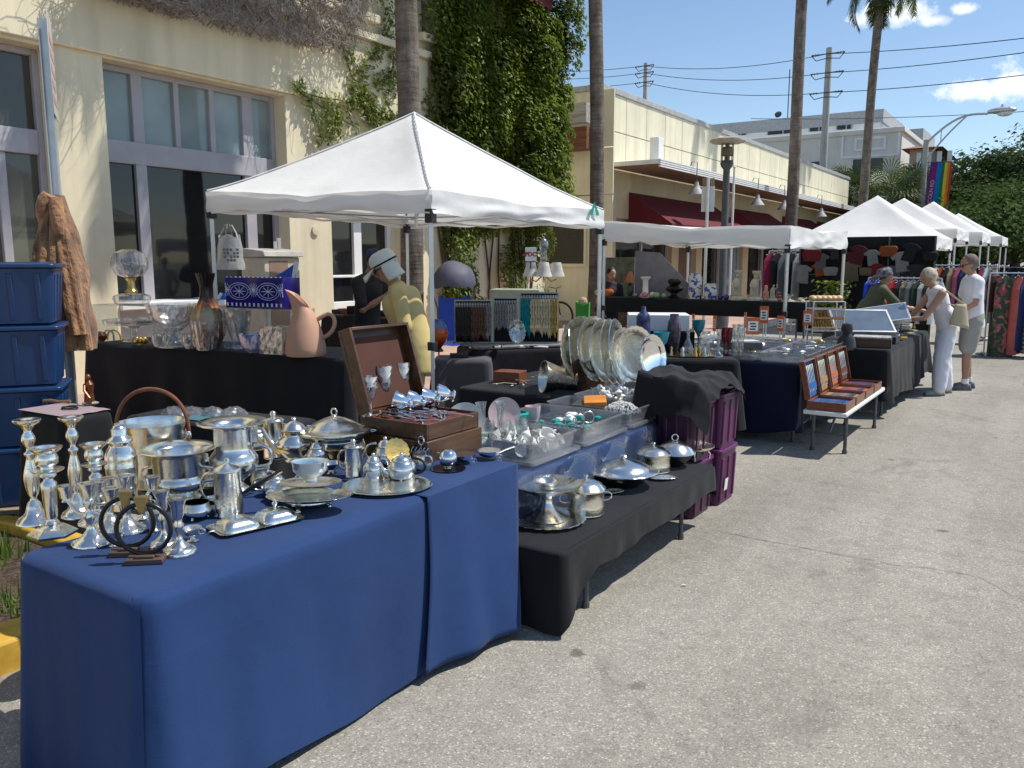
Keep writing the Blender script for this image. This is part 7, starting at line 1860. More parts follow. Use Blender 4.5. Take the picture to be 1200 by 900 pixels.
# =============================== second stall: long shelf table of ornaments under the flat tent
ZS = 1.10; YS = FA.y+1.35
s0, s1 = aty(700,352,YS), aty(946,356,YS); LS = s1.x-s0.x; cS = Vector(((s0.x+s1.x)/2, YS+.25, 0))
local_table('raised table under the black cloth of the ornament stall', 'black cloth on the raised ornament table below the flat tent', cS, LS, .5, ZS, 0, lambda k, t: .86, M_black, 91)
def gS(px, v=.12): d = aty(px, 352, YS+v); return Vector((d.x, YS+v, ZS+.004))
def orn(name, lab, cat, px, wpx, ytop, P, m, v=.12, seg=20, rf=None, group=None, sx=1, sy=1, lobes=0):
    p = gS(px, v); w = wid(p, wpx)/2; h = zup(p, ytop)-p.z; b = MB(); b.lathe(prof(P, w, h), seg, rf=rf, sx=sx, sy=sy); return S(b, name, m, lab, cat, tuple(p), 0, group, sharp=50)
M_bw = spots('blue_white_porcelain', [(.52,(.55,.57,.55)),(.57,(.03,.06,.28))], 13, .2, .4)
M_stone = mat('pale_cast_stone', (.44,.40,.31), .8, var=.3, scale=8)
M_jade = mat('dark_green_ceramic', (.02,.05,.03), .2, coat=.4)
P_jar2 = [(.5,0),(.6,.04),(.85,.3),(1,.6),(.9,.82),(.6,.9),(.66,1),(.55,1),(.4,.9),(0,.8)]
P_cyl = [(.9,0),(.95,.04),(.95,.85),(.8,.92),(.85,1),(.7,1),(0,.95)]
def statue(px, wpx, ytop, lab, m, v=.12, col=True):
    p = gS(px, v); w = wid(p, wpx)/2; h = zup(p, ytop)-p.z; t = T('statue', lab, 'statue', tuple(p), ang(0), 'pale statues on the ornament table')
    b = MB(); b.lathe(prof([(1,0),(1,.05),(.8,.09),(.7,.14),(.75,.16)], w, h), 18); O(b, 'base', m, t)
    b = MB()
    if col: b.lathe(prof([(.34,.16),(.3,.2),(.28,.8),(.4,.86),(.5,.9),(.5,.96),(.0,.96)], w, h), 14, M=Matrix.Translation((w*.2,w*.2,0)))
    b.tube([(-w*.1,0,h*.15),(-w*.15,0,h*.4),(-w*.1,0,h*.62),(-w*.06,0,h*.72)], [w*.5,w*.38,w*.36,w*.14], 10); b.ell((-w*.05,-.01,h*.78), w*.17,w*.17,h*.06)
    b.tube([(-w*.4,0,h*.62),(-w*.62,-.03,h*.48),(-w*.3,-.08,h*.42)], w*.1, 6); b.tube([(w*.18,0,h*.62),(w*.55,-.02,h*.7),(w*.5,0,h*.86)], w*.1, 6)
    O(b, 'figure', m, t, sharp=70)
orn('ginger_jar','tall blue and white porcelain jar on the ornament table, left of two','jar', 814, 17, 320, P_cyl, M_bw, group='blue and white jars')
orn('ginger_jar','shorter blue and white porcelain jar beside the tall one','jar', 832, 16, 332, P_cyl, M_bw, group='blue and white jars')
statue(863, 20, 315, 'pale stone statue of a robed figure by a column, left of the second column', M_stone)
statue(884, 20, 316, 'pale stone figure leaning on a plain column, right of the robed statue', M_stone)
statue(906, 14, 330, 'small grey stone statue right of the columns', M_stone, .2, False)
statue(924, 16, 343, 'low seated stone statue at the right end of the ornament table', M_stone, .1, False)
statue(940, 18, 348, 'mossy little stone group at the very end of the ornament table', M_stone, .15, False)
orn('bronze_bust','dark bronze bust with curly head in the middle of the ornament table','bust', 790, 20, 326, [(.7,0),(.8,.05),(.4,.15),(.35,.25),(.95,.4),(1,.5),(.6,.62),(.5,.66),(.72,.75),(.8,.85),(.6,.97),(0,1)], mat('dark_bronze',(.02,.017,.014),.35,metal=.5), rf=lambda th,u,r: 1+.08*sin(7*th+u*20))
t_ = orn('table_lamp','slim dark green table lamp with small orange shade','lamp', 738, 9, 330, [(1,0),(1,.04),(.5,.1),(.8,.3),(.9,.5),(.5,.8),(.2,.9),(.15,1),(0,1)], M_jade)
p = gS(738); z0 = zup(p,331)-p.z; z1 = zup(p,318)-p.z; b = MB(); b.lathe([(.1,z0),(.03,z1),(.025,z1),(.09,z0)], 16); o = O(b, 'lamp_shade', mat('orange_shade',(.5,.22,.1),.7,tl=.3), t_)
orn('white_column','small white ceramic column with square capital','ornament', 756, 13, 324, [(1,0),(1,.06),(.7,.12),(.55,.16),(.5,.8),(.65,.86),(.9,.92),(.9,1),(0,1)], M_china)
for k in range(16):
    px = 742+rnd(0,42); p = gS(px, rnd(0,.25)); b = MB(); r = rnd(.03,.06); b.ell((0,0,r*.8), r, r, r*.8, seg=9, rings=6)
    S(b, 'painted_ornament', [mat('pink_glaze',(.6,.2,.22),.3,coat=.4), mat('green_glaze',(.25,.4,.18),.3), mat('white_glaze',(.7,.68,.62),.3), mat('blue_glaze',(.05,.06,.3),.3)][k % 4], 'small bright glazed ornament in the heap left of the bronze bust', 'ornament', tuple(p), rnd(0,3), 'small glazed ornaments', sharp=40)
for k, px in enumerate((844,851)): orn('cobalt_bottle','little dark blue bottle between the jars and the statues','bottle', px, 7, 345, P_jar2, mat('cobalt_glaze',(.02,.02,.14),.15,coat=.5), .05, group='little blue bottles')
for k, (px, yt, c) in enumerate(((897,334,(.55,.27,.22)),(912,342,(.3,.1,.08)),(952,346,(.3,.32,.2)),(806,345,(.2,.28,.14)))):
    orn('figurine', ['pink china figurine beside the columns','dark red figurine right of the columns','greenish figurine near the right tent leg','small green leafy figurine left of the tall jar'][k],'figurine', px, 10, yt, [(.9,0),(1,.1),(.6,.3),(.7,.55),(.35,.68),(.45,.8),(.4,.95),(0,1)], mat('figurine_%d' % k, c, .35, var=.4, scale=14), .22)
# framed pictures and a slanted grey board behind
p = gS(775, .5); b = MB(); b.prism([(-.5,0),(.62,.0),(.5,.2),(-.05,.72),(-.5,.75)], -.01, .01, 'y'); S(b, 'grey_board', mat('grey_board',(.22,.22,.27),.7), 'slanting grey board behind the ornaments', 'board', (p.x,p.y,ZS+.004), R(-4))
p = gS(758, .62); z = zup(p,333); b = MB(); w = wid(p,20)/2
for x0,x1,z0,z1 in ((-w,w,.24,.27),(-w,w,0,.03),(-w,-w+.03,.03,.24),(w-.03,w,.03,.24)): b.box(x0,x1,-.02,.02,z0,z1)
t = T('picture_frame','white framed picture leaning above the grey board','picture', (p.x+.1,p.y+.05,zup(p,338)), (R(-8),R(-8),0)); O(b, 'frame', M_whitepaint, t); b = MB(); b.box(-w+.03,w-.03,-.005,.01,.03,.24); O(b, 'picture', mat('dark_picture',(.08,.08,.10),.3,var=.8,scale=9), t)
b = MB(); b.tube([(0,0,-z+.3),(0,.0,0)], .015, 6); O(b, 'stand', M_dsteel, t)
p = aty(726,335,YS+1.1); b = MB(); b.box(-.28,.28,-.012,.012,0,1.15); S(b, 'painting', mat('painted_canvas',(.28,.22,.12),.6,var=.7,scale=9,two=(.16,.2,.14)), 'tall brownish painted panel standing behind the orange lamp', 'painting', (p.x,p.y,.6), R(5), bevel=.004)
b = MB(); b.box(-.25,.25,-.25,.25,.0,.445); S(b, 'crate', M_walnut, 'wooden crate under the tall painted panel', 'crate', (p.x,p.y,.15), 0, bevel=.004)
b = MB(); b.box(-.2,.2,-.2,.2,0,.6)
# red bucket and orange pots left of table
for k, (px, py, c, lab) in enumerate(((712,347,(.45,.12,.04),'orange clay pot at the left end of the ornament table'),(704,350,(.5,.48,.42),'pale glass jar beside the orange clay pot'))):
    orn('clay_pot', lab, 'pot', px, 15, py-9-2*k, P_jar2, mat('pot_%d' % k, c, .5), .1)

# front glassware table
ZG = .80; g0_, g1_ = atz(752,420,ZG), atz(836,421,ZG); cG = (g0_+g1_)/2+fwv*.2; LG = (g1_-g0_).length
rzG = atan2((g1_-g0_).y,(g1_-g0_).x)
local_table('table under the black cloth of the coloured glass', 'black cloth on the table of coloured glass behind the black cover', cG, LG+.5, .45, ZG, rzG, lambda k, t: .15, M_black, 95)
def gG(px, v): p = atz(px, 419, ZG); return Vector((p.x,p.y,ZG+.004))+fwv*v
def gl(name, lab, cat, px, v, wpx, ytop, P, m, rf=None, group=None):
    p = gG(px, v); w = wid(p, wpx)/2; h = zup(p, ytop)-p.z; b = MB(); b.lathe(prof(P, w, h), 22, rf=rf); return S(b, name, m, lab, cat, tuple(p), 0, group, sharp=50)
P_comp = [(.5,0),(.52,.04),(.2,.12),(.12,.3),(.3,.42),(.75,.6),(1,1),(.94,1),(.6,.6),(0,.45)]
gl('turquoise_compote','turquoise glass compote on a low foot at the left of the glass table','compote', 775, .03, 19, 389, P_comp, mat('turquoise_glass',(.02,.36,.42),.15,coat=.5))
gl('teal_goblet','tall teal glass bowl on a clear stem','goblet', 821, .12, 15, 375, [(.5,0),(.5,.03),(.1,.08),(.1,.5),(.3,.6),(.9,.8),(1,1),(.93,1),(.6,.75),(0,.6)], mat('dark_teal_glass',(.0,.16,.2),.15,coat=.5))
gl('crystal_decanter','clear crystal decanter with tall stopper','decanter', 807, .05, 12, 384, [(.8,0),(1,.1),(1,.35),(.5,.55),(.3,.65),(.35,.72),(.25,.76),(.4,.85),(.3,1),(0,1)], M_cut)
gl('stein','dark blue patterned stoneware stein with pewter lid','stein', 758, .25, 19, 359, [(1,0),(1,.08),(.9,.12),(.85,.72),(.9,.76),(.7,.84),(.3,.9),(.25,1),(0,1)], mat('stein_glaze',(.02,.02,.05),.3,var=.8,scale=20,two=(.10,.12,.28)))
gl('round_vase','dark round vase with flower pattern','vase', 795, .25, 16, 368, P_jar2, mat('dark_floral',(.025,.022,.05),.25,var=.8,scale=18,two=(.12,.08,.12),coat=.4))
gl('etched_vase','wide clear etched glass vase','vase', 829, .08, 16, 388, P_jar2, M_cut)
gl('crystal_candlestick','chunky crystal candlestick at the right of the glass table','candlestick', 842, .02, 12, 386, P_short, M_cut)
for k, px in enumerate((853,858,866,872)): gl(['ruby_glass','ruby_glass','square_vase','square_vase'][k], ['ruby red wine glass, left of two','ruby red wine glass, right of two','square clear glass vase, left of two','square clear glass vase, right of two'][k], ['glass','glass','vase','vase'][k], px, .15, 9, 384-(4 if k > 1 else 0), [(.7,0),(.7,.04),(.15,.1),(.15,.4),(.8,.55),(1,1),(.92,1),(0,.5)] if k < 2 else [(.9,0),(.9,.95),(1,1),(.8,1),(0,.2)], mat('ruby_glass',(.16,.0,.02),.12,coat=.5) if k < 2 else M_cut)
for k in range(14):
    gl('glass_trinket','small glass or brass trinket lined up along the front of the glass table','trinket', 788+rnd(0,50), rnd(0,.12), rnd(4,7), 419-rnd(6,16), [(.8,0),(1,.2),(.5,.5),(.7,.8),(0,1)], [M_cut, M_gold, mat('amber_glass',(.4,.15,.02),.2), M_china][k % 4], group='glass table trinkets')
for k, (dx, lab) in enumerate(((0,'brass edged oval tray on the glass table'),)):
    tray('brass_tray', lab, 'tray', tuple(gG(812,.05)), .22, .012, 1, .5, 30, .03, M_gold, rzG)
p = gG(785,.7); b = MB(); b.box(-.3,.3,-.2,.2,0,.16); S(b, 'white_carton', M_whitepaint, 'white carton on the ground shelf behind the glassware', 'carton', (p.x,p.y,zup(p,386)), rzG, bevel=.005)
b = MB(); b.box(-.35,.35,-.22,.22,0,zup(p,386)-.003); S(b, 'plinth', M_black, 'black covered plinth under the white carton', 'plinth', (p.x,p.y,0), rzG, bevel=.005)

# =============================== third stall: navy table with flat clear bins and price signs
c0, c1_ = atz(941,431,.75), atz(1000,413,.75)
NX1 = -1.97; NY0 = 7.72; NY1 = 9.4; NX0 = -3.3
table('table under the navy cloth of the flat bins', NX0+.02, NX1-.02, NY0+.02, NY1-.02, .744)
cloth('navy blue cloth over the table of flat bins, falling in folds', NX0, NX1, NY0, NY1, .75, lambda k, t: .12+.05*sin(t*7), M_navy, .02, .016, 9, seed=101)
k_ = 0
for i in range(3):
    for j in range(3):
        x0 = NX0+.02+i*.46; y0 = NY0+.03+j*.57
        bin_(['left','middle','street side'][i]+' flat clear bin in the '+['near','middle','far'][j]+' row on the navy cloth', x0, x0+.45, y0, y0+.54, .756, .085, group='flat clear bins on the navy table')
        for q in range(6):
            b = MB(); r = rnd(.018,.04); kind = (q+i+j) % 3
            if kind == 0: b.lathe([(r*.4,0),(r,.012),(r,.016),(0,.01)], 14)
            elif kind == 1: b.ell((0,0,r*.5), r*1.4, r*.8, r*.5, seg=10, rings=6)
            else: b.tube([(-r*2,0,.006),(0,.01,.01),(r*2,0,.006)], .006, 6)
            S(b, 'bin_trinket', [M_steelj, M_gold, M_china, M_sil2][(q+i) % 4], 'small metal or china trinket in the flat bins on the navy table', 'trinket', (x0+rnd(.06,.39), y0+rnd(.06,.48), .80+rnd(0,.035)), rnd(0,6), 'trinkets in the flat bins', sharp=50)
p = atz(868,414,.80); b = MB(); b.box(-.17,.17,-.14,.14,0,.07); S(b, 'grey_case', mat('grey_case',(.10,.10,.10),.5), 'flat grey case with coloured papers on the navy table', 'case', (p.x,p.y,.85), ang(0), bevel=.004)
b = MB(); b.box(-.15,.15,-.12,.12,0,.008); S(b, 'paper_stack', mat('aqua_paper',(.30,.55,.58),.7,var=.4,scale=7,two=(.72,.66,.66)), 'pale aqua and pink papers on top of the flat grey case', 'papers', (p.x,p.y,.921), ang(4))
M_osign = mat('orange_sign', (.60,.13,.03), .5, var=.1)
def price(px, ytop, ybot, wpx, Y, lab, az=0):
    p = aty(px, ybot, Y); zt_ = zup(p, ytop); zb_ = p.z; w = wid(p, wpx)/2
    t = T('price_sign', lab, 'price sign', (p.x,p.y,.758), ang(az), 'orange price signs')
    m = MB(); m.tube([(0,0,.0),(0,0,zb_-.758)], .006, 6); m.lathe([(.045,0),(.045,.006),(.01,.012)], 14); O(m, 'stand', M_steel, t)
    m = MB(); m.box(-w,w,-.004,.004,zb_-.758,zt_-.758); c_ = O(m, 'card', M_osign, t)
    hh = zt_-zb_; m = MB(); m.box(-w*.78,w*.78,-.007,-.0045,zb_-.758+hh*.2,zb_-.758+hh*.78); pp = O(m, 'paper', M_whitepaint, c_)
    m = MB()
    for i in range(3): m.box(-w*(.5-.1*(i % 2)),w*(.5-.15*((i+1) % 2)),-.0085,-.0075,zb_-.758+hh*(.28+.16*i),zb_-.758+hh*(.36+.16*i))
    O(m, 'print', mat('black_print',(.03,.03,.03),.6), c_)
for a in [(882,372,392,15,8.1,'widest orange price sign, nearest the viewer on the navy table',-5),(895,359,379,10,9.0,'orange price sign standing just behind the widest one',-30),(914,370,388,8,9.2,'narrow orange price sign left of the thin tent leg',-35),(946,364,381,10,9.3,'orange price sign nearest the earring rack',-20),(837,370,388,5,9.15,'orange price sign seen nearly edge on above the crystal candlestick',-62),(812,368,392,4,8.8,'orange price sign seen edge on by the teal goblet',-66),(873,366,384,4,9.3,'orange price sign seen edge on left of the widest sign',-66)]: price(*a)
# earring rack
p = atz(965,397,.80); t = T('earring_rack', 'tall wire rack hung with gold and copper earrings', 'display rack', (p.x,p.y+.0,.80), ang(0)); w = wid(p,36)/2; h = zup(p,353)-.80
m = MB()
for x in (-w,w):
    for y in (-.12,.12): m.tube([(x,y,0),(x,y,h)], .007, 6)
for z in (.1,h*.55,h*.8,h): 
    m.tube([(-w,-.12,z),(w,-.12,z),(w,.12,z),(-w,.12,z)], .005, 5, closed=True)
O(m, 'frame', M_steel, t)
for z0, n, mm, r in ((h*.8,22,M_copper,.012),(h*.55,20,M_gold,.01)):
    for k in range(n):
        x = -w+2*w*(k+.5)/n; m = MB(); m.tube([(x,-.125,z0),(x+.004,-.13,z0-.05),(x,-.13,z0-.09)], .003, 4); m.ell((x,-.13,z0-.1), r, r*.6, r*1.4, seg=8, rings=5); O(m, 'earring', mm, t)
for k in range(6): m = MB(); m.ell((-w+2*w*(k+.5)/6,0,h+.035), .05,.06,.035, seg=10, rings=6); O(m, 'shell', mat('tan_shell',(.55,.38,.2),.5,var=.3), t)
# silver flatware boxes on a white bench
WX1, WX0, WY0, WY1 = -1.47, -1.84, 7.40, 9.20
table('low white folding bench with bare grey legs, carrying the cutlery boxes', WX0, WX1, WY0, WY1, .40, .04, style=1, inset=.22, legr=.016)
fl_ = [((.02,.10,.30),'blue'),((.30,.19,.09),'tan'),((.42,.12,.05),'orange'),((.38,.03,.05),'red')]
for k, ((c, nm), (px0, px1)) in enumerate(zip(fl_, ((930,0),(960,0),(985,0),(1005,0)))):
    y = WY0+.21+k*.425; t = T('flatware_box', 'open dark wooden flatware box with '+nm+' lining on the white bench', 'flatware box', (-1.65,y,.402), R(0), 'open flatware boxes')
    hx, hy = .165, .19
    m = MB(); m.box(-hx,hx,-hy,hy,0,.012)
    for x0,x1,y0,y1 in ((-hx,hx,-hy,-hy+.012),(-hx,hx,hy-.012,hy),(-hx,-hx+.012,-hy+.012,hy-.012),(hx-.012,hx,-hy+.012,hy-.012)): m.box(x0,x1,y0,y1,.012,.075)
    O(m, 'box', M_redwood, t, bevel=.002)
    ml = mat(nm+'_felt', c, .95, var=.2); m = MB(); m.box(-hx+.0125,hx-.0125,-hy+.0125,hy-.0125,.0125,.05); O(m, 'lining', ml, t)
    for i in range(5): m = MB(); L_ = .22; m.tube([(-.1,-.12+.06*i,.056),(.02,-.12+.06*i,.06),(.1,-.12+.06*i,.056)], [.006,.004,.011], 6, flat=.5); O(m, 'cutlery', M_sil3, t)
    m = MB(); lh = .34; m.box(0,.014,-hy,hy,0,lh)
    for a in ((-hy,-hy+.012,0,lh),(hy-.012,hy,0,lh),(-hy+.012,hy-.012,lh-.012,lh)): m.box(.014,.05,*a)
    ld = O(m, 'lid', M_redwood, t, (-hx-.016,0,.078), (0,R(-12),0), bevel=.002)
    m = MB(); m.box(.0145,.018,-hy+.0125,hy-.0125,.012,lh-.0125); m.box(.0185,.03,-hy+.02,hy-.02,.08,.13); O(m, 'lid_lining', ml, ld)
    for i in range(7): m = MB(); y_ = -.15+.05*i; m.tube([(.024,y_,.05),(.024,y_,.22),(.022,y_,.29)], [.004,.004,.012], 6, flat=.6); O(m, 'cutlery', M_sil3, ld)

# =============================== fourth stall: black jewellery table with glass topped cases
JX1, JX0, JY0, JY1 = -1.52, -2.45, 9.62, 12.6
table('long table with grey legs under the black jewellery cloth', JX0+.02, JX1-.02, JY0+.02, JY1-.02, .744, style=1)
cloth('black cloth over the jewellery table, lifted at the near hem', JX0, JX1, JY0, JY1, .75, lambda k, t: .16+.04*sin(t*8), M_charc, .05, .03, 9, seed=111)
def gJ(px, X): return atx(px, 400, X)
b = MB(); b.box(-.2,.2,-.16,.16,0,.1); S(b, 'wooden_case', mat('dark_brown_wood',(.055,.03,.02),.4,var=.3,stretch=(2,12,12)), 'stacked dark wooden case at the near corner of the jewellery table', 'case', (-1.74,9.85,.754), R(8), bevel=.004)
b = MB(); b.box(-.19,.19,-.15,.15,0,.012); S(b, 'ring_tray', mat('pale_ring_tray',(.40,.37,.34),.5,var=.7,scale=40), 'pale ring tray on top of the dark wooden case', 'tray', (-1.74,9.85,.856), R(8))
b = MB(); b.box(-.13,.13,-.1,.1,0,.08); S(b, 'dark_box', M_blk_plastic, 'small dark box right of the wooden case on the jewellery table', 'box', (-1.68,10.35,.754), R(-4), bevel=.004)
def glass_case(lab, x, y, z, L_, W_, tl, az, m2):
    t = T('display_case', lab, 'display case', (x,y,z), (R(tl[0]),R(tl[1]),az), 'tilted glass jewellery cases')
    m = MB(); e = .025
    for x0,x1,y0,y1 in ((-L_,L_,-W_,-W_+e),(-L_,L_,W_-e,W_),(-L_,-L_+e,-W_+e,W_-e),(L_-e,L_,-W_+e,W_-e)): m.box(x0,x1,y0,y1,0,.05)
    O(m, 'frame', M_steel, t, bevel=.003); m = MB(); m.box(-L_+e,L_-e,-W_+e,W_-e,.04,.044); O(m, 'glass', m2, t); m = MB(); m.box(-L_+e,L_-e,-W_+e,W_-e,.0,.01); O(m, 'lining', mat('case_velvet',(.14,.14,.15),.8,var=.6,scale=30), t)
M_skyglass = mat('reflecting_glass', (.10,.13,.16), .03, metal=.0, spec=.9, coat=1)
glass_case('tilted glass case reflecting the sky at the front of the jewellery table', -2.0, 10.55, .95, .34, .25, (28,0), ang(-8), M_skyglass)
glass_case('second glass case lying slanted across the jewellery table', -1.95, 11.3, .98, .36, .26, (20,-10), ang(-20), M_skyglass)
glass_case('low open case with copper jewellery before the woman in white', -1.95, 12.15, .80, .28, .24, (0,0), 0.1, M_clear)
for k, (px, X, yb, yt, c, lab) in enumerate(((1064,-1.75,396,378,(.45,.30,.05),'left of two little golden buddha like figures on the jewellery table'),(1070,-1.72,397,380,(.40,.27,.05),'right of two little golden buddha like figures'),(1050,-1.7,402,384,(.70,.62,.62),'pale pink and white china piece on the jewellery table'),(992,-1.9,398,378,(.03,.03,.03),'small dark haired doll in a green dress'))):
    p = atx(px, yb, X); p.z = .756; h = max(.06, zup(p,yt)-.756); b = MB(); b.lathe([(h*.3,0),(h*.36,h*.1),(h*.3,h*.4),(h*.15,h*.6),(h*.22,h*.75),(h*.18,h*.95),(0,h)], 16); S(b, 'figurine', mat('fig_%d' % k, c, .3, metal=.6 if k < 2 else 0), lab, 'figurine', tuple(p))
t = T('ring_rack', 'small dark stepped wire rack on the jewellery table', 'rack', (-1.7,10.75,.755), ang(0)); m = MB()
for k in range(4): m.tube([(-.12,.0,.03+.05*k),(.12,.0,.03+.05*k)], .006, 6)
for x in (-.12,.12): m.tube([(x,0,0),(x,0,.2)], .006, 6); m.tube([(x,-.06,.0),(x,.06,.0)], .006, 6)
O(m, 'wires', M_blk_plastic, t)
for k in range(8): b = MB(); b.cbox((0,0,.008), rnd(.06,.14), rnd(.04,.09), rnd(.01,.03)); S(b, 'jewellery_card', [M_whitepaint, M_gold, M_charc, M_china][k % 4], 'small card or tray scattered along the edge of the jewellery table', 'card', (rnd(-1.8,-1.6), 10.9+.2*k, .756), rnd(0,3), 'cards on the jewellery table')

# =============================== clothes racks under the third tent
def garment(mb, w, h, d, kind, seed):
    n = 12; prof_ = []
    def fn(u, v):
        hw = w*(.42+.58*min(1,(v/.16)))*(1+.12*v) if v < .16 else w*(1+.12*v)
        fold = .35*noise.noise(Vector((u*5+seed, v*2, seed)))
        a = 2*pi*u
        return (hw*cos(a)*(1+.08*fold), d*sin(a)*(1+fold+.5*sin(a*3+seed)), -h*v-.02)
    mb.grid(fn, 28, 12)
def rack(lab, x0, x1, y, z, az, items, gl_, glab):
    c = Vector(((x0+x1)/2, y, 0)); L_ = x1-x0; t = T('clothes_rack', lab, 'clothes rack', (c.x,c.y,0), az)
    m = MB(); m.tube([(-L_/2,0,z),(L_/2,0,z)], .014, 8); 
    for s in (-1, 1): m.tube([(s*L_/2,0,.05),(s*L_/2,0,z)], .014, 8); m.tube([(s*L_/2,-.25,.04),(s*L_/2,.25,.04)], .014, 8)
    O(m, 'frame', M_steel, t)
    for k, (u, w, h, d, mm, lb) in enumerate(items):
        x = -L_/2+L_*u; px_, py_ = c.x+x*cos(az), c.y+x*sin(az)
        g = T('garment', lb, 'garment', (px_,py_,z-.03), az+R(62), glab)
        m = MB(); m.tube([(0,0,.045),(.012,0,.055),(.015,0,.035),(0,0,.0),(-w*.8,0,-.05),(w*.8,0,-.05),(0,0,0)], .004, 5); O(m, 'hanger', M_whitepaint, g)
        m = MB(); garment(m, w, h, d, 0, k*3.1+x); O(m, 'fabric', mm, g, sharp=0)
gm = lambda n, c, **k: mat('fabric_'+n, c, .85, var=.15, **k)
p = aty(1060,326,16.4); zR = p.z
it = []
cl_ = [('blue',(.01,.05,.45)),('blue',(.01,.05,.45)),('black',(.015,.015,.018)),('brown',(.14,.1,.08)),('red',(.45,.015,.02)),('black',(.015,.015,.018)),('floral navy',(.02,.04,.14)),('grey',(.17,.18,.19)),('dark green',(.03,.045,.03)),('pale grey',(.4,.4,.4)),('black',(.015,.015,.018)),('white',(.7,.7,.7))]
for k, (n, c) in enumerate(cl_): it.append((.05+.9*k/11, .2, .75 if k > 1 else .4, .045, gm(n, c, scale=14 if 'floral' in n else 6, **({'two': (.4,.3,.1)} if 'floral' in n else {})), n+' garment on the rack behind the vendor, number order from the left: '+['first','second','third','fourth','fifth','sixth','seventh','eighth','ninth','tenth','eleventh','twelfth'][k]))
it = [(a,b_,c,d,e,f.replace(', number order from the left: ',', ').replace('behind the vendor','between vendor and woman')+' from the left') for a,b_,c,d,e,f in it]
rack('silver clothes rack behind the vendor, full of hanging garments', aty(1018,326,16.4).x, aty(1104,326,16.4).x, 16.4, zR, 0, it, 0, 'garments on the rack')
# dark mesh wall with bags and shirts above
a_, b_ = aty(938,300,17.3), aty(1094,322,17.3)
t = T('display_wall', 'black mesh display wall hung with bags and shirts under the third tent', 'display wall', ((a_.x+b_.x)/2,17.3,0)); w = (b_.x-a_.x)/2; zt_ = 2.15
m = MB(); m.box(-w,w,0,.03,.25,zt_); O(m, 'panel', mat('black_mesh',(.012,.012,.013),.9), t)
m = MB()
for x in (-w,-w*.3,w*.35,w): m.tube([(x,-.03,0),(x,-.03,zt_)], .02, 6)
m.tube([(-w,-.03,1.42),(w,-.03,1.42)], .015, 6); O(m, 'frame', M_dsteel, t)
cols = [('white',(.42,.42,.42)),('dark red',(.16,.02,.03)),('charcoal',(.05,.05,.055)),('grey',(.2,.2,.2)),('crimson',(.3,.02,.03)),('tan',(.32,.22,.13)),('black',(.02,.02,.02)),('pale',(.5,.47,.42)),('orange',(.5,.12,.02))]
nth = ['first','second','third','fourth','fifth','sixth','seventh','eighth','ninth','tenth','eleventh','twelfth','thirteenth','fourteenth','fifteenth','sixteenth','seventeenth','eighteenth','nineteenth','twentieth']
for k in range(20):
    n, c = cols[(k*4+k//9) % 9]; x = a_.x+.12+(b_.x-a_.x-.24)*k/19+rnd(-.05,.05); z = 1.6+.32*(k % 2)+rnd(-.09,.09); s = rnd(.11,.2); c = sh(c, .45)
    if k % 3 == 1:
        t = T('hanging_bag', n+' handbag hung on the dark display wall, '+nth[k]+' item from the left', 'bag', (x,17.22,z), 0, 'goods on the display wall')
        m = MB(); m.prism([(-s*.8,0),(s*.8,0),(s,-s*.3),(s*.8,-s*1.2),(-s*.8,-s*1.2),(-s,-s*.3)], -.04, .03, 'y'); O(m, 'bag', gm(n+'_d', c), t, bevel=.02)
        m = MB(); m.tube([(-s*.4,0,0),(-s*.15,0,s*.7),(s*.2,0,s*.65),(s*.4,0,0)], .006, 5); O(m, 'handle', gm('black', (.015,.015,.018)), t)
    else:
        m = MB(); q = s*1.15; w_ = rnd(-.15,.15)
        m.prism([(-q*.3,0),(q*.3,0),(q*.95,-q*.35),(q*.75,-q*.7),(q*.55,-q*.55),(q*(.6+w_),-q*1.9),(-q*(.6-w_),-q*1.85),(-q*.55,-q*.55),(-q*.75,-q*.7),(-q*.95,-q*.35)], -.02, .02, 'y')
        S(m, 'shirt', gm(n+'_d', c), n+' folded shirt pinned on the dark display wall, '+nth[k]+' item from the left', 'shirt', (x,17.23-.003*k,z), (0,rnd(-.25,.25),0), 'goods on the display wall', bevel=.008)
# left clothes: dark garments and red banner by the flat tent's far leg
p = aty(905,330,19.0)
it = []
for k, (n, c) in enumerate([('crimson',(.32,.03,.08)),('black',(.015,.015,.018)),('grey',(.16,.16,.17)),('black',(.015,.015,.018)),('pale grey',(.36,.35,.33)),('black',(.015,.015,.018)),('orange',(.5,.09,.03)),('black',(.015,.015,.018)),('rose',(.45,.12,.15)),('white',(.6,.6,.6))]):
    it.append((.04+.92*k/9, .22, 1.15 if k in (2,4) else .95, .05, gm(n, c), n+' long garment on the rack behind the statues, '+['first','second','third','fourth','fifth','sixth','seventh','eighth','ninth','tenth'][k]+' from the left'))
rack('clothes rack of long dark garments behind the stone statues', aty(900,330,18.2).x, aty(985,330,18.2).x, 18.2, zup(aty(940,300,18.2),294), 0, it, 0, 'long garments behind the statues')
# potted greens
p = aty(978,352,17.0); t = T('potted_plant', 'low potted green plant between the racks', 'plant', (p.x,16.9,0)); m = MB(); m.lathe([(.16,0),(.2,.5),(.22,.52),(.0,.5)], 16); O(m, 'pot', M_blk_plastic, t); m = MB()
for k in range(420): a = rnd(0,6.28); r = rnd(0,.4); m.leaf((r*cos(a),r*sin(a),.55+rnd(0,.75)), .11, 0, nrm=(cos(a)*.4,sin(a)*.4,1))
O(m, 'foliage', M_leaf2, t, sharp=0)
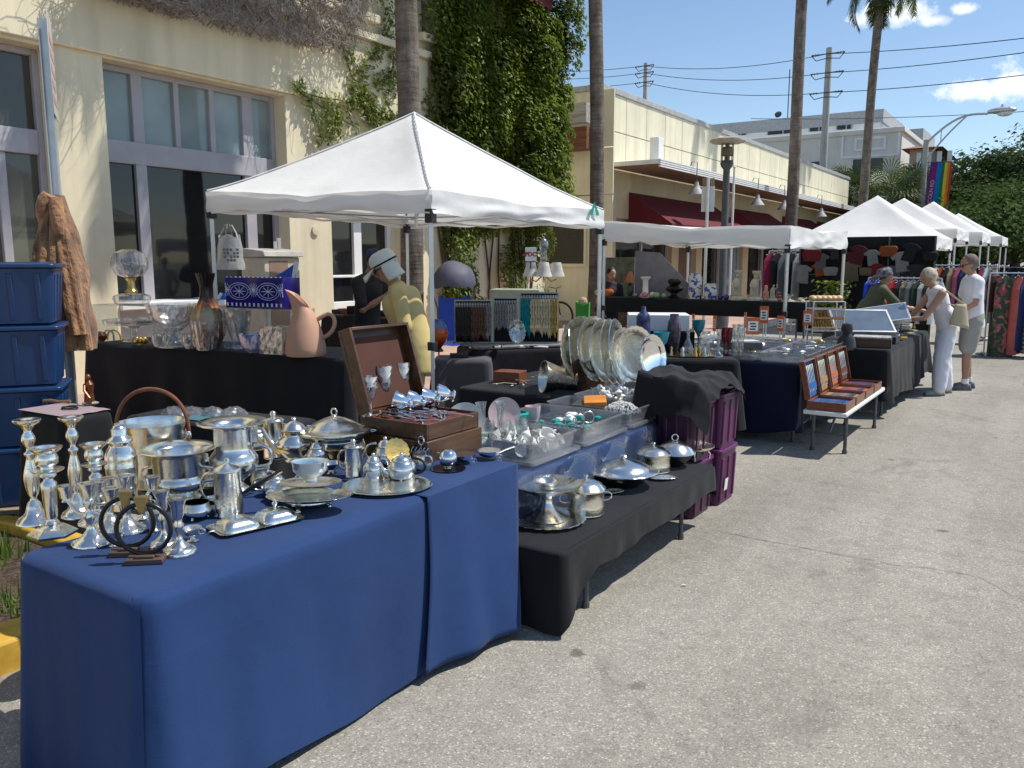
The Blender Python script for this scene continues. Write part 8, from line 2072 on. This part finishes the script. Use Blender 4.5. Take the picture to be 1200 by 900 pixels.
# far rack with floral dress, checked cloth and mannequin
p = aty(1177,322,17.2)
flo = spots('floral_cloth', [(.36,(.42,.05,.08)),(.42,(.05,.10,.05)),(.52,(.03,.035,.03)),(.58,(.08,.14,.06)),(.63,(.55,.12,.14))], 7, .85); chk_m, nt, N, L, B = mk('checked_cloth'); tc = N.new('ShaderNodeTexCoord'); ck = N.new('ShaderNodeTexChecker'); ck.inputs['Scale'].default_value = 26; ck.inputs[1].default_value = (.5,.5,.5,1); ck.inputs[2].default_value = (.03,.03,.03,1); L.new(tc.outputs['Object'], ck.inputs[0]); L.new(ck.outputs[0], B.inputs['Base Color'])
zF = zup(p,320)
itb = []
for k, (n, c) in enumerate([('black',(.015,.015,.018)),('white',(.62,.62,.62)),('orange',(.5,.14,.03)),('black',(.015,.015,.018)),('tan',(.36,.26,.16)),('pink',(.5,.12,.2)),('navy',(.02,.03,.1)),('grey',(.2,.2,.2)),('black',(.015,.015,.018)),('crimson',(.32,.03,.08)),('white',(.62,.62,.62)),('olive',(.1,.1,.05))]):
    itb.append((.03+.94*k/11, .2, rnd(.8,1.15), .055, gm(n, c), n+' garment on the rack behind the couple, '+nth[k]+' from the left'))
rack('crowded clothes rack behind the woman and man in white', aty(1088,316,19.4).x, aty(1168,316,19.4).x, 19.4, zup(aty(1130,316,19.4),311), R(4), itb, 0, 'garments behind the couple')
it = [(.16,.2,1.42,.14,flo,'long floral dress on the rack at the right edge of the picture'),(.29,.2,1.38,.1,gm('coral',(.45,.10,.08)),'coral pink dress tucked behind the floral dress'),(.36,.2,1.3,.08,gm('navy',(.02,.03,.1)),'navy dress between the coral and the checked dress'),(.46,.2,1.35,.1,chk_m,'black and white checked dress beside the floral one'),(.62,.2,1.3,.06,gm('dark red',(.2,.02,.03)),'dark red dress at the right edge of the picture'),(.8,.2,1.3,.06,gm('black',(.015,.015,.018)),'black dress beyond the right edge of the picture'),(.95,.2,1.3,.06,flo,'second floral dress beyond the right edge of the picture')]
rack('clothes rack with long dresses at the right edge', aty(1160,320,17.2).x, aty(1160,320,17.2).x+1.5, 17.2, zF, R(12), it, 0, 'dresses at the right edge')
p = aty(1157,400,16.9); t = T('mannequin', 'headless mannequin in an orange patterned top beside the floral dress', 'mannequin', (p.x,p.y+.4,0), R(-30))
m = MB(); m.tube([(0,0,0),(0,0,.8)], .025, 8); m.lathe([(.2,0),(.2,.02),(.03,.03)], 18); O(m, 'stand', M_dsteel, t)
m = MB(); m.tube([(0,0,.78),(0,0,.95),(0,0,1.12),(0,0,1.3),(0,0,1.42),(0,0,1.46)], [.15,.16,.13,.17,.12,.05], 18, flat=.62); O(m, 'top', mat('orange_print',(.55,.13,.03),.8,var=.8,scale=16,two=(.04,.04,.06)), t, sharp=0)
m = MB(); m.tube([(0,0,1.45),(0,0,1.53)], [.05,.045], 12); O(m, 'neck', mat('mannequin_skin',(.6,.5,.4),.5), t)
for k, (px, py, c) in enumerate(((1140,451-52,(.08,.05,.04)),(1148,400,(.1,.06,.05)),(1156,399,(.6,.55,.45)),(1170,398,(.55,.5,.45)))):
    p = atz(px, py, 0); t = T('shoe', ['dark brown shoe on the asphalt, left of the row below the rack','second dark shoe of the row below the rack','cream shoe in the row below the rack','pale shoe at the right end of the row below the rack'][k], 'shoe', tuple(p), ang(200+10*k), 'shoes on the ground')
    m = MB(); m.ell((.0,0,.035),.14,.05,.035); m.ell((-.08,0,.06),.06,.045,.05); O(m, 'upper', mat('shoe_%d' % k, c, .5), t, sharp=0); m = MB(); m.box(-.14,.13,-.045,.045,.0,.012); O(m, 'sole', M_blackw, t, bevel=.005)
# parked car far at the right end
def car(px, Y, lab, col, az):
    p = aty(px, 320, Y); t = T('parked_car', lab, 'car', (p.x,Y,0), az, 'cars parked at the end of the street')
    m = MB(); side = [(-2.2,.35),(-2.25,.75),(-1.9,.95),(-1.2,1.0),(-.6,1.42),(.7,1.45),(1.45,1.0),(2.1,.88),(2.25,.6),(2.2,.35)]
    m.prism(side, -.85, .85, 'y'); O(m, 'body', mat('car_paint_'+lab.split()[0], col, .25, coat=.8, var=.03), t, bevel=.08)
    m = MB()
    for s in (-1,1): m.prism([(-1.05,1.02),(-.5,1.36),(.62,1.39),(1.25,1.02)], s*.852, s*.856, 'y')
    m.add([(1.47,-.7,1.02),(1.47,.7,1.02),(.78,.66,1.42),(.78,-.66,1.42)], [(0,1,2,3)]); m.add([(-1.2,-.7,1.04),(-1.2,.7,1.04),(-.66,.66,1.4),(-.66,-.66,1.4)], [(0,1,2,3)]); O(m, 'window', M_dark_glass, t)
    for x in (-1.35,1.4):
        for s in (-1,1): m = MB(); m.lathe([(.2,-.1),(.32,-.1),(.33,-.06),(.33,.06),(.32,.1),(.2,.1)], 22, M=Matrix.Translation((x,s*.8,.33)) @ Matrix.Rotation(pi/2,4,'X')); O(m, 'wheel', M_blackw, t)
    for s in (-1,1): m = MB(); m.ell((2.16,s*.6,.72),.08,.18,.09); O(m, 'headlight', mat('headlight',(.7,.7,.7),.1), t)
car(1186, 40, 'silver car parked beyond the right hand clothes rack', (.55,.56,.57), R(100))
car(1222, 46, 'white car parked just past the right edge', (.7,.7,.7), R(96))
# =============================== people
def caps(mb, pts, rr, seg=12):
    pts = [Vector(p) for p in pts]
    mb.tube(pts, rr, seg)
    for p, r in zip(pts, rr): mb.ell(p, r, r, r, seg=seg, rings=8)
def remesh(mb, name, m, parent, vox=.012, sm=6, wr=0, wsc=9, seed=0):
    me = mb.mesh('tmp', m, 0); o = bpy.data.objects.new('tmp', me); C.objects.link(o)
    md = o.modifiers.new('r', 'REMESH'); md.mode = 'VOXEL'; md.voxel_size = vox; md.use_smooth_shade = True
    md = o.modifiers.new('s', 'SMOOTH'); md.iterations = sm; md.factor = .5
    bpy.context.view_layer.update()
    m2 = bpy.data.meshes.new_from_object(o.evaluated_get(bpy.context.evaluated_depsgraph_get())); bpy.data.objects.remove(o); bpy.data.meshes.remove(me)
    m2.name = name
    if wr:
        ns = [v.normal.copy() for v in m2.vertices]
        for v, n in zip(m2.vertices, ns):
            c = v.co; q = noise.noise(Vector((c.x*wsc+seed, c.y*wsc, c.z*wsc*.45)))*.6+(1-abs(noise.noise(Vector((c.x*wsc*.7-c.z*wsc*.6, c.y*wsc*.8+seed, c.z*wsc*.9))))*2)*.4
            v.co = c+n*(q*wr)
    m2.polygons.foreach_set('use_smooth', [True]*len(m2.polygons))
    m2.materials.clear(); m2.materials.append(m)
    return link(name, m2, parent)
M_eye = mat('eye_dark', (.02,.015,.012), .2)
def person(lab, loc, az, h, skin, pose, top, bottom, hair, extras=None):
    """local frame: faces +x, left is +y. pose: lean (forward bend, deg), head (pitch deg), arms [(elbow, hand)] right, left; feet"""
    s = h/1.75; t = T('person', lab, 'person', loc, az)
    lean = R(pose.get('lean', 0)); hp = R(pose.get('head', 0)); hy_ = R(pose.get('turn', 0))
    def up(x, y, z):     # point of the upper body, bent forward at the hips
        z0 = .93; d = z-z0; return Vector((x*cos(lean)+d*sin(lean), y, z0+d*cos(lean)-x*sin(lean)))*s
    sk = mat('skin_'+skin[0], skin[1], .5, var=.08, scale=5); fem = pose.get('fem', 0)
    sw = (.175 if fem else .20)
    B_ = MB()
    def torso(mb, k, hip=True, zt=1.42):
        segs = [(.95,.105,.155),(1.05,.10,.145),(1.16,.105,.15),(1.28,.115,.165),(1.37,.105,.165)]
        bk = pose.get('bulk', 0); q_ = .69+bk*3; fm_ = (.93 if fem else 1)+bk*2
        pr_ = [(.90,.155),(.97,.150),(1.05,.138 if fem else .147),(1.14,.140 if fem else .150),(1.24,.156),(1.32,.163),(1.38,.152),(1.42,.11)]
        cs_ = [up(0,0,z) for z, r in pr_]
        mb.tube([(c.x/q_,c.y,c.z) for c in cs_], [(r*fm_+k)*s for z, r in pr_], 24, M=Matrix.Diagonal((q_,1,1,1)))
        mb.tube([up(0,-sw*.9,1.405), up(0,0,1.43), up(0,sw*.9,1.405)], [(.055+k)*s,(.07+k)*s,(.055+k)*s], 12)
        if fem: 
            for y in (-.075,.075): mb.ell(up(.085,y,1.25), (.06+k*.5)*s, (.06+k*.5)*s, .06*s)
        if pose.get('belly'): mb.ell(up(.07,0,1.06), (.12+k)*s, (.14+k)*s, .15*s)
    torso(B_, 0)
    B_.ell(Vector((-.01,0,.93))*s, .115*s,.16*s,.13*s)
    caps(B_, [up(0,0,1.42), up(.015,0,1.52)], [.06*s,.052*s])
    nk = up(.015,0,1.53); Hm = Matrix.Translation(nk) @ Matrix.Rotation(hy_,4,'Z') @ Matrix.Rotation(lean*.35+hp,4,'Y') @ Matrix.Scale(s,4)
    def hd(x, y, z): return Hm @ Vector((x,y,z))
    def hel(mb, c, rx, ry, rz): mb.ell((0,0,0), rx, ry, rz, seg=20, rings=14, M=Hm @ Matrix.Translation(c)) if False else mb.lathe([(max(sin(pi*i/14),1e-7), -cos(pi*i/14)) for i in range(15)], 20, 0, Hm @ Matrix.Translation(c) @ Matrix.Diagonal((rx,ry,rz,1)))
    hel(B_, (.005,0,.115), .095,.075,.105); hel(B_, (.04,0,.06), .055,.052,.075); hel(B_, (.03,0,.03), .05,.04,.04)
    B_.tube([hd(.085,0,.115), hd(.112,0,.075), hd(.09,0,.065)], [.010*s,.015*s,.012*s], 8)
    for y in (-.076,.076): hel(B_, (.0,y,.09), .018,.01,.028)
    for y in (-.02,.02): hel(B_, (.082,y,.04), .012,.014,.008)
    feet = pose.get('feet', [(.0,-.1,0),(.0,.1,0)]); knees = pose.get('knees', [None,None])
    leg = []
    for i, (f, sgn) in enumerate(zip(feet, (-1,1))):
        hipj = Vector((0,sgn*.085,.90))*s; an = Vector((f[0],f[1],.085+f[2]))*s
        kn = (hipj+an)/2+Vector((.035,0,.02))*s if knees[i] is None else Vector(knees[i])*s
        leg.append((hipj,kn,an))
        caps(B_, [hipj, hipj.lerp(kn,.5), kn, kn.lerp(an,.35), kn.lerp(an,.8), an], [.085*s,.074*s,.055*s,.056*s,.04*s,.037*s])
        caps(B_, [an+Vector((-.03,0,-.045))*s, an+Vector((.08,0,-.05))*s, an+Vector((.15,0,-.058))*s], [.036*s,.034*s,.026*s])
    arms = []
    for i, sgn in enumerate((-1,1)):
        sh_ = up(0, sgn*sw, 1.395); e, hnd = pose['arms'][i]
        e = Vector(e)*s; hnd = Vector(hnd)*s; arms.append((sh_, e, hnd))
        caps(B_, [sh_, sh_.lerp(e,.5), e, e.lerp(hnd,.4), hnd], [.055*s,.046*s,.037*s,.036*s,.025*s])
        d = (hnd-e).normalized(); side = d.cross(Vector((0,0,1))); side = side.normalized() if side.length > .1 else Vector((0,1,0)); dn = d.cross(side).normalized()
        pm = hnd+d*.045*s
        caps(B_, [hnd, pm], [.026*s,.03*s])
        for q in range(4):
            b0 = pm+side*(.027-.018*q)*s+d*.03*s; L_ = (.06,.072,.068,.052)[q]*s
            caps(B_, [b0, b0+d*L_*.55+dn*-.006*s, b0+d*L_*.95+dn*.012*s*(1 if dn.z < 0 else -1)], [.0095*s,.009*s,.0075*s], 6)
        caps(B_, [hnd+side*.025*s+d*.01*s, hnd+side*.055*s+d*.04*s, hnd+side*.05*s+d*.07*s], [.012*s,.011*s,.009*s], 6)
    remesh(B_, 'body', sk, t, .0095, 3)
    for y in (-.03,.03):
        m = MB(); m.ell(hd(.082,y,.115), .009*s,.011*s,.008*s, seg=10, rings=6); O(m, 'eye', M_eye, t)
    # clothes
    nm, mm, sl, hem = top
    m = MB(); torso(m, .014)
    if hem < .93:
        bk_ = pose.get('bulk', 0); zz_ = [1.12,1.03,.95,.88,hem] if hem > .75 else [1.12,1.03,.95,.86,.78,hem]
        m.tube([((up(0,0,z).x if z > .93 else -.008*s)/.76, 0, z*s) for z in zz_], [r*s for r in ([.156,.160,.167,.171,.173,.175][:len(zz_)])], 24, M=Matrix.Diagonal((.76+bk_*2,1+bk_*2,1,1)))
    if sl > 0:
        for sh_, e, hnd in arms: caps(m, [sh_, sh_.lerp(e, sl*.6), sh_.lerp(e, sl)] if sl <= 1 else [sh_, e, e.lerp(hnd, sl-1)], [.07*s,.066*s,.064*s] if sl <= 1 else [.068*s,.052*s,.045*s])
    remesh(m, nm, mm, t, .012, 16, .006, 8, az)
    nm, mm, wdt, low = bottom
    m = MB(); m.ell(Vector((-.01,0,.95))*s, .12*s,.164*s,.13*s, seg=18, rings=10)
    for hipj, kn, an in leg:
        if low > .4: pts = [hipj, hipj.lerp(kn,.5), hipj.lerp(kn, (.9-low)/.42)]; rr = [.1,.095+wdt,.088+wdt]
        else: pts = [hipj, hipj.lerp(kn,.5), kn, kn.lerp(an,.5), kn.lerp(an,1-(low-.05))]; rr = [.1,.09+wdt*.6,.075+wdt,.066+wdt*1.2,.058+wdt]
        caps(m, pts, [r*s for r in rr])
    remesh(m, nm, mm, t, .012, 8, .009, 10, az+3)
    # hair
    if hair:
        m = MB(); style, hm_ = hair
        if style == 'short': hel(m, (-.015,0,.135), .094,.083,.1); 
        elif style == 'crop': hel(m, (-.022,0,.118), .1,.086,.112)
        elif style == 'long':
            hel(m, (-.015,0,.13), .1,.088,.108); m.tube([hd(-.05,0,.15), hd(-.09,0,.0), hd(-.1,0,-.15)], [.08*s,.085*s,.05*s], 12)
        o = remesh(m, 'hair', hm_, t, .011, 2, .006, 30)
        # open the face: drop hair in front of the brow
        me = o.data; inv = Hm.inverted(); kill = []
        import bmesh as bm_
        bm = bm_.new(); bm.from_mesh(me); bm.verts.ensure_lookup_table()
        for v in bm.verts:
            l = inv @ v.co
            if l.x > .06 and l.z < .175 or (l.x > .02 and l.z < .11): kill.append(v)
        bm_.ops.delete(bm, geom=kill, context='VERTS'); bm.to_mesh(me); bm.free()
    # shoes
    sm = pose.get('shoe', M_blackw)
    for hipj, kn, an in leg:
        m = MB(); caps(m, [an+Vector((-.035,0,-.038))*s, an+Vector((.06,0,-.042))*s, an+Vector((.155,0,-.05))*s], [.046*s,.045*s,.034*s]); m.box(*[q*s for q in (an.x/s-.08,an.x/s+.19,an.y/s-.042,an.y/s+.042)], an.z-.085*s+.001, an.z-.055*s)
        if pose.get('boot'): caps(m, [an, an+Vector((0,0,.08))*s], [.05*s,.055*s])
        remesh(m, 'shoe', sm, t, .009, 2)
    return t, hd, up, s, Hm
def hat_cap(t, hd, Hm, m, name='cap'):
    b = MB(); M2 = Hm
    b.lathe([(1,0),(1.02,.25),(.95,.6),(.6,.92),(0,1)], 24, 0, M2 @ Matrix.Translation((-.005,0,.14)) @ Matrix.Diagonal((.105,.088,.085,1)))
    b.grid(lambda u, v: tuple(M2 @ Vector((.07+.11*v, (-.075+.15*u)*(1-.25*v*v), .15-.02*v-.03*abs(2*u-1)**2))), 12, 5)
    return O(b, name, m, t, sharp=50, solid=.003)
SK1 = ('tan',(.40,.22,.14)); SK2 = ('brown',(.26,.13,.08)); SK3 = ('pale',(.52,.32,.23))
def at_depth(px, f): d = ray(px, 400); k = f/(d.x*FX+d.y*FY); return Vector((d.x*k, d.y*k, 0))
# man in yellow
p = at_depth(487, 7.3); yel = mat('yellow_cotton', (.58,.45,.19), .85, var=.08, scale=5, bs=.2, bscale=120)
t, hd, up, s, Hm = person('man in pale yellow shirt and white sun hat with neck flap, bending over the goods', (p.x,p.y,.0), ang(186), 1.80, SK1,
    dict(lean=17, head=22, arms=[((.08,-.25,1.10),(.33,-.14,1.02)),((.08,.25,1.10),(.33,.12,1.02))], belly=0, bulk=.06), ('shirt', yel, .95, .70), ('trousers', mat('khaki_cotton',(.48,.38,.19),.85,var=.08), .02, .05), ('short', mat('grey_hair',(.3,.28,.25),.8)))
hatm = mat('white_hat', (.68,.69,.64), .8, var=.06, tl=.1)
b = MB(); b.lathe([(1.0,0),(1.04,.12),(1.0,.5),(.82,.85),(.5,1.0),(0,1.03)], 28, 0, Hm @ Matrix.Translation((-.005,0,.135)) @ Matrix.Diagonal((.115,.098,.115,1)))
b.grid(lambda u, v: tuple(Hm @ Vector((.085+.125*v, (-.105+.21*u)*(1-.25*v*v), .15-.03*v-.05*abs(2*u-1)**2*v))), 14, 6)
def flapf(u, v):
    a = R(75)+R(210)*u; r = .105+.07*v+.02*v*sin(u*14)
    r = .106+.010*v+.010*v*sin(u*14)
    q = Hm @ Vector((r*cos(a)-.005, r*.92*sin(a), .155)); return (q.x-(.03+.045*v)*v, q.y*(1-.1*v), q.z-.15*v)
b.grid(flapf, 30, 8); ht = O(b, 'hat', hatm, t, sharp=60, solid=.003)
b = MB(); b.lathe([(1.045,.05),(1.055,.06),(1.055,.17),(1.045,.18)], 28, 0, Hm @ Matrix.Translation((-.005,0,.135)) @ Matrix.Diagonal((.115,.098,.115,1))); O(b, 'hat_band', M_black, ht)
b = MB()
for y in (-.034,.034): b.ell(hd(.098,y,.112), .006*s,.026*s,.02*s, seg=14, rings=8)
b.tube([hd(.1,-.06,.12), hd(.104,0,.12), hd(.1,.06,.12)], .003*s, 5); 
for y in (-.066,.066): b.tube([hd(.09,y,.12), hd(.0,y*1.15,.115)], .003*s, 5)
O(b, 'glasses', M_blackw, t)
# man in black with a navy cap
p = at_depth(430, 8.7); blk = mat('black_cotton', (.015,.015,.017), .9, var=.2)
t, hd, up, s, Hm = person('man in black shirt and navy cap looking down at something in his hands', (p.x,p.y,.1), ang(-28), 1.72, SK2,
    dict(lean=6, head=24, arms=[((.16,-.26,1.12),(.30,-.06,1.26)),((.14,.26,1.12),(.30,.04,1.24))]), ('shirt', blk, .8, .82), ('trousers', mat('black_trousers',(.02,.02,.022),.9), .02, .05), ('short', mat('black_hair',(.015,.012,.01),.6)))
hat_cap(t, hd, Hm, mat('navy_cap',(.015,.025,.09),.8))
q = t.matrix_world
bpy.context.view_layer.update(); w = t.matrix_world @ (Vector((.34,0,1.22))*s)
b = MB(); b.lathe([(.03,0),(.05,.02),(.055,.05),(.03,.07),(0,.075)], 16); S(b, 'small_bowl', M_sil2, 'small silver piece held by the man in the navy cap', 'bowl', tuple(w), sharp=50)
# young person behind ornament table
p = at_depth(713, 14.0)
person('person in a dark T-shirt standing at the left end of the ornament table', (p.x,p.y,.0), ang(-70), 1.58, SK1, dict(lean=4, head=10, arms=[((.02,-.25,1.12),(.14,-.2,.95)),((.02,.25,1.12),(.14,.2,.95))]), ('shirt', mat('dark_tee',(.03,.03,.04),.9), .6, .82), ('trousers', mat('dark_jeans',(.03,.04,.07),.9), .015, .05), ('short', mat('black_hair',(.015,.012,.01))))
# vendor in olive with a headscarf
p = at_depth(1008, 11.9); olv = mat('olive_cotton', (.10,.105,.055), .85, var=.1)
t, hd, up, s, Hm = person('vendor in olive T-shirt and patterned headscarf reaching across the jewellery table', (p.x,p.y,.0), ang(-6), 1.68, SK1,
    dict(lean=30, head=-12, fem=1, arms=[((.46,-.2,1.10),(.82,-.08,1.04)),((.40,.24,1.06),(.62,.05,1.08))]), ('shirt', olv, .75, .82), ('trousers', mat('dark_jeans',(.03,.04,.07)), .015, .05), ('short', mat('dark_brown_hair',(.03,.02,.015),.6)))
b = MB(); b.lathe([(1,0),(1.04,.2),(1,.6),(.7,.92),(0,1)], 24, 0, Hm @ Matrix.Translation((-.015,0,.10)) @ Matrix.Rotation(R(-14),4,'Y') @ Matrix.Diagonal((.112,.094,.125,1)))
b.tube([hd(-.1,0,.12), hd(-.16,.02,.07), hd(-.2,.03,-.03)], [.035*s,.04*s,.02*s], 10); O(b, 'headscarf', mat('blue_print_scarf',(.05,.06,.13),.8,var=.9,scale=26,two=(.28,.28,.32)), t, sharp=60)
b = MB()
for y in (-.032,.032): b.ell(hd(.095,y,.115), .006*s,.027*s,.021*s, seg=14, rings=8)
O(b, 'glasses', M_blackw, t)
# woman in white
p = atz(1104, 462, 0); wht = mat('white_jumpsuit', (.74,.74,.79), .8, var=.04, bs=.15, bscale=40)
t, hd, up, s, Hm = person('woman in a white sleeveless jumpsuit with cropped blond hair and a tan shoulder bag', (p.x,p.y,.0), ang(176), 1.66, SK1,
    dict(lean=22, head=22, fem=1, boot=1, shoe=mat('grey_boot',(.3,.29,.27),.6), feet=[(-.10,-.13,0),(.10,.12,0)], arms=[((.38,-.24,1.03),(.62,-.10,.99)),((.40,.22,1.04),(.66,.06,1.0))]), ('jumpsuit_top', wht, 0, .84), ('wide_trousers', wht, .03, .10), ('crop', mat('blond_hair',(.50,.45,.33),.8,var=.35,scale=30)))
b = MB(); c = up(-.10,.215,1.06)
def bagf(u, v):
    a = 2*pi*u; wv = .125*(1-.45*v) ; return (c.x+wv*cos(a)*s-.0, c.y+.02+.06*(1-.6*v)*sin(a)*s, c.z-.15*s+.29*v*s+.03*s*cos(a)*(1-v))
b.grid(bagf, 28, 8); b.grid(lambda u, v: (c.x+.125*v*cos(2*pi*u)*s, c.y+.02+.06*v*sin(2*pi*u)*s, c.z-.15*s+.03*s*v*cos(2*pi*u)), 28, 2)
bag = S(b, 'shoulder_bag', mat('tan_canvas',(.50,.42,.28),.8,var=.08), 'tan canvas shoulder bag hanging on the woman in white', 'bag', (p.x,p.y,0), ang(176), sharp=50, solid=.004)
b = MB(); b.tube([(c.x+.055,c.y+.02,c.z+.12*s), up(.07,.2,1.30), up(.03,.17,1.46), up(-.06,.19,1.40), (c.x-.045,c.y+.02,c.z+.13*s)], .013*s, 8, flat=.5); O(b, 'strap', mat('tan_canvas',(.5,.42,.28)), bag)
b = MB(); b.tube([hd(-.0+.022*cos(2*pi*i/16),   .09, .045+.025*sin(2*pi*i/16)) for i in range(16)], .003*s, 5, closed=True); O(b, 'earring', M_gold, t)
# man in white T-shirt
p = atz(1133, 456, 0); wt = mat('white_tee', (.76,.76,.80), .8, var=.04)
t, hd, up, s, Hm = person('man in white T-shirt, grey shorts and sunglasses looking down beside the woman', (p.x,p.y,.0), ang(172), 1.78, SK1,
    dict(lean=4, head=20, shoe=mat('grey_trainer',(.12,.13,.15),.6,var=.5,scale=14), feet=[(-.05,-.1,0),(.07,.1,0)], arms=[((.06,-.27,1.12),(.24,-.2,.95)),((.08,.26,1.13),(.28,.18,1.0))]), ('t_shirt', wt, .62, .80), ('shorts', mat('grey_shorts',(.33,.32,.29),.85,var=.06), .012, .53), ('crop', mat('grey_brown_hair',(.17,.13,.10),.8)))
b = MB()
for y in (-.034,.034): b.ell(hd(.096,y,.115), .007*s,.029*s,.022*s, seg=14, rings=8)
for y in (-.07,.07): b.tube([hd(.09,y*.9,.12), hd(-.0,y*1.12,.115)], .004*s, 5)
O(b, 'sunglasses', M_blackw, t)
b = MB()
for (f) in ((-.05,-.1),(.07,.1)): b.lathe([(.045*s,.09*s),(.043*s,.15*s)], 14, M=Matrix.Translation((f[0]*s,f[1]*s,0)))
O(b, 'socks', M_whitepaint, t)
# person mostly outside the left edge
p = at_depth(-16, 6.4)
person('blond person behind the blue totes, only hair showing at the left edge', (p.x,p.y,.0), ang(200), 1.74, SK3, dict(lean=0, head=5, arms=[((.02,-.25,1.12),(.14,-.2,.92)),((.02,.25,1.12),(.14,.2,.92))]), ('shirt', mat('dark_tee',(.03,.03,.04)), .6, .82), ('trousers', mat('dark_jeans',(.03,.04,.07)), .015, .05), ('long', mat('golden_hair',(.5,.36,.16),.6)))
